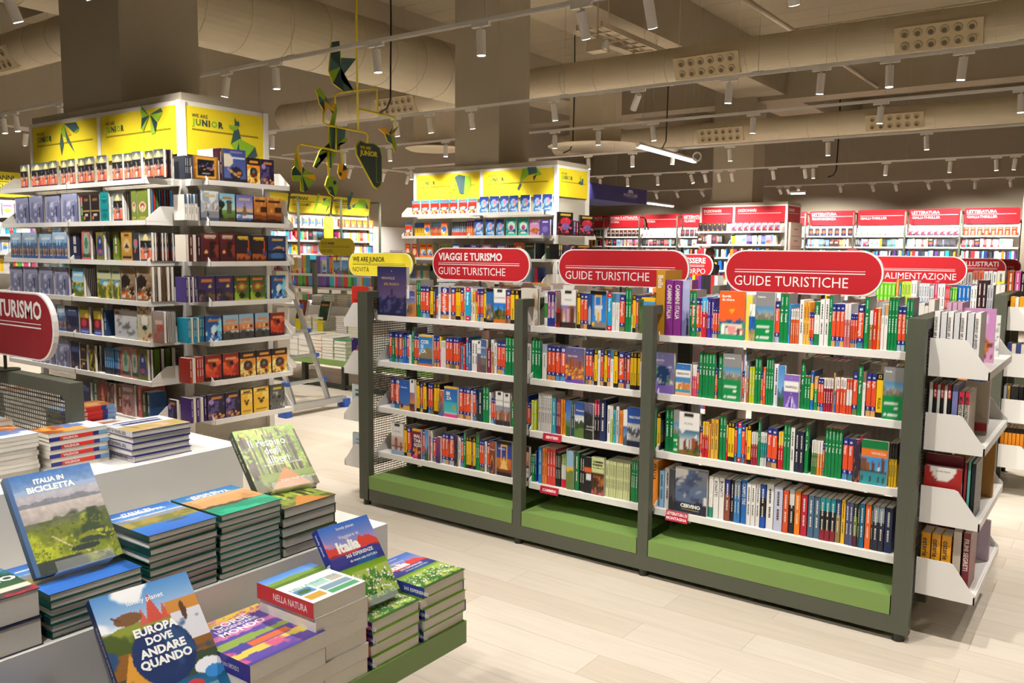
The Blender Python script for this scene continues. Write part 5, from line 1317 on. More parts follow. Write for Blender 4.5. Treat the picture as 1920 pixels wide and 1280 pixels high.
            if base=='F':
                A=rest[0]; hgt=int(rest[1])/1000; title=' '.join(rest[2:]) or None; cov=max(b-a,.03); dth=.022 if hgt<.3 else .03
                if key[0]=='t' and cov<hgt*.45: pass
                tx=[]
                if title:
                    if A=='touring': tx=[(title,.1,.89,.035,'f0f0f0','l',.03)]
                    elif A=='cervino': tx=[('CERVINO',.5,.13,.075,'f4f2ee','c',.05),('LA MONTAGNA LEGGENDARIA',.5,.075,.02,'e8c83a','c',.01)]
                    elif A=='mondo': tx=[('Mondo',.08,.78,.075,'f0eef6','l',.01),('Guida per viaggiatori',.08,.73,.022,'d8d4ec')]
                    elif A=='borghi': tx=[('Borghi',.1,.87,.05,'faf0e8','l',.04),('da vivere',.1,.80,.05,'faf0e8','l',.04)]
                    elif A=='navycity': tx=[('MERAVIGLIE',.14,.74,.05,'c8b8b0','l',0),('DEL MONDO',.24,.62,.05,'d8b04a','l',0)]
                    elif A.startswith('dk'): tx=[(title,.5,.71,.05,'8a8886','c',0)]
                    elif A in('corsica','ibiza','malta'):
                        s={'corsica':['COR','SI','CA'],'ibiza':['IBI','ZA'],'malta':['MAL','TA&','GOZO']}[A]; tx=[(q,.16,.72-.15*i,.11,'f4f0ea','l',.04) for i,q in enumerate(s)]
                    elif A=='genova' or A=='napoli': tx=[(title,.5,.66 if A=='genova' else .6,.07,'2a2a3a','c',.01)]
                    elif A=='venezia': tx=[('VENEZIA',.38,.69,.055,'f4e8d8','l',.01)]
                    elif A=='nglisbon': tx=[]
                    elif A=='aosta': tx=[("VALLE D'AOSTA",.12,.72,.06,'e8ecf4','l',.03)]
                    elif A=='cammforest': tx=[('CAMMINI',.1,.85,.05,'1c1c18','l',.05),('FORESTE',.1,.77,.05,'1c1c18','l',.05),('IN LOMBARDIA',.1,.70,.035,'3a3a30')]
                    elif A=='darkmount': tx=[('Escursioni',.3,.34,.05,'e0e0e0'),('in montagna',.2,.26,.05,'e0e0e0')]
                    elif A=='ngparis2': tx=[('PARIGI',.3,.24,.055,'4a4844','l',0)]
                    elif key[0]=='t': tx=[(title,.5,.80 if A not in('coralhand',) else .7,.055,{'castlesky':'c8b070','greentree':'a86a4a','violetrock':'c0a888','orangecliff':'3a2420','maroontower':'e0c8b0','darkorange':'e8c040','navybridge':'d0a850','greycover':'d8c83a','yellowwing':'5a3c10','bluebox':'f0f6fc','navybox':'c8d0e0','blackwhite':'e8e8e8'}.get(A,'d8924a'),'c',.02)]
                    else: tx=[(title,.12,.74,.055,'eef0f6','l',.01)]
                if A=='nglisbon': tx=[]
                if A in('lpdublin','lpusa','lpgiamaica','mondo','lpoman','genova','napoli','navycity','lphouses'): tx.append(('o',.5,.9,.03,'eef0f6','c',.02))
                bm=book_mesh(cov,hgt,dth,A,((1,['3a3a48','8a8a88','2b3382'][cnt%3] if gon else '3a3440'),),texts=tuple(tx),back='d8d4cc')
                hz=('titled '+title+' ') if (title and gon and A!='cervino') else ''
                lab='%s %scover facing out, %s from left, %s, %s'%(artwords(A),hz,ORD(cnt),sn,where); rot0=0; px=a
                if len(lab.split())>16: lab='%s cover facing out, %s from left, %s, %s'%(artwords(A).split(' and ')[0],ORD(cnt),sn,where)
                off=-.012 if dth<.025 else -.018
                loc=(a,off+jit,0); rz=0; LASTF=(A,cov,hgt,a)
            else:
                kk=(round(cov,3),round(hgt,3),round(th,3),spine,title,base,cnt%5 if base in('P','S') else 0)
                bm=book_mesh(cov,hgt,th,front,spine,deco=deco,key=kk,edge=spine[0][1],hard=.0012)
                lab='%s, %s from left, %s, %s'%(desc,ORD(cnt),sn,where)
                if len(lab.split())>16: lab='%s, %s from left, %s, %s'%(desc.replace(' with photo top','').replace(' with red top','').replace(' with white top',''),ORD(cnt),sn,where)
                loc=(a+th,jit,0); rz=PI/2
            if gon: P=(loc[0],4.028+loc[1],zb)
            elif row: P=(loc[0],(6.85 if key=='r2' else 9.75)+loc[1],zb if key=='r2' else 1.285)
            elif key in('t1L','t2L'): P=(loc[0],(3.568 if key=='t1L' else 9.142)+back+loc[1]+(.014 if base!='F' else .012),zb)
            else: P=((-5.688 if key=='t1R' else -5.888)-loc[1]-.02,loc[0],zb); rz+=PI/2
            o=put_book(name,bm,lab,'book',P,(0,0,rz),'books on the '+where)
            if key=='g2' and si==0 and cnt<=3: o.rotation_euler=(0,0,rz); o.location.y-=.02
build_rows()
# ------------------------------------------------------------------ stepped display table in the front
ART.update(bici='b 0 .2 3f70b4 8fa8cc;b .2 .5 b4b2bc a49a98;m .3 .05 5 7f828c;b .34 .5 c8bcb4 a8a09c;f .3 .56 4c4c46 3 .52;m .5 .05 6 6a6e52;b .56 1 6f7a2e 8a962c;f .5 1 aeb834 2.5 .5;f .45 1 3c4a30 3 .58;l .3 .66 .46 .78 .008 d8c8a0;l .46 .78 .72 .92 .009 d8c8a0;f .5 .75 586432 5 .54;s 767f2c 200 .7 .98 .011;s a0a434 130 .72 .96 .008;s 66702a 90 .54 .64 .01;o .74 .72 .11 .03 8a9230;o .70 .77 .13 .028 3a463a;o .62 .83 .17 .03 35403a;s 9ea238 50 .69 .74 .012;f .88 1 3f463e 3 .48;n .12 24;b .17 .215 9cb0d0;r 0 0 .05 1 4a6a98',
bicilake='b 0 .3 2a62b8 5a94d4;m .33 .05 5 8890a0;m .43 .03 4 7a7a3a;f .42 .64 a0904a 4 .5;b .66 1 3a78cc 3068c0;o .62 .72 .16 .03 4a5a5a;r .05 .16 .8 .19 d8e4f0',bicicanyon='b 0 .22 2a70b0 3a88b8;m .24 .05 3 d8a878;m .36 .08 2 d09c68;f .25 .6 b88858 3 .52;m .6 .12 2 5a4a3c;m .7 .09 2 1a9070;f .68 1 2ab08c 3 .5;r .15 .12 .8 .145 e0e8f0',
forest='g 8fa63c 6a822c;f 0 .8 b0c052 7 .5;f 0 .75 55702a 9 .55;k 6a5a30 14 .0 .74 .018;f 0 .7 9ab848 12 .56;k 4a3420 5 .0 .84 .05;k 52391f 6 .05 .8 .028;f 0 .6 88a83a 16 .6;n .18 20;b .8 1 4a5e24 6a5428;f .74 1 7c9030 4 .5;t .56 .66 1 .34 c07c3a;r .08 .06 .16 .11 f0b81c',
italia='b 0 .3 3a6cc4 a898c8;f .08 .24 d88a98 2 .55;m .27 .12 5 d8483c;m .36 .04 4 8a3a50;m .38 .05 3 3f3f8c;m .47 .03 4 343a84;f .4 .54 2a5a98 4 .56;b .53 .64 6c9a28 9ab834;b .62 1 58903a 2f6a24;f .6 1 a8c058 8 .5;s efe4d4 150 .62 .93 .012;s 2a5a20 70 .75 1 .014;b .95 1 2a5020',
europa='b 0 .35 4a88c8 c8d4e8;f 0 .35 eef0f4 3 .56;m .3 .05 3 8a9438;f .3 .52 4a5a24 4 .5;m .48 .06 4 8a5a24;t .53 .08 .32 .09 c85040;t .42 .18 .32 .05 c86050;t .64 .18 .32 .05 c85a48;m .66 .04 3 3a4a3a;r .66 .2 1 .3 c8883a;b .3 .3 c8883a;r .68 .3 1 .55 d8d8e0;o .82 .3 .03 .08 5a3a28;b .82 1 1f5a80 2a78a8;f .8 1 e8e0d8 4 .6;t .18 .5 .86 .2 d8983a;o .28 .24 .14 .05 7a5434;l .14 .2 .2 .24 .012 6a4428;o .5 .58 .31 .245 1d3264;f .36 .8 2a4a78 4 .5;o .66 .9 .1 .05 c84040;o .86 .78 .14 .06 e8e8f0;o .9 .84 .1 .05 3a88d0',
corse='g 5a4aa0 6a58b0;b 0 .14 f0d060 f0c040;s e88ab0 60 .02 .16 .02;m .3 .06 3 c878a8;m .4 .05 3 5848a0;m .5 .06 3 88a048;m .6 .05 2 4a4098;r .3 .62 .8 .72 d8683a;m .74 .05 3 d8c050;m .84 .04 4 5a48a0;f .5 .95 c85a80 5 .6;r 0 .95 1 1 483a90',natura='b 0 .34 4a84d0 a8c0d8;m .16 .06 3 7a9a3a;m .26 .03 2 5a7a2a;b .33 1 f2efe9 f0ede8;r .05 .58 .35 .74 4a88c0;o .2 .66 .12 .05 4a6a2a;r .4 .5 .68 .66 a8d0c0;r .05 .78 .35 .92 c89a38;r .4 .7 .95 .82 7a98a8;r .72 .5 .95 .66 b8b0a0;r .4 .85 .95 .95 4a9a68',
valencia='b 0 .35 e8e4f0 d0d8f0;b .35 1 c86a2a 8a4a24;f .3 1 e8a050 3 .5;f .2 .7 5a80c0 3 .58',travel='b 0 .5 e8e8ec e0e2ea;b .5 1 8a9440 6a7a34;m .52 .05 4 b09a60;f .5 1 c8a888 4 .55;r .1 .12 .9 .2 5a6090;r .15 .26 .85 .4 3a4478',firenze='b 0 .4 8ab0e0 c8d8ec;b .4 1 d8843a a85a24;f .3 1 e8b070 4 .5',apuglia='b 0 .4 e8eaf0 c8d8ec;f .2 1 b87a4a 3 .52;f .3 .9 5a9ac0 3 .54',nopic='b 0 .3 2a60b0 4a88c8;b .3 .75 1f4a2a 2a5a38;f .3 1 3a90a8 3 .55;b .75 .86 d8cfc0;b .86 1 3a3a3a;f .8 1 b82a3a 3 .56')
T=thing('display_table','white stepped display table with green front tray, piled with travel books','display table',(-1.79,0,0))
def tb(name,b,mt): m=MB(); m.box(*b); return part(name,m,mt,T)
YT=2.2
t0=MB(); t0.box(-.5,-1.2,.34,0,YT,.42); part('front_tray',t0,'lacquer_green',T)
t0=MB(); t0.box(-.385,-1.2,.42,-.36,YT-.02,.70); P=[(-.0,0)]; part('riser',t0,'powder_white',T)
t0=MB(); t0.box(-.9,-1.2,.672,-.385,YT-.02,.699); part('middle_step',t0,'powder_white',T)
t0=MB(); t0.box(-.86,-1.2,.70,-.835,1.905,.98); part('riser',t0,'powder_white',T)
t0=MB(); t0.box(-2.9,-1.2,.955,-.86,1.905,.98); part('top_platform',t0,'powder_white',T)
t0=MB(); t0.box(-2.9,1.88,.34,-.86,1.905,.955); part('side_panel',t0,'powder_white',T); t0=MB(); t0.box(-.86,YT-.045,.34,-.385,YT-.02,.672); part('side_panel',t0,'powder_white',T)
for x,y in ((-.45,YT-.15),(-2.7,1.7),(-.45,-1),(-2.7,-1)):
    t0=MB(); t0.box(x-.03,y-.03,0,x+.03,y+.03,.34 if x>-1 else .955); part('leg',t0,'black_steel',T)
D=thing('table_divider','dark grey perforated divider panel standing on the stepped table','divider',(-2.9,1.42,.98))
m=MB(); m.box(-1.7,0,.21,0,.045,.258); part('top_rail',m,'powder_dark',D); m=MB(); m.box(-.045,0,0,0,.045,.21); part('end_post',m,'powder_dark',D); panel(D,'mesh_panel','mesh_dark',(-1.7,.022,.0),(1.66,0,0),(0,0,.21))
def stack(n,X,Y0,Y1,d,z0,th,top,sp,what,where,orient='front',flips=(),hard=.0022,name='hardcover_book',spt=None,texts=(),low=None,ny=56,nx=44,jit=.004,mid=None,spc='f0eee8',spk=.5,grp=None):
    r=random.Random(int(abs(X*Y0)*1e4)); out=[]
    for i in range(n):
        istop=i==n-1; fl=i in flips; L=Y1-Y0
        cov,h=(L,d) if orient=='front' else (d,L)
        spine=((1,sp),) if isinstance(sp,str) else sp
        dc=None
        if spt: dc=lambda m,t,hh:[m.text(a,(-.0005,t*(.5+k*.5),hh*tp),(0,0,-1),(0,-1,0),t*k,c,bold=b,maxw=hh*.6) for a,tp,k,c,b in spt]
        lowc=low or (sp if isinstance(sp,str) else sp[0][1])
        fr=top if istop else lowc
        bm=book_mesh(cov,h,th*.985,fr,spine,back=lowc,deco=dc,key=('st',what,where,istop,round(cov,3)),edge=lowc if not istop else lowc,ny=ny,nx=nx,texts=tuple(texts) if istop else (),hard=hard)
        zt=z0+th*(i+1)-.0003; jx,jy=r.uniform(-jit,jit),r.uniform(-jit,jit); a=r.uniform(-.008,.008)
        if orient=='front': loc,rz=((X+jx,Y0+jy,zt),PI/2) if not fl else ((X-d+jx,Y1+jy,zt),-PI/2)
        else: loc,rz=((X+jx,Y1+jy,zt),PI) if not fl else ((X-d+jx,Y0+jy,zt),0)
        pos='topmost' if istop else ('lowest' if i==0 else ORD(n-i)+' down')
        o=put_book(name,bm,'%s, %s, %s'%(what,pos,where),'book',loc,(-PI/2,0,rz+a),grp or 'piles on the stepped table'); out.append(o)
    return out
IT=[('Italia',.2,.66,.12,'f4f2ee','l',.05),('365 ESPERIENZE',.3,.58,.04,'f0eef0','l',.02),('Viaggiare in',.3,.81,.045,'f0eef0','l',.0),('da vivere nella NATURA',.34,.52,.028,'f0eef0'),('lonely planet',.5,.92,.035,'f0eef6','c',.01)]
ISP=[('Italia',.62,.5,'f4f2ee',.05),('365 ESPERIENZE',.32,.3,'e8e8f0',.02)]
stack(4,-1.80,1.755,1.972,.275,.42,.0372,'italia','26379a','blue and green meadow travel book','short pile under the standing Italia book',flips=(1,),low='7fae2e',spt=ISP,texts=IT)
stack(5,-1.795,1.982,2.195,.275,.42,.0372,'italia','26379a','blue and green meadow travel book','corner pile at the tray end',flips=(1,3),low='7fae2e',spt=ISP,texts=IT)
stack(6,-1.797,1.53,1.735,.25,.42,.0482,'natura','c8323a','thick white softcover with photo grid','tall pile beside the standing Italia book',flips=(0,1,2,3,4),hard=.0008,name='softcover_book',low='e4e0da',spt=[('NELLA NATURA',.7,.42,'f4e0e0',.02)],texts=[('NELLA NATURA',.06,.43,.07,'7ab0a8','l',.02)],jit=.003)
stack(4,-1.79,1.30,1.56,.31,.42,.05,'corse','3f3590','purple and yellow illustrated softcover','pile right of the standing globe book',flips=(0,2),hard=.0008,name='softcover_book',low='d8d4d0',spt=[('CORSE LEGGENDARIE in tutto il MONDO',.75,.26,'d8d4e8',.01)],texts=[('CORSE',.5,.8,.09,'f0ecf4','c',.03),('LEGGENDARIE',.5,.73,.05,'f0ecf4','c',.02),('MONDO',.5,.62,.085,'f0ecf4','c',.03)])
stack(4,-1.80,.99,1.285,.34,.42,.024,'8a8a90','1f3a68','navy spined softcover','pile under the standing globe book',hard=.0008,name='softcover_book',low='c8ccd4')
stack(3,-1.80,.6,.95,.34,.42,.06,'4a5a7a','2a3a5a','dark blue hardcover','pile cut by the photo edge on the green tray',low='2a3a5a')
BT=[('ITALIA IN',.24,.86,.058,'f4f4f4','l',.04),('BICICLETTA',.2,.78,.068,'f4f4f4','l',.04)]
GS='123f38'
stack(6,-2.165,.985,1.235,.27,.70,.0202,'bicilake',GS,'slim green edged cycling book','pile under the standing bicycle book',flips=(1,3),low='14504a',texts=BT)
stack(10,-2.165,1.255,1.475,.265,.70,.0202,'bicilake',GS,'slim green edged cycling book','tall pile with blue lake cover',flips=(8,6,3),low='14504a',texts=BT,mid=1)
stack(10,-2.165,1.487,1.712,.265,.70,.0202,'bicicanyon',GS,'slim green edged cycling book','tall pile with sandy canyon cover',flips=(0,2,4,6,8),low='14604e',texts=BT)
stack(5,-2.165,1.722,1.945,.265,.70,.0325,'forest','24351a','thick forest photo book','pile under the standing forest book',flips=(0,1,2,3),low='2f4420')
stack(2,-2.165,.70,.962,.28,.70,.074,'nopic','20305a','thick hardcover atlas','pair beside the standing bicycle book',low='2a3048',texts=[('NO',.7,.4,.12,'f0f0f0','l',.05)])
def stand(name,X,Y,z,psi,th,w_,h,t,a,sp,label,texts,spt,ny,nx,hard=.003):
    u=Vector((-math.sin(R(psi)),math.cos(R(psi)),0)); bk=Vector((-math.cos(R(psi)),-math.sin(R(psi)),0)); v=Vector((0,0,1))*math.cos(R(th))+bk*math.sin(R(th)); y=v.cross(u)
    dc=lambda m,tt,hh:[m.text(q,(-.0005,tt*(.5+k*.5),hh*tp),(0,0,-1),(0,-1,0),tt*k,c,bold=b) for q,tp,k,c,b in spt]
    bm=book_mesh(w_,h,t,a,((1,sp),),back=sp,deco=dc,key=label,ny=ny,nx=nx,texts=tuple(texts),hard=hard,edge=sp)
    o=put_book(name,bm,label,'book',(0,0,0),(0,0,0),None); Mx=Matrix((u,y,v)).transposed().to_4x4(); Mx.translation=(X,Y,z); o.matrix_world=Mx
    s=thing('book_stand','clear acrylic stand under the %s'%label.split(',')[0],'book stand',(0,0,0),group='clear acrylic book stands'); s.matrix_world=Mx
    m=MB(); m.box(w_*.2,t+.001,-.004,w_*.85,t+.004,h*.5); part('back_plate',m,'acrylic',s); m=MB(); m.box(w_*.2,-.02,-.007,w_*.85,t+.003,-.004); part('ledge',m,'acrylic',s); m=MB(); m.box(w_*.2,-.023,-.007,w_*.85,-.02,.022); part('front_lip',m,'acrylic',s)
    m=MB(); f=Vector((X,Y,z))
    return o
stand('hardcover_book',-2.245,.99,.845,-1.6,36.9,.232,.292,.024,'bici','2f4f6a','standing bicycle book with misty green valley cover, on the middle step',[('ITALIA IN',.30,.885,.046,'f4f4f4','l',.05),('BICICLETTA',.2,.80,.056,'f4f4f4','l',.05),('ITALIA IN BICICLETTA',.42,.765,.012,'888888')][:2],[],110,88)
stand('hardcover_book',-2.335,1.755,.875,-11,47,.233,.268,.036,'forest','26331c','standing forest book titled Il respiro degli alberi, on the middle step',[('Il respiro',.16,.70,.12,'f8f8f2','l',.004,.85),('degli',.36,.57,.105,'f8f8f2','l',.004,.85),('alberi',.34,.42,.12,'f8f8f2','l',.004,.85),("L'ENERGIA VITALE DELLA FORESTA",.24,.38,.026,'e8e8d8'),('SUSAN TYLER HITCHCOCK',.42,.12,.03,'f4f4e8')],[('Il respiro degli alberi',.93,.34,'e8ecd8',0)],110,96)
stand('hardcover_book',-1.865,1.735,.592,-2.9,36.5,.208,.28,.033,'italia','26379a','standing Italia book with red peaks above a flower meadow, on the tray',[(a,b,c,d_,e,*f) for a,b,c,d_,e,*f in IT],[('lonely planet',.95,.3,'e8e8f4',.02),('Italia',.58,.5,'f4f2ee',.05)],120,90)
stand('softcover_book',-1.885,1.035,.545,-5,41.7,.265,.34,.028,'europa','1f2f62','standing globe book Europa dove andare quando, lowest in the photo',[('EUROPA',.5,.60,.062,'f4f4f2','c',.045),('DOVE',.5,.52,.055,'f4f4f2','c',.045),('ANDARE',.5,.43,.062,'f4f4f2','c',.045),('QUANDO',.5,.345,.062,'f4f4f2','c',.045),('lonely planet',.5,.86,.04,'f4f4f8','c',.01)],[('EUROPA DOVE ANDARE QUANDO',.78,.3,'d8dcec',.01)],130,100,hard=.001)
LPF=((.18,'26307e'),(.74,'d8322c'),(.84,'26307e'),(1,'7aa8d8'))
stack(9,-2.775,1.285,1.478,.13,.98,.0136,'valencia',LPF,'thin red and navy Valencia guide','pile by the divider end',orient='spine',flips=(0,2,4,6,8),hard=.0007,name='softcover_book',low='d8cfc0',spt=[('VALENCIA',.78,.55,'f4e8e4',.04)],jit=.003)
stack(9,-2.80,1.06,1.262,.2,.98,.0142,'valencia','b8b0a8','thin softcover guide showing page edges','pile left of the Valencia guides',flips=(0,1,2,3,4,5,6,7,8),hard=.0006,name='softcover_book',low='c8c0b4')
stack(7,-3.05,1.06,1.30,.2,.98,.019,'apuglia','b8b0a8','thin softcover guide with pale coast cover','pile in front of the divider',flips=(0,1,2,3,4,5),hard=.0006,name='softcover_book',low='c8c0b4',texts=[('PUGLIA',.5,.8,.09,'3a4a58','c',0)])
stack(7,-3.28,1.06,1.26,.13,.98,.0235,'firenze',LPF,'red and navy city guide','pile at the photo edge before the divider',orient='spine',flips=(1,3,5),hard=.0007,name='softcover_book',low='d8cfc0')
stack(5,-2.67,1.505,1.722,.2,.98,.0215,'travel','d4d2d4','white spined travel yearbook','pile behind the divider end',flips=(1,3),low='2b2f7a',spt=[('BEST IN TRAVEL 2022',.8,.5,'3a3a44',.02)],texts=[('BEST IN TRAVEL',.5,.78,.07,'4a5080','c',.01),('2022',.5,.6,.14,'2b3370','c',.02)])
stack(3,-2.98,1.48,1.69,.16,.98,.022,'apuglia','4a4aa0','white and blue softcover guide','low pile behind the travel yearbooks',hard=.0007,name='softcover_book',low='d0ccc8')
stack(7,-3.17,1.52,1.725,.13,.98,.0165,'firenze',LPF,'thin red and navy Firenze guide','pile behind the divider',orient='spine',hard=.0007,name='softcover_book',low='c8322c',spt=[('FIRENZE',.8,.6,'f4e8e4',.04)])
bm=book_mesh(.13,.2,.03,'b85a40',LPF,key='lay',hard=.0008); put_book('softcover_book',bm,'red and navy guide lying tilted at the far end of the top platform','book',(-2.78,1.73,1.02),(R(-70),0,R(200)))
for i,(x,y0) in enumerate(((-3.6,1.5),(-3.85,1.5))): stack(5,x,y0,y0+.22,.18,.98,.028,'apuglia','1f8a48' if i else 'b8b0a8','softcover guide','pile %s behind the divider'%('farther' if i else 'midway'),hard=.0007,name='softcover_book',low='c8c0b4')
# ------------------------------------------------------------------ books on the shelf ends
def endbooks(zt,items,where,y=4.03,name='end_shelf_book',rowlab=''):  # end-shelf books of mixed subjects: city, travel and food
    for i,(x0,x1,h,cols,tt,d,ye) in enumerate(items):
        th=abs(x1-x0)*.97; cs=cols.split('|'); sp=((1,cs[0]),) if len(cs)==1 else ((.24,cs[0]),(1,cs[1])) if len(cs)==2 else ((.15,cs[0]),(.8,cs[1]),(1,cs[2]))
        if d<0: # cover facing out
            bm=book_mesh(th,h,-d,cs[0] if cs[0] in ART else cols,((1,'c8c8c8' if cs[0] in ART else cs[0]),),key=('ef',where,i,zt),texts=tt if isinstance(tt,tuple) else ()); loc=(x0,y+ye,zt); rz=0; desc=(artwords(cs[0]) if cs[0] in ART else cname(cs[0]))+' cover'
        else:
            ink='3a3a3a' if h3(cs[-1]).mean()>.5 else 'e8e0d8'
            dc=(lambda m,t,hh,T=tt,I=ink:spine_text(m,T,t,hh,.9,.75,I,.6,.02)) if tt else None
            bm=book_mesh(d,h,th,cs[-1],sp,deco=dc,key=('es',where,round(th,3),h,cols,tt,d)); loc=(x1,y+ye,zt); rz=PI/2; desc=' and '.join(dict.fromkeys(cname(c) for c in cs[:2]))+' book'
        put_book(name,bm,'%s, %s from the post, %s'%(desc,ORD(i+1),where),'book',loc,(0,0,rz),'books on the end shelves')
W_='efece8'; g_='d8d8da'
X0=-.68
ART['shoes']='g f2f0ee efedeb;s b0a8a4 40 .05 .95 .04;s d88a8a 8 .1 .9 .02;s 5a5a60 20 .05 .95 .02'; ART['milano']='g d0c6b4 c8bca8;b .78 .95 c83a48;f .2 .7 b8aa94 4 .55'; ART['quasi']='g b02a2a a82828;o .5 .02 .34 .28 f2eee8;r .2 .5 .8 .52 d88a80;r .15 .58 .85 .6 d88a80;r .2 .66 .8 .68 d88a80'; ART['osteria']='g f0a81c eea01a;k c84a6a 3 0 1 .02;o .5 .4 .3 .1 c88a1a;r .2 .6 .8 .64 8a5a14'
endbooks(1.2145,[(X0,X0+.024,.245,W_,'conosco un posto',.17,0),(X0+.026,X0+.05,.24,g_,None,.17,0),(X0+.052,X0+.076,.245,W_,'conosco un posto',.17,0),(X0+.078,X0+.1,.24,g_,None,.17,0),(X0+.102,X0+.126,.245,W_,'conosco un posto',.17,0),(X0+.128,X0+.154,.24,g_,None,.17,0),(X0+.156,X0+.18,.245,W_,'conosco un posto',.17,0),(X0,X0+.02,.27,'d8a8c4',None,.2,.3),(X0+.022,X0+.042,.27,'d8a8c4',None,.2,.3),(X0+.044,X0+.064,.27,'d8a8c4',None,.2,.3),(X0+.066,X0+.2,.245,'pinkfairy',None,-.02,.34),(X0+.06,X0+.19,.2,'shoes',None,-.02,.62)],'top end shelf of the travel bookcase')
endbooks(.8895,[(X0-.002,X0+.014,.26,W_,None,.2,0),(X0+.016,X0+.03,.255,'c8282a|1c1a1c','MILAN',.19,0),(X0+.031,X0+.043,.25,W_,None,.19,0),(X0+.044,X0+.058,.255,'c8282a|1c1a1c','MILAN',.19,0),(X0+.059,X0+.071,.25,W_,None,.19,0),(X0+.072,X0+.086,.255,'c8282a|1c1a1c','MILAN',.19,0),(X0+.088,X0+.112,.255,'7a80b4',None,.2,0),(X0+.114,X0+.136,.23,'c83048|cfc6b8','MILANO NON VOLA',.19,0),(X0+.138,X0+.158,.23,'c83048|cfc6b8','MILANO NON VOLA',.19,0),(X0+.06,X0+.2,.24,'milano',None,-.03,.28),(X0+.15,X0+.168,.235,'c8b8b8','MILANO',.15,.45)],'second end shelf of the travel bookcase')
endbooks(.5645,[(X0,X0+.152,.215,'quasi',(('QUASI ITALIA',.5,.9,.03,'8a7a78','c'),),-.03,0),(X0+.154,X0+.166,.25,'8a2030',None,.2,.0),(X0+.168,X0+.18,.255,'5aa89c',None,.2,.0),(X0+.182,X0+.2,.25,'1c2024',None,.2,.0),(X0-.004,X0+.15,.26,'8a2030',None,-.03,.05),(X0+.05,X0+.225,.26,'a87838',None,-.02,.45)],'third end shelf of the travel bookcase')
endbooks(.2395,[(X0,X0+.04,.235,'f0a81c',"osterie d'Italia",.13,.01),(X0+.042,X0+.08,.235,'f0a81c',"osterie d'Italia",.13,.01),(X0+.082,X0+.122,.235,'f0a81c',"osterie d'Italia",.13,.01),(X0+.126,X0+.16,.26,'c8bdb0',None,.2,.02),(X0+.165,X0+.195,.26,'7a3038','FIUMI SEGRETI',.2,.02),(X0,X0+.12,.255,'6a2a3a',None,-.05,.17),(X0+.1,X0+.22,.2,'c8b4c8',None,-.02,.5)],'lowest end shelf of the travel bookcase')
xl=-4.355
ART['lavita']='g 3a3068 3a3068;o .4 .45 .2 .14 e83a60;r .1 .65 .7 .9 e8e4f0;r .7 0 1 1 f0e8ee;s d87a98 12 0 1 .04'; ART['grandis']='g d4e0e0 ccd8d8;r .2 .15 .8 .2 4a5a60;r .2 .3 .8 .35 4a5a60;r .1 .45 .9 .49 c8a860;r .3 .6 .7 .64 c8a860'; ART['palesea']='g c4d4de b8c8d4;r .2 .2 .8 .24 7a8a98;r .2 .32 .8 .35 7a8a98'
endbooks(1.2145,[(xl+.08,xl+.245,.24,'d83a30',(('Atlas',.3,.7,.1,'5a1a1a','l',0),('Obscura',.1,.56,.09,'5a1a1a','l',0)),-.045,-.02)],'top end shelf left of the mesh')
endbooks(.8895,[(xl+.05,xl+.22,.21,'lavita',None,-.02,0)],'second end shelf left of the mesh'); endbooks(.5645,[(xl+.05,xl+.2,.215,'grandis',(('FRANCESCO',.5,.78,.05,'3a4a50','c'),('GRANDIS',.5,.68,.05,'3a4a50','c')),-.02,0)],'third end shelf left of the mesh'); endbooks(.2395,[(xl+.05,xl+.2,.2,'palesea',None,-.02,0)],'lowest end shelf left of the mesh')
for zt,its,ws in ((1.2145,[(X0+.004+.052*i,X0+.03+.052*i,.2,['f0a020','e8dcc8'][0],None,.15,0) for i in range(4)]+[(X0+.031+.052*i,X0+.054+.052*i,.195,'ece2d0',None,.15,0) for i in range(3)],'top'),(.8895,[(X0+.002+.056*i,X0+.03+.056*i,.2,'3f4f8a',None,.15,0) for i in range(4)]+[(X0+.031+.056*i,X0+.057+.056*i,.195,'e8dcc4',None,.15,0) for i in range(3)],'second'),(.5645,[(X0,X0+.02,.22,'b8b8c0',None,.17,0),(X0+.022,X0+.04,.22,'c8983a','SPRINGSTEEN',.17,0),(X0+.042,X0+.09,.22,'2a2826',None,.17,0),(X0+.092,X0+.12,.22,'1c1c1c',None,.17,0),(X0+.122,X0+.2,.22,'3a3636',None,.17,0)],'third'),(.2395,[(X0+.024*i,X0+.022+.024*i,.25,'1c1a1a|e89020|1c1a1a',None,.19,0) for i in range(8)],'lowest')):
    endbooks(zt,its,'%s end shelf of the ALIMENTAZIONE bookcase'%ws,y=6.85)
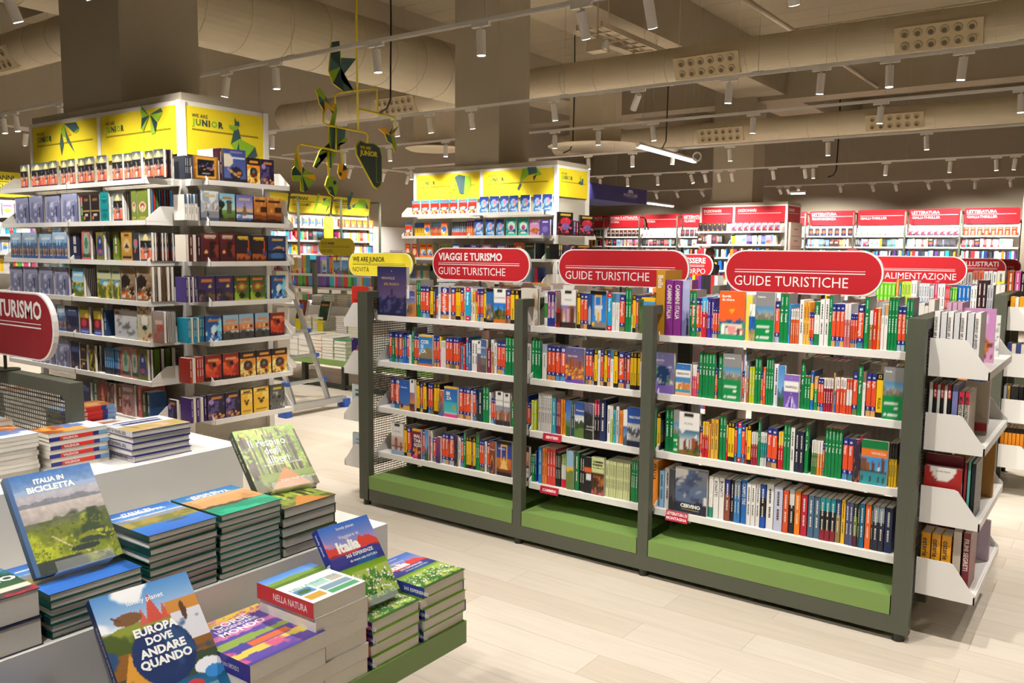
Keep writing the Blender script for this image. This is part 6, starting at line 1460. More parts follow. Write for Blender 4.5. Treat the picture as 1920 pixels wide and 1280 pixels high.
# ------------------------------------------------------------------ wall shelving bays, kids wall and literature wall
def bay(org,rot,pitch,top,bot,label,col,tcol,grp,animal=None,first=False):
    t=thing('wall_shelving',label,'shelving bay',org,(0,0,rot),grp); w_=pitch
    m=MB(); m.box(.02,.42,.1,w_-.02,.44,2.55); part('back_panel',m,'powder_white',t)
    for z in SHZ[2:]:
        m=MB(); m.box(.012,.1,z,w_-.012,.106,z+.04); m.box(.012,.106,z+.03,w_-.012,.42,z+.04); s=part('shelf',m,'powder_white',t)
        q=MB(); q.T=Matrix.Translation((0,.1,0)); bracket(q,.014,1,.3,z); part('shelf_bracket',q,'powder_white',s)
    m=MB(); m.box(-.02,-.02,0,.02,.02,2.87); m.box(-.02,.02,2.83,.02,.42,2.87); m.box(-.02,.38,0,.02,.42,2.87); part('frame_post',m,'duct_metal' if 0 else 'powder_dark',t)
    m=MB(); P=rounded(w_-.06,.42,.05); th=.012; n=math.sin(R(12)); c=math.cos(R(12))
    F=lambda u,v,tt:(u+.03,.36-.0-v*n*0-(.42-v)*-.0+ -(v*n)+tt,2.53+v*c)
    m.prism(P,F,0,th,col); h=part('header_sign',m,'matte_print',t); q=MB()
    V=(0,-n,c); o=lambda x,v:(x,.36-v*n-.0015,2.53+v*c)
    if top: q.text(top,o(.09,.29),(1,0,0),V,.075,tcol,bold=.03,maxw=w_-.2)
    q.quad(o(.09,.25),o(w_-.12,.25),o(w_-.12,.262),o(.09,.262),tcol)
    if bot: q.text(bot,o(.1,.155),(1,0,0),V,.066,tcol,bold=.01,maxw=w_-.2)
    part('lettering',q,'matte_print',h)
    if animal:
        q=MB(); polys(q,animal,lambda a,b:(a*w_,.36-b*.42*n-.004,2.53+b*.42*c)); part('paper_animal',q,'matte_print',h,label='green and teal folded-paper animal cut-out')
    return t
RED='bf1f2a'
HB=[(0,'STORIA E ATTUALITÀ','ATTUALITÀ'),(1,'STORIA E ATTUALITÀ','STORIA'),(2,None,'STORIA'),(3,'LETTERATURA','CLASSICI'),(4,None,'CLASSICI'),(5,None,None),(6,'LETTERATURA','FANTASCIENZA'),(7,None,'GIALLI-THRILLER'),(8,'LETTERATURA','GIALLI-THRILLER'),(9,'LETTERATURA','GIALLI-THRILLER')]
XB0=-15.935+.0; PB=1.353; PW=['first','second','third','fourth','fifth','sixth','seventh','eighth','ninth','last']
ART.update(pb1='g 2a2a30 1c1c22;o .55 .5 .35 .2 d8502a;o .6 .75 .2 .1 3a3a80;r .2 .1 .8 .16 c8c8c8',pb2='g 7aa8b8 8a9ab0;o .5 .4 .3 .12 d8e0e4;o .5 .8 .2 .12 d8a050',pb3='g c84a58 d8a8b0;o .4 .7 .3 .2 c02838;r .1 .1 .9 .3 f0e8ec;o .7 .5 .2 .1 3a5a98;b .8 1 4a3a48',pb4='g a83020 b03a24;o .5 .6 .2 .12 f0d080;r .2 .12 .8 .2 d8a870;r .3 .8 .7 .86 e8c890',pb5='g 4a3430 3a2a28;r .2 .4 .8 .5 c8b0a0;o .75 .15 .2 .1 c84a30',pb6='g f0eeee ececea;r .2 .4 .8 .44 d8d4d4',pb7='g 3a3a40 2a2a30;o .55 .4 .3 .2 d83a48',pb8='g 3a3c44 33343c;o .5 .5 .3 .14 6a6a70;b .85 1 e8c83a',pb9='g a8c8e0 8ab0d8;o .5 .5 .3 .2 5a80b8',kb1='g e8f0fa d8e8f8;r .1 .1 .25 .8 2a5ab8;o .6 .4 .3 .16 f0c83a;o .6 .6 .3 .14 4a90d8',kb2='g f07838 e86a30;o .5 .4 .34 .14 f8d840;o .5 .7 .2 .14 f0f0f0;o .5 .72 .1 .06 3a3028',kb3='g e8c8e8 d8a8d8;o .5 .6 .4 .2 f0d050;r .1 .1 .9 .3 b060b0')
def facerow(o,rot,w_,z,artn,n,where,name,h=.215,cw=.125,y=.16):
    c,s=math.cos(rot),math.sin(rot)
    for i in range(n):
        x=.06+(w_-.12-cw)*i/(n-1) if n>1 else .1; bm=book_mesh(cw,h,.03,artn,((1,'4a4a50'),),key=('fr',artn,h,cw),pages_in=True,ny=13,nx=10)
        put_book(name,bm,'%s cover, %s of %d facing out, %s'%(artwords(artn),ORD(i+1),n,where),'book',(o[0]+x*c-y*s,o[1]+x*s+y*c,z),(0,0,rot),'face-out books '+where)
PALW=['efece8','e8e4dc','c8c8c8','26306a','1c1b1c','2a2a30','cf2a30','f2c81c','8ab8e0','1f8a94','5c3488','ee7a2a','ece2c8','3a3c40','a03040','2a68c0','d8b0a0']
def mixrow(o,rot,w_,z,where,name,seed,y=.15,pal=PALW,hmin=.19,hmax=.225,x0=.04):
    r=random.Random(seed); x=x0; i=0; c,s=math.cos(rot),math.sin(rot); 
    while x<w_-.16:
        i+=1
        if r.random()<.24:
            a=r.choice(['pb1','pb2','pb3','pb5','pb6','pb7','pb9','kb1','pinkfairy','greyphoto','redkid','bluephoto']); cw=.135; bm=book_mesh(cw,.21,.03,a,((1,'4a4a50'),),key=('mf',a),pages_in=True,ny=11,nx=8); d='%s cover'%artwords(a); lx,rz=x,0; wd=cw+.006
        else:
            col=r.choice(pal); k=r.choice((1,1,2,3)); th=round(r.uniform(.02,.036),3); hh=round(r.uniform(hmin,hmax),2); wd=0
            for _ in range(k):
                bm=book_mesh(.14,hh,th,col,((.4,col),(.55,r.choice(pal) if 0 else col),(1,col)),deco=lambda m,t,h,I=('4a4844' if h3(col).mean()>.55 else 'ded8cc'):scribble(m,t,h,.9,.6,I,.3),key=('mr',col,th,hh),pages_in=True)
                X=x+wd+th; put_book(name,bm,'%s spine, %s from left, %s'%(cname(col),ORD(i),where),'book',(o[0]+X*c-y*s,o[1]+X*s+y*c,z),(0,0,rot+PI/2),'books '+where); wd+=th+.001; i+=1
            i-=1; x+=wd; continue
        put_book(name,bm,'%s, %s from left, %s'%(d,ORD(i),where),'book',(o[0]+lx*c-y*s,o[1]+lx*s+y*c,z),(0,0,rot+rz),'books '+where); x+=wd
ST=MB()   # far, half hidden or rear-facing rows that nobody could tell apart
def stuffrow(o,rot,w_,z,seed,y=.16,pal=PALW,hmin=.17,hmax=.22,dd=.13,x0=.04):
    r=random.Random(seed); x=x0; T=Matrix.Translation(Vector(o)*1.0)@Matrix.Rotation(rot,4,'Z'); ST.T=T
    while x<w_-.05:
        th=r.uniform(.014,.036); h=r.uniform(hmin,hmax); c=r.choice(pal); n=r.choice((1,1,2,3))
        for _ in range(n):
            if x+th>w_-.02: break
            b=z-o[2]; ST.box(x,y,b,x+th*.94,y+dd,b+h-.004,PAGE); ST.box(x,y-.002,b,x+th*.94,y,b+h,c); ST.box(x+th*.94,y,b,x+th*.96,y+dd,b+h,c); x+=th
        if r.random()<.1: x+=r.uniform(.02,.08)
    ST.T=None
tops=['pb8','pb5','pb6','pb7','pb6','pb9','pb1','pb2','pb3','pb4']; 
for i,tp,bt in HB:
    o=(XB0+PB*(i),25.2,0); o=(-14.58-PB+PB*i,25.2,0)
    bay(o,0,PB,tp,bt,'%s bay of the literature wall%s'%(PW[i],(' headed '+((tp or '')+' '+(bt or '')).strip()) if (tp or bt) else ' with blank red header'),RED,'f2e8e6','red-headed bays of the literature wall')
    facerow(o,0,PB,SHZ[6]+.041,tops[i],7 if i in(6,) else 8,'top shelf, %s literature bay'%PW[i],'face_out_novel',.22,.125)
    mixrow(o,0,PB,SHZ[5]+.041,'second shelf, %s literature bay'%PW[i],'paperback',100+i) if i not in (0,4,5) else stuffrow(o,0,PB,SHZ[5]+.041,60+i)
    stuffrow(o,0,PB,SHZ[4]+.041,10+i); stuffrow(o,0,PB,SHZ[3]+.041,30+i)
YK='e6d437'; PK=1.26
KA=[('l',[(.63,1.12),(.68,1.1),(.66,.5),(.6,.0),(.58,.05)]),('d',[(.76,.85),(.86,.9),(.8,.62)]),('l',[(.8,.72),(.94,.85),(.97,.4),(.74,.5)]),('d',[(.9,.42),(.96,.5),(.86,.0)])]
SW=[('d',[(.36,1.2),(.45,1.35),(.5,1.3),(.44,.6),(.5,.36),(.42,.3),(.38,.55)]),('l',[(.36,1.2),(.42,1.3),(.4,1.05)]),('l',[(.52,.42),(.68,.95),(.82,.98),(.88,.45)]),('d',[(.84,.9),(.95,.42),(.88,.45)]),('d',[(.5,.5),(.6,.75),(.56,.42)])]
KH=[('2-5 ANNI','GIOCHIAMO',SW),('2-5 ANNI','GIOCHIAMO',KA),('0-3 ANNI','GIOCHIAMO',None),('0-3 ANNI','SCOPRO',None),('3-6 ANNI','SCOPRO',None),('3-6 ANNI','LEGGO',None),('6-9 ANNI','GIOCHIAMO',None)]
KP=['efece8','4a9ad8','f0c83a','e86a30','5ab85a','d84a80','8a6ac0','d83a3a','3fb0c8','f4f0ea','e8e4f0']
for i,(tp,bt,an) in enumerate(KH):
    o=(-15.0,15.02-PK*(i+1),0); wh='%s kids-wall bay'%PW[i]
    bay(o,PI/2,PK,tp,bt,'%s bay of the yellow-headed kids wall%s'%(PW[i],', nearest the door' if i==0 else ' counted from the door'),YK,'4a4a1c','yellow-headed bays of the kids wall',an)
    if i<2 or i>5:
        facerow(o,PI/2,PK,SHZ[6]+.041,['kb2','kb1','kb1','kb1','kb1','kb3','kb3'][i],6,'top shelf, '+wh,'picture_book',.2,.16,.16); mixrow(o,PI/2,PK,SHZ[5]+.041,'second shelf, '+wh,'picture_book',300+i,pal=KP); mixrow(o,PI/2,PK,SHZ[4]+.041,'third shelf, '+wh,'picture_book',320+i,pal=KP)
    else:
        for k in (6,5,4): stuffrow(o,PI/2,PK,SHZ[k]+.041,400+i*5+k,pal=KP)
    stuffrow(o,PI/2,PK,SHZ[3]+.041,500+i,pal=KP)
t=thing('frame_upright','dark grey end frame of the kids wall beside the white door','shelf frame',(-15,15.02,0),(0,0,PI/2)); m=MB(); m.box(-.02,-.02,0,.02,.02,2.87); m.box(-.02,.02,2.83,.02,.42,2.87); m.box(-.02,.38,0,.02,.42,2.87); part('frame_post',m,'powder_dark',t)
d=MB(); d.box(-15.9,15.3,0,-15.82,17.9,2.3); dd=struct('door_and_lit_wall',d,'powder_white'); q=MB(); q.box(-15.82,16.2,1.62,-15.74,16.6,1.7); q.box(-15.76,16.25,1.3,-15.74,16.31,1.62); q.box(-15.82,16.9,.05,-15.815,16.915,2.2); part('door_handle',q,'alu',dd)  # panel covers door and lamp-lit taupe wall; that brightness is in its white
# dictionary tower
_h=header
def header(parent,o,u,wd,ht,animal,seed,n):
    if isinstance(animal,str): return _h(parent,o,u,wd,ht,animal,seed,n)
    o=Vector(o);u=Vector(u);n=Vector(n); m=MB(); T_=Matrix((u,-n,Vector((0,0,1)))).transposed().to_4x4(); T_.translation=o; m.T=T_; m.box(0,0,0,wd,.012,ht,'b81f2b'); h=part('header_board',m,'matte_print',parent)
    m=MB(); m.T=T_; m.text(animal[0],(wd*.06,-.0015,ht*.68),(1,0,0),(0,0,1),ht*.17,'f2e8e6',bold=.01,maxw=wd*.6); m.box(wd*.06,-.0015,ht*.56,wd*.92,-.001,ht*.58,'f2e8e6'); part('lettering',m,'matte_print',h)
tower(-6.49,19.593,[1.28,.84],.95,'white shelving tower with red DIZIONARI headers in front of the literature wall',[('E-READER',),('DIZIONARI',),('DIZIONARI',)],None,-7)
t=thing('reader_display','pinkish beige e-reader display panel on the end of the DIZIONARI tower','display panel',(-6.475,19.66,0)); m=MB(); m.box(0,0,.6,.05,.84,2.42,'c8b0a0'); part('panel_board',m,'matte_print',t); m=MB(); [m.box(.0505,.08,z,.051,.76,z+.012,'8a5048') for z in (2.1,1.86,1.82,1.5)]; [m.box(.0505,.25,z,.0512,.55,z+.03,'a8706a') for z in (2.25,1.98,1.66)]; part('printed_lines',m,'matte_print',t)
for k,(x0,w_,al) in enumerate(((-8.6,.82,('pb7','darkgold')),(-7.76,1.25,('kb1','redbluekid')))):
    o=(x0,19.3,0); wh='%s DIZIONARI bay'%('narrow','wide')[k]
    facerow(o,0,w_,SHZ[6]+.038,('darkgold','pb3')[k],(6,8)[k],'top shelf, '+wh,'dictionary',.2,.11,.02); mixrow(o,0,w_,SHZ[5]+.038,'second shelf, '+wh,'dictionary',700+k,y=.02,pal=['1c1b1c','2a2a30','efece8','ee7a2a','cf2a30'] if k==0 else PALW); stuffrow(o,0,w_,SHZ[4]+.038,720+k,y=.02); stuffrow(o,0,w_,SHZ[3]+.038,725+k,y=.02)
# rear rows of the bookcases, lower rows hidden by what stands before them
for key,Yb,zs in (('t',3.9,GZ),):
    for b in range(3):
        for j,z in enumerate(zs): stuffrow((PX[b+1],Yb+.93,0),PI,PX[b+1]-PX[b],z,800+b*7+j,y=.14,pal=['efece8','e8e4dc','d8d8d8','cf2a30','8ab8e0','f2c81c','2a68c0','1f8a94','d84a80','ee7a2a'])
for b in range(3):
    for j,z in enumerate(GZ):
        if j: stuffrow((PX[b],6.72,0),0,PX[b+1]-PX[b],z,850+b*7+j,y=.14)
        elif b<2: stuffrow((PX[b],6.72,0),0,PX[b+1]-PX[b],z,850+b*7+j,y=.14,hmin=.2,hmax=.24)
        if b==2 and j==0: stuffrow((PX[b],6.72,0),0,.3,z,899,y=.14,hmin=.2,hmax=.24)
        stuffrow((PX[b+1],7.65,0),PI,PX[b+1]-PX[b],z,870+b*7+j,y=.14)
    for Yb,s in ((9.6,900),(12.6,930)):
        stuffrow((PX[b],Yb,0),0,PX[b+1]-PX[b],1.285,s+b,y=.14) if not(Yb<10 and b==2) else None
        stuffrow((PX[b+1],Yb+.93,0),PI,PX[b+1]-PX[b],1.285,s+b+9,y=.14)
for j,z in enumerate(SHZ[:4]): 
    stuffrow((-8.65,9.13,0),0,2.45,z+.038,960+j,y=.03); 
for j,z in enumerate(SHZ[:4]): stuffrow((-5.87,9.45,0),PI/2,.75,z+.038,970+j,y=.03)
for j,z in enumerate(SHZ[1:6]): stuffrow((-6.02,4.955,0),PI,.84,z+.038,980+j,y=.03,pal=[['2a68c0','efece8'],['cf4a20','efece8'],['d86a2a','efece8'],['3a68c0','efece8','d84a80'],['b82a2a','efece8']][j],hmin=.2,hmax=.22)
o=obj('shelved_books',ST.mesh('shelved_books','print')); o['kind']='stuff'; o['label']='rows of book spines on the hidden, rear and far shelves'
# ------------------------------------------------------------------ hanging yellow mobile
XM=-6.62
t=thing('hanging_mobile','yellow tube mobile with green paper animals and a dark JUNIOR sign','mobile',(XM,0,0))
RODS=dict(main=[(6.31,6.2),(6.32,2.94)],b1=[(6.01,3.17),(6.01,3.25),(6.06,3.28),(6.33,3.35),(6.6,3.41),(6.61,3.14)],b2=[(6.33,3.16),(6.87,3.14),(6.88,3.04)],b3=[(5.86,3.08),(5.85,2.96),(5.89,2.94),(6.42,2.93),(6.46,2.9),(6.45,2.82)],b4=[(6.02,2.94),(6.01,2.70)],b5=[(5.52,2.6),(5.52,2.69),(5.56,2.72),(6.06,2.7),(6.09,2.69),(6.09,2.56)],b6=[(5.91,2.71),(5.91,2.42)])
for k,p in RODS.items():
    m=MB(); m.tube([(0,y,z) for y,z in p],.011,n=8); part('yellow_rod',m,'yellow_tube',t,smooth=True)
PLT=dict(cat=([(5.97,3.76),(6.07,3.79),(6.09,3.7),(6.09,3.63),(6.3,3.66),(6.09,3.43),(6.12,3.39),(6.27,3.32),(6.13,3.3),(5.98,3.36),(5.93,3.47),(5.95,3.61)],'klyddlldkld'),parrot=([(5.75,3.26),(5.81,3.29),(5.88,3.22),(5.93,3.15),(5.99,3.09),(5.93,3.13),(5.87,3.06),(5.8,3.14),(5.78,3.22)],'lldlyykdl'),bird=([(5.96,3.14),(6.04,3.17),(6.06,3.12),(6.02,2.94),(5.96,2.95),(6.01,3.09)],'ylllly'),
 monkey=([(5.95,2.93),(6.17,2.95),(6.16,2.85),(6.2,2.84),(6.17,2.8),(6.09,2.79),(6.09,2.72),(5.96,2.7),(6.03,2.68),(5.97,2.51),(5.92,2.55),(5.93,2.63),(5.8,2.63),(5.83,2.59),(5.77,2.5),(5.74,2.52),(5.82,2.68),(5.94,2.77)],'ddllydklldklddklkl'),hummer=([(6.62,2.99),(6.72,3.01),(6.77,2.96),(6.83,3.04),(6.82,2.99),(6.92,3.05),(6.84,2.94),(6.89,2.85),(6.87,2.76),(6.82,2.85),(6.75,2.87),(6.71,2.95)],'ydkydylldddy'),butterfly=([(5.49,2.62),(5.53,2.63),(5.57,2.5),(5.6,2.48),(5.73,2.44),(5.74,2.38),(5.67,2.34),(5.64,2.29),(5.59,2.26),(5.55,2.27),(5.55,2.36),(5.46,2.36),(5.44,2.41),(5.45,2.47),(5.48,2.5)],'yyklyllklkllkkl'),lady=([(5.9,2.44),(5.98,2.43),(6.03,2.36),(6.03,2.31),(5.99,2.23),(5.92,2.26),(5.86,2.34),(5.88,2.4)],'llllklll'),ladybug=([(6.05,2.57),(6.11,2.58),(6.16,2.53),(6.16,2.47),(6.12,2.42),(6.07,2.42),(6.03,2.48),(6.04,2.53)],'ykyyyyyy'))
MC={'l':'83a42c','d':'43605c','y':'e0a020','k':'2a3f40'}
for k,(p,cs) in PLT.items():
    m=MB(); off=.03 if k in('monkey','bird') else 0; m.prism(p,lambda u,v,w_:(w_-off,u,v),-.008,.008,'83a42c',side='dcc81e'); cx,cz=np.mean([a for a,_ in p]),np.mean([b for _,b in p])
    for s in (.0085,-.0085):
        for i in range(len(p)):
            a,b=p[i],p[(i+1)%len(p)]; q=[(s-off,a[0],a[1]),(s-off,b[0],b[1]),(s-off,cx,cz)]; m.add(q,[(0,1,2)],MC[cs[i%len(cs)]])
    if k.startswith('lady'):
        for dy,dz in ((-.03,-.03),(.035,.03)): m.add([(.0095,cx+dy+.02*math.cos(a),cz+dz+.02*math.sin(a)) for a in np.linspace(0,2*PI,13)[:-1]],[tuple(range(12))],'2a3f40')
    part('paper_animal',m,'matte_print',t)
sg=[(6.28,2.78),(6.34,2.84),(6.42,2.82),(6.54,2.83),(6.63,2.79),(6.66,2.71),(6.66,2.44),(6.64,2.38),(6.59,2.35),(6.54,2.37),(6.29,2.69)]
m=MB(); m.prism(sg,lambda u,v,w_:(w_,u,v),-.01,.01,'8aa02a',side='dcc81e'); cx,cz=6.48,2.66; m.add([(.0105,cx+(a-cx)*.94,cz+(b-cz)*.95) for a,b in sg],[tuple(range(len(sg)))],'3a4642'); b=part('sign_plate',m,'matte_print',t)
m=MB(); m.text('WE ARE',(.0115,6.34,2.755),(0,1,0),(0,0,1),.03,'d8c020',bold=.03); m.text('JUNIOR',(.0115,6.335,2.69),(0,1,0),(0,0,1),.05,'d8c83a',bold=.05); m.box(.011,6.57,2.42,.0115,6.576,2.68,'83a42c'); m.box(.011,6.57,2.42,.0115,6.61,2.426,'83a42c'); part('lettering',m,'matte_print',b)
# ------------------------------------------------------------------ blue hanging sign
t=thing('hanging_sign','dark blue MONDOLIBRI sign box hanging behind the second yellow tower','sign',(-8.7,14.4,2.74)); m=MB(); m.box(-1.2,0,0,0,2.5,.31,'23245c'); part('sign_box',m,'matte_print',t); m=MB(); U=(0,1,0)
m.text('MONDOLIBRI',(.003,1.75,.12),U,(0,0,1),.07,'c8c8dc','c',0); m.text("L'AFFASCINANTE MONDO DEI LIBRI",(.003,1.75,.085),U,(0,0,1),.018,'8a8ab0','c',0)
for i in range(5): m.quad((.003,1.62+.055*i,.2),(.003,1.655+.055*i,.2),(.003,1.69+.03*i,.27),(.003,1.665+.03*i,.27),'c8c8dc')
part('lettering',m,'matte_print',t); m=MB(); [m.cyl((-.6,y,.31),(-.6,y,3.4),.004,n=6) for y in (.3,2.2)]; part('hanging_wire',m,'alu',t)
# ------------------------------------------------------------------ step ladder beside the tower
t=thing('step_ladder','aluminium step ladder with blue caps beside the first yellow tower','ladder',(0,0,0))
top=Vector((-7.65,0,1.75)); bot=Vector((-6.86,0,.1))
for y in (5.62,6.08):
    m=MB(); d=top-bot; q=d.cross(Vector((0,1,0))).normalized()*.03; a=[bot-q,bot+q,top+q,top-q]; m.prism([(p.x,p.z) for p in a],lambda u,v,w_:(u,w_,v),y-.012,y+.012); part('side_rail',m,'alu',t)
    m=MB(); m.box(-7.72,y-.02,1.72,-7.6,y+.02,1.79); part('top_joint',m,'alu',t)
    m=MB(); e=Vector((-8.35,0,.04)); d=top-e; q=d.cross(Vector((0,1,0))).normalized()*.02; a=[e-q,e+q,top+q,top-q]; m.prism([(p.x,p.z) for p in a],lambda u,v,w_:(u,w_,v),y-.01,y+.01); part('rear_rail',m,'alu',t)
for k in range(6):
    f=.13+.155*k; c=bot.lerp(top,f); m=MB(); m.box(c.x-.04,5.6,c.z-.012,c.x+.04,6.1,c.z+.012); r=part('rung',m,'alu',t)
    for y in (5.6,6.1):
        m=MB(); m.box(c.x-.045,y-.02,c.z-.02,c.x+.045,y+.02,c.z+.02); part('rung_cap',m,'blue_plastic',r)
m=MB(); m.box(-6.9,5.5,.06,-6.82,6.3,.12); s=part('stabiliser_bar',m,'alu',t)
for y in (5.5,6.3): m=MB(); m.box(-6.92,y-.04,0,-6.8,y+.04,.09); part('foot',m,'blue_plastic',s)
m=MB(); m.box(-8.4,5.55,0,-8.3,6.15,.05); part('stabiliser_bar',m,'alu',t)
# ------------------------------------------------------------------ kids display table
t=thing('kids_table','white stepped kids book table with green tray and dark legs behind the ladder','display table',(-8.6,6.95,0))
for nm,b,mt in (('tray',(-1.3,0,.3,2.6,.32,.37),'lacquer_green'),('riser',(-1.3,.3,.37,2.6,.32,.66),'powder_white'),('middle_step',(-1.3,.32,.63,2.6,.72,.66),'powder_white'),('riser',(-1.3,.7,.66,2.6,.72,.95),'powder_white'),('top_platform',(-1.3,.72,.92,2.6,1.5,.95),'powder_white'),('base_rail',(-1.2,.08,.02,2.5,.13,.06),'black_steel')):
    m=MB(); m.box(*b); part(nm,m,mt,t)
for x in (-1.2,.22,.95,2.45):
    for y in (.1,1.4): m=MB(); m.box(x-.03,y-.03,0,x+.03,y+.03,.3 if y<1 else .92); part('leg',m,'black_steel',t)
for x in (.8,): m=MB(); m.box(x,.7,.95,x+.05,.76,1.52); m.box(x+1,.7,.95,x+1.05,.76,1.52); m.box(x,.7,1.46,x+1.05,.76,1.52); m.box(x,.7,.95,x+1.05,.76,1.1); part('display_frame',m,'powder_dark',t); panel(t,'frame_back','mesh_dark',(x,.74,1.1),(1.05,0,0),(0,0,.36))
def qstack(x,y,w_,d,z,n,th,cols,where,name='kids_book'):
    for i in range(n):
        c=cols[i%len(cols)]; bm=book_mesh(w_,d,th*.97,c,((1,c),),key=('q',w_,d,th,c),pages_in=True,hard=.003)
        put_book(name,bm,'%s edged book, %s in pile %s'%(cname(c),'topmost' if i==n-1 else ORD(n-i)+' from top',where),'book',(x,y,z+th*(i+1)),(-PI/2,0,rng.uniform(-.03,.03)),'book piles on the kids table')
for i,(x,z,y,n,th,cols) in enumerate(((-8.62,.37,6.97,3,.075,['efece8']),(-8.4,.37,6.97,4,.07,['efece8','e8e4dc']),(-8.18,.37,6.97,6,.045,['e8803a','ece2c8']),(-7.97,.37,6.97,7,.038,['e8e4dc','c8b890']),(-7.75,.37,6.97,6,.04,['ece2c8','1f8a48']),(-8.75,.66,7.3,6,.03,['c8b42a','efece8']),(-8.52,.66,7.3,6,.03,['b4c430','e8e4dc']),(-8.08,.66,7.3,8,.026,['7a5a4a','e8e4dc']),(-7.86,.66,7.3,7,.028,['c8c030','efece8']),(-7.64,.66,7.3,5,.03,['e88a3a','e8e4dc']),(-9.05,.95,7.75,4,.034,['2f7fb0','ece2c8']),(-8.8,.95,7.75,5,.03,['2a6a4a','efece8']),(-8.55,.95,7.75,5,.03,['c8a030','ece2c8']),(-8.3,.95,7.75,5,.03,['5a98d0','efece8']),(-8.06,.95,7.75,5,.03,['2f8ac0','efece8']))):
    qstack(x,y,.2,.28,z,n,th,cols,'%s from left, %s'%(ORD([0,1,2,3,4,0,1,2,3,4,0,1,2,3,4][i]+1),['kids table tray','kids table middle step','kids table top'][i//5]))
for i,(x,y,z,a,lab) in enumerate(((-8.42,7.36,.80,'darkgreencover','dark green novel standing on a yellow holder on the kids table'),(-8.85,7.36,.80,'redposter','dark red novel on a yellow holder behind the ladder rail'))):
    bm=book_mesh(.17,.25,.035,a,((1,'2a3a34'),),key=('ks',i)); put_book('kids_book',bm,lab,'book',(x,y-.06,z),(R(-15),0,0)); h=thing('book_holder','yellow card holder under the '+' '.join(lab.split()[:3]),'book holder',(x+.04,y-.1,z-.14)); m=MB(); m.box(0,0,0,.1,.01,.13,'d8c820'); m.box(-.05,-.02,.13,.15,.03,.139,'d8c820'); part('holder_card',m,'matte_print',h)
# low kids bookcase farther back
t=thing('kids_bookcase','low grey steel kids bookcase under the ESPLORO sign','bookcase',(-11.3,8.6,0))
for x in (0,1.3,2.6): m=MB(); m.box(x-.03,0,.03,x+.03,.05,1.5); m.box(x-.03,.6,.03,x+.03,.65,1.5); part('post',m,'powder_dark',t)
for z in (.4,.75,1.1,1.3):
    m=MB(); m.box(.03,.06,z,2.57,.066,z+.035); m.box(.03,.066,z+.025,2.57,.5,z+.035); part('shelf',m,'powder_white',t)
mixrow((-11.3,8.6,0),0,2.6,1.336,'top shelf of low kids bookcase','picture_book',620,y=.1,pal=KP+['1f6a3a','8a2a2a','c8a030'],hmin=.24,hmax=.3)
ST2=MB(); ST=ST2
for j,z in enumerate((.436,.786,1.136)): stuffrow((-11.3,8.6,0),0,2.6,z,640+j,y=.1,pal=KP,hmax=.26)
o=obj('kids_shelf_books',ST2.mesh('kids_shelf_books','print')); o['kind']='stuff'; o['label']='books on the lower shelves of the low kids bookcase'
t=thing('notice_card','yellow round-cornered notice card hanging on the kids wall post','notice',(-14.9,13.15,1.95),(0,0,PI/2)); m=MB(); m.prism(rounded(.27,.5,.05),lambda u,v,w_:(u,w_,v),0,.01,'ead632'); part('card',m,'matte_print',t); m=MB(); m.prism(rounded(.21,.42,.03),lambda u,v,w_:(u+.03,w_,v+.04),-.002,0,'f0e050'); m.box(.06,-.003,.3,.13,-.0022,.315,'6a6a2a'); m.box(.06,-.003,.26,.2,-.0022,.27,'6a6a2a'); part('printed_sheet',m,'matte_print',t)
for i,(x,lab) in enumerate(((-10.55,'red notice card on the post between the STORIA bays'),(-6.46,'red notice card hanging on the post right of the FANTASCIENZA bay'))):
    t=thing('notice_card',lab,'notice',(x-.13,25.12,1.35)); m=MB(); m.prism(rounded(.29,.5,.05),lambda u,v,w_:(u,w_,v),0,.01,'d42a2e'); part('card',m,'matte_print',t); m=MB(); m.box(.04,-.004,.03,.25,0,.44,'c02038'); m.box(.06,-.005,.28,.12,-.004,.295,'f0e0e0'); m.box(.06,-.005,.24,.22,-.004,.25,'f0e0e0'); part('printed_sheet',m,'matte_print',t)
# things standing on the second row bookcase
for i in range(6):
    x=-4.38+.105*i; c=['a8306a','a8d8e8','a8d8e8','e8b8c8','e8b8c8','e8b8c8'][i]; t=thing('gift_box','%s checked gift box, %s of six on the second row bookcase'%(['magenta','light blue','light blue','pink','pink','pink'][i],ORD(i+1)),'box',(x,6.82,1.43),group='gift boxes on the second bookcase'); m=MB(); m.box(0,0,0,.1,.5,.16,c)
    if i: [m.box(-.0005,.0,.02*k,.1005,-.0005,.02*k+.006,'f4f0f0') for k in range(1,8)]; [m.box(.016*k,-.0006,0,.016*k+.005,-.0001,.16,'f4f0f0') for k in range(1,6)]
    part('box_body',m,'matte_print',t)
t=thing('table_card','white card printed MOZZI on the far side of the travel bookcase','sign',(-1.08,4.6,.70)); m=MB(); m.box(0,0,0,.2,.003,.07,'f0ecec'); part('card',m,'matte_print',t); m=MB(); m.text('MOZZI',(.1,-.001,.018),(1,0,0),(0,0,1),.034,'5a2a6a','c',.03); part('lettering',m,'matte_print',t)
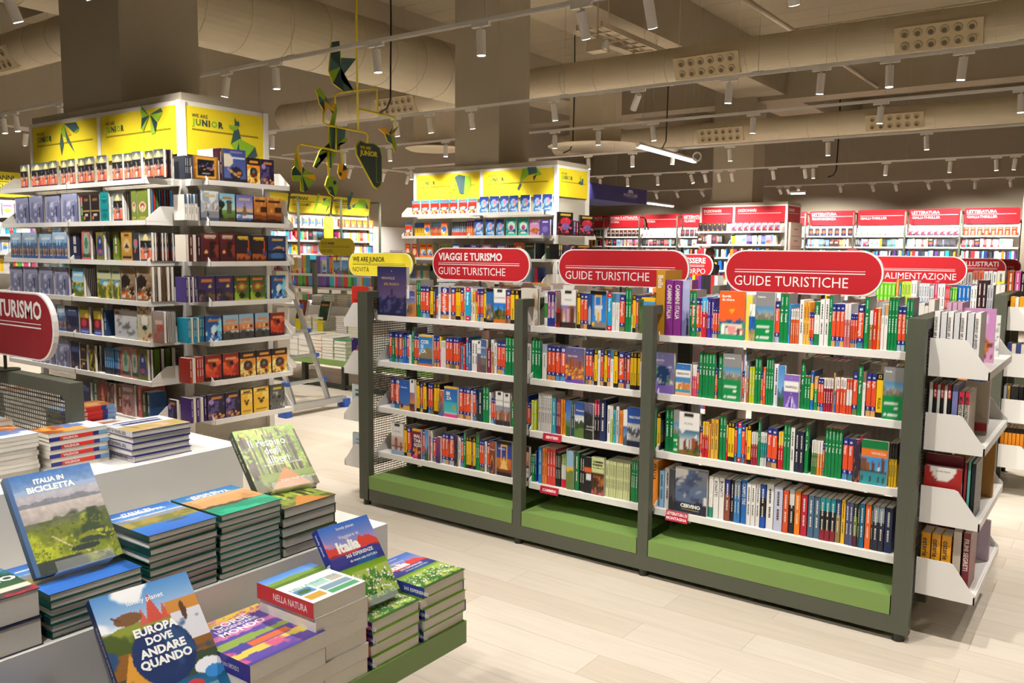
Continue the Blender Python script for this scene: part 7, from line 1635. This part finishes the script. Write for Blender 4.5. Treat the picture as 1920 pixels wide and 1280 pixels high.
# shopper whose head shows above the sign
def person(x,y,label):
    t=thing('person',label,'person',(x,y,0),(0,0,R(150)))
    V=[(0,0,.95),(0,0,1.2),(0,.01,1.42),(0,.01,1.52),(.11,0,.9),(.12,.02,.5),(.12,0,.09),(.12,-.12,.03),(-.11,0,.9),(-.12,.02,.5),(-.12,0,.09),(-.12,-.12,.03),(.19,.01,1.42),(.24,.03,1.14),(.22,-.1,.92),(-.19,.01,1.42),(-.24,.03,1.14),(-.22,-.1,.92),(0,-.005,1.6),(0,-.01,1.68),(0,0,1.74)]
    E=[(0,1),(1,2),(2,3),(0,4),(4,5),(5,6),(6,7),(0,8),(8,9),(9,10),(10,11),(2,12),(12,13),(13,14),(2,15),(15,16),(16,17),(3,18),(18,19),(19,20)]
    Rr=[.15,.14,.15,.055,.095,.065,.045,.04,.095,.065,.045,.04,.06,.045,.035,.06,.045,.035,.075,.088,.07]
    me=bpy.data.meshes.new('body'); me.from_pydata(V,E,[]); o=obj('body',me,t); o.modifiers.new('s','SKIN'); o.modifiers.new('d','SUBSURF').levels=1
    for i,v in enumerate(me.skin_vertices[0].data): v.radius=(Rr[i],Rr[i]); v.use_root=(i==0)
    me.materials.append(MAT['cloth'])
    m=MB(); 
    for k in range(8):
        pass
    b=bpy.data.meshes.new('hair'); import bmesh; bmm=bmesh.new(); bmesh.ops.create_uvsphere(bmm,u_segments=20,v_segments=12,radius=.1); [setattr(v,'co',Vector((v.co.x*.92,v.co.y*1.05+.015,max(v.co.z,-.05 if v.co.y>-.03 else .02)*1.1+1.70))) for v in bmm.verts]; bmm.to_mesh(b); bmm.free(); b.materials.append(MAT['hair']); [setattr(p,'use_smooth',True) for p in b.polygons]; obj('hair',b,t)
    f=bpy.data.meshes.new('face'); bmm=bmesh.new(); bmesh.ops.create_uvsphere(bmm,u_segments=20,v_segments=14,radius=.083); [setattr(v,'co',Vector((v.co.x*.9,v.co.y*1.05-.012-(.022 if (abs(v.co.x)<.015 and v.co.y<-.06 and -.025<v.co.z<.01) else 0),v.co.z*1.3+1.655))) for v in bmm.verts]; bmm.to_mesh(f); bmm.free(); f.materials.append(MAT['skin']); [setattr(p,'use_smooth',True) for p in f.polygons]; obj('face',f,t)
mat('cloth',.9,col='3a3a44',noise=.1); mat('hair',.5,col='5a2f22',noise=.15,nscale=80); mat('skin',.55,col='c89878')
person(-7.05,16.6,'person with reddish brown hair, only the crown showing above the red sign')
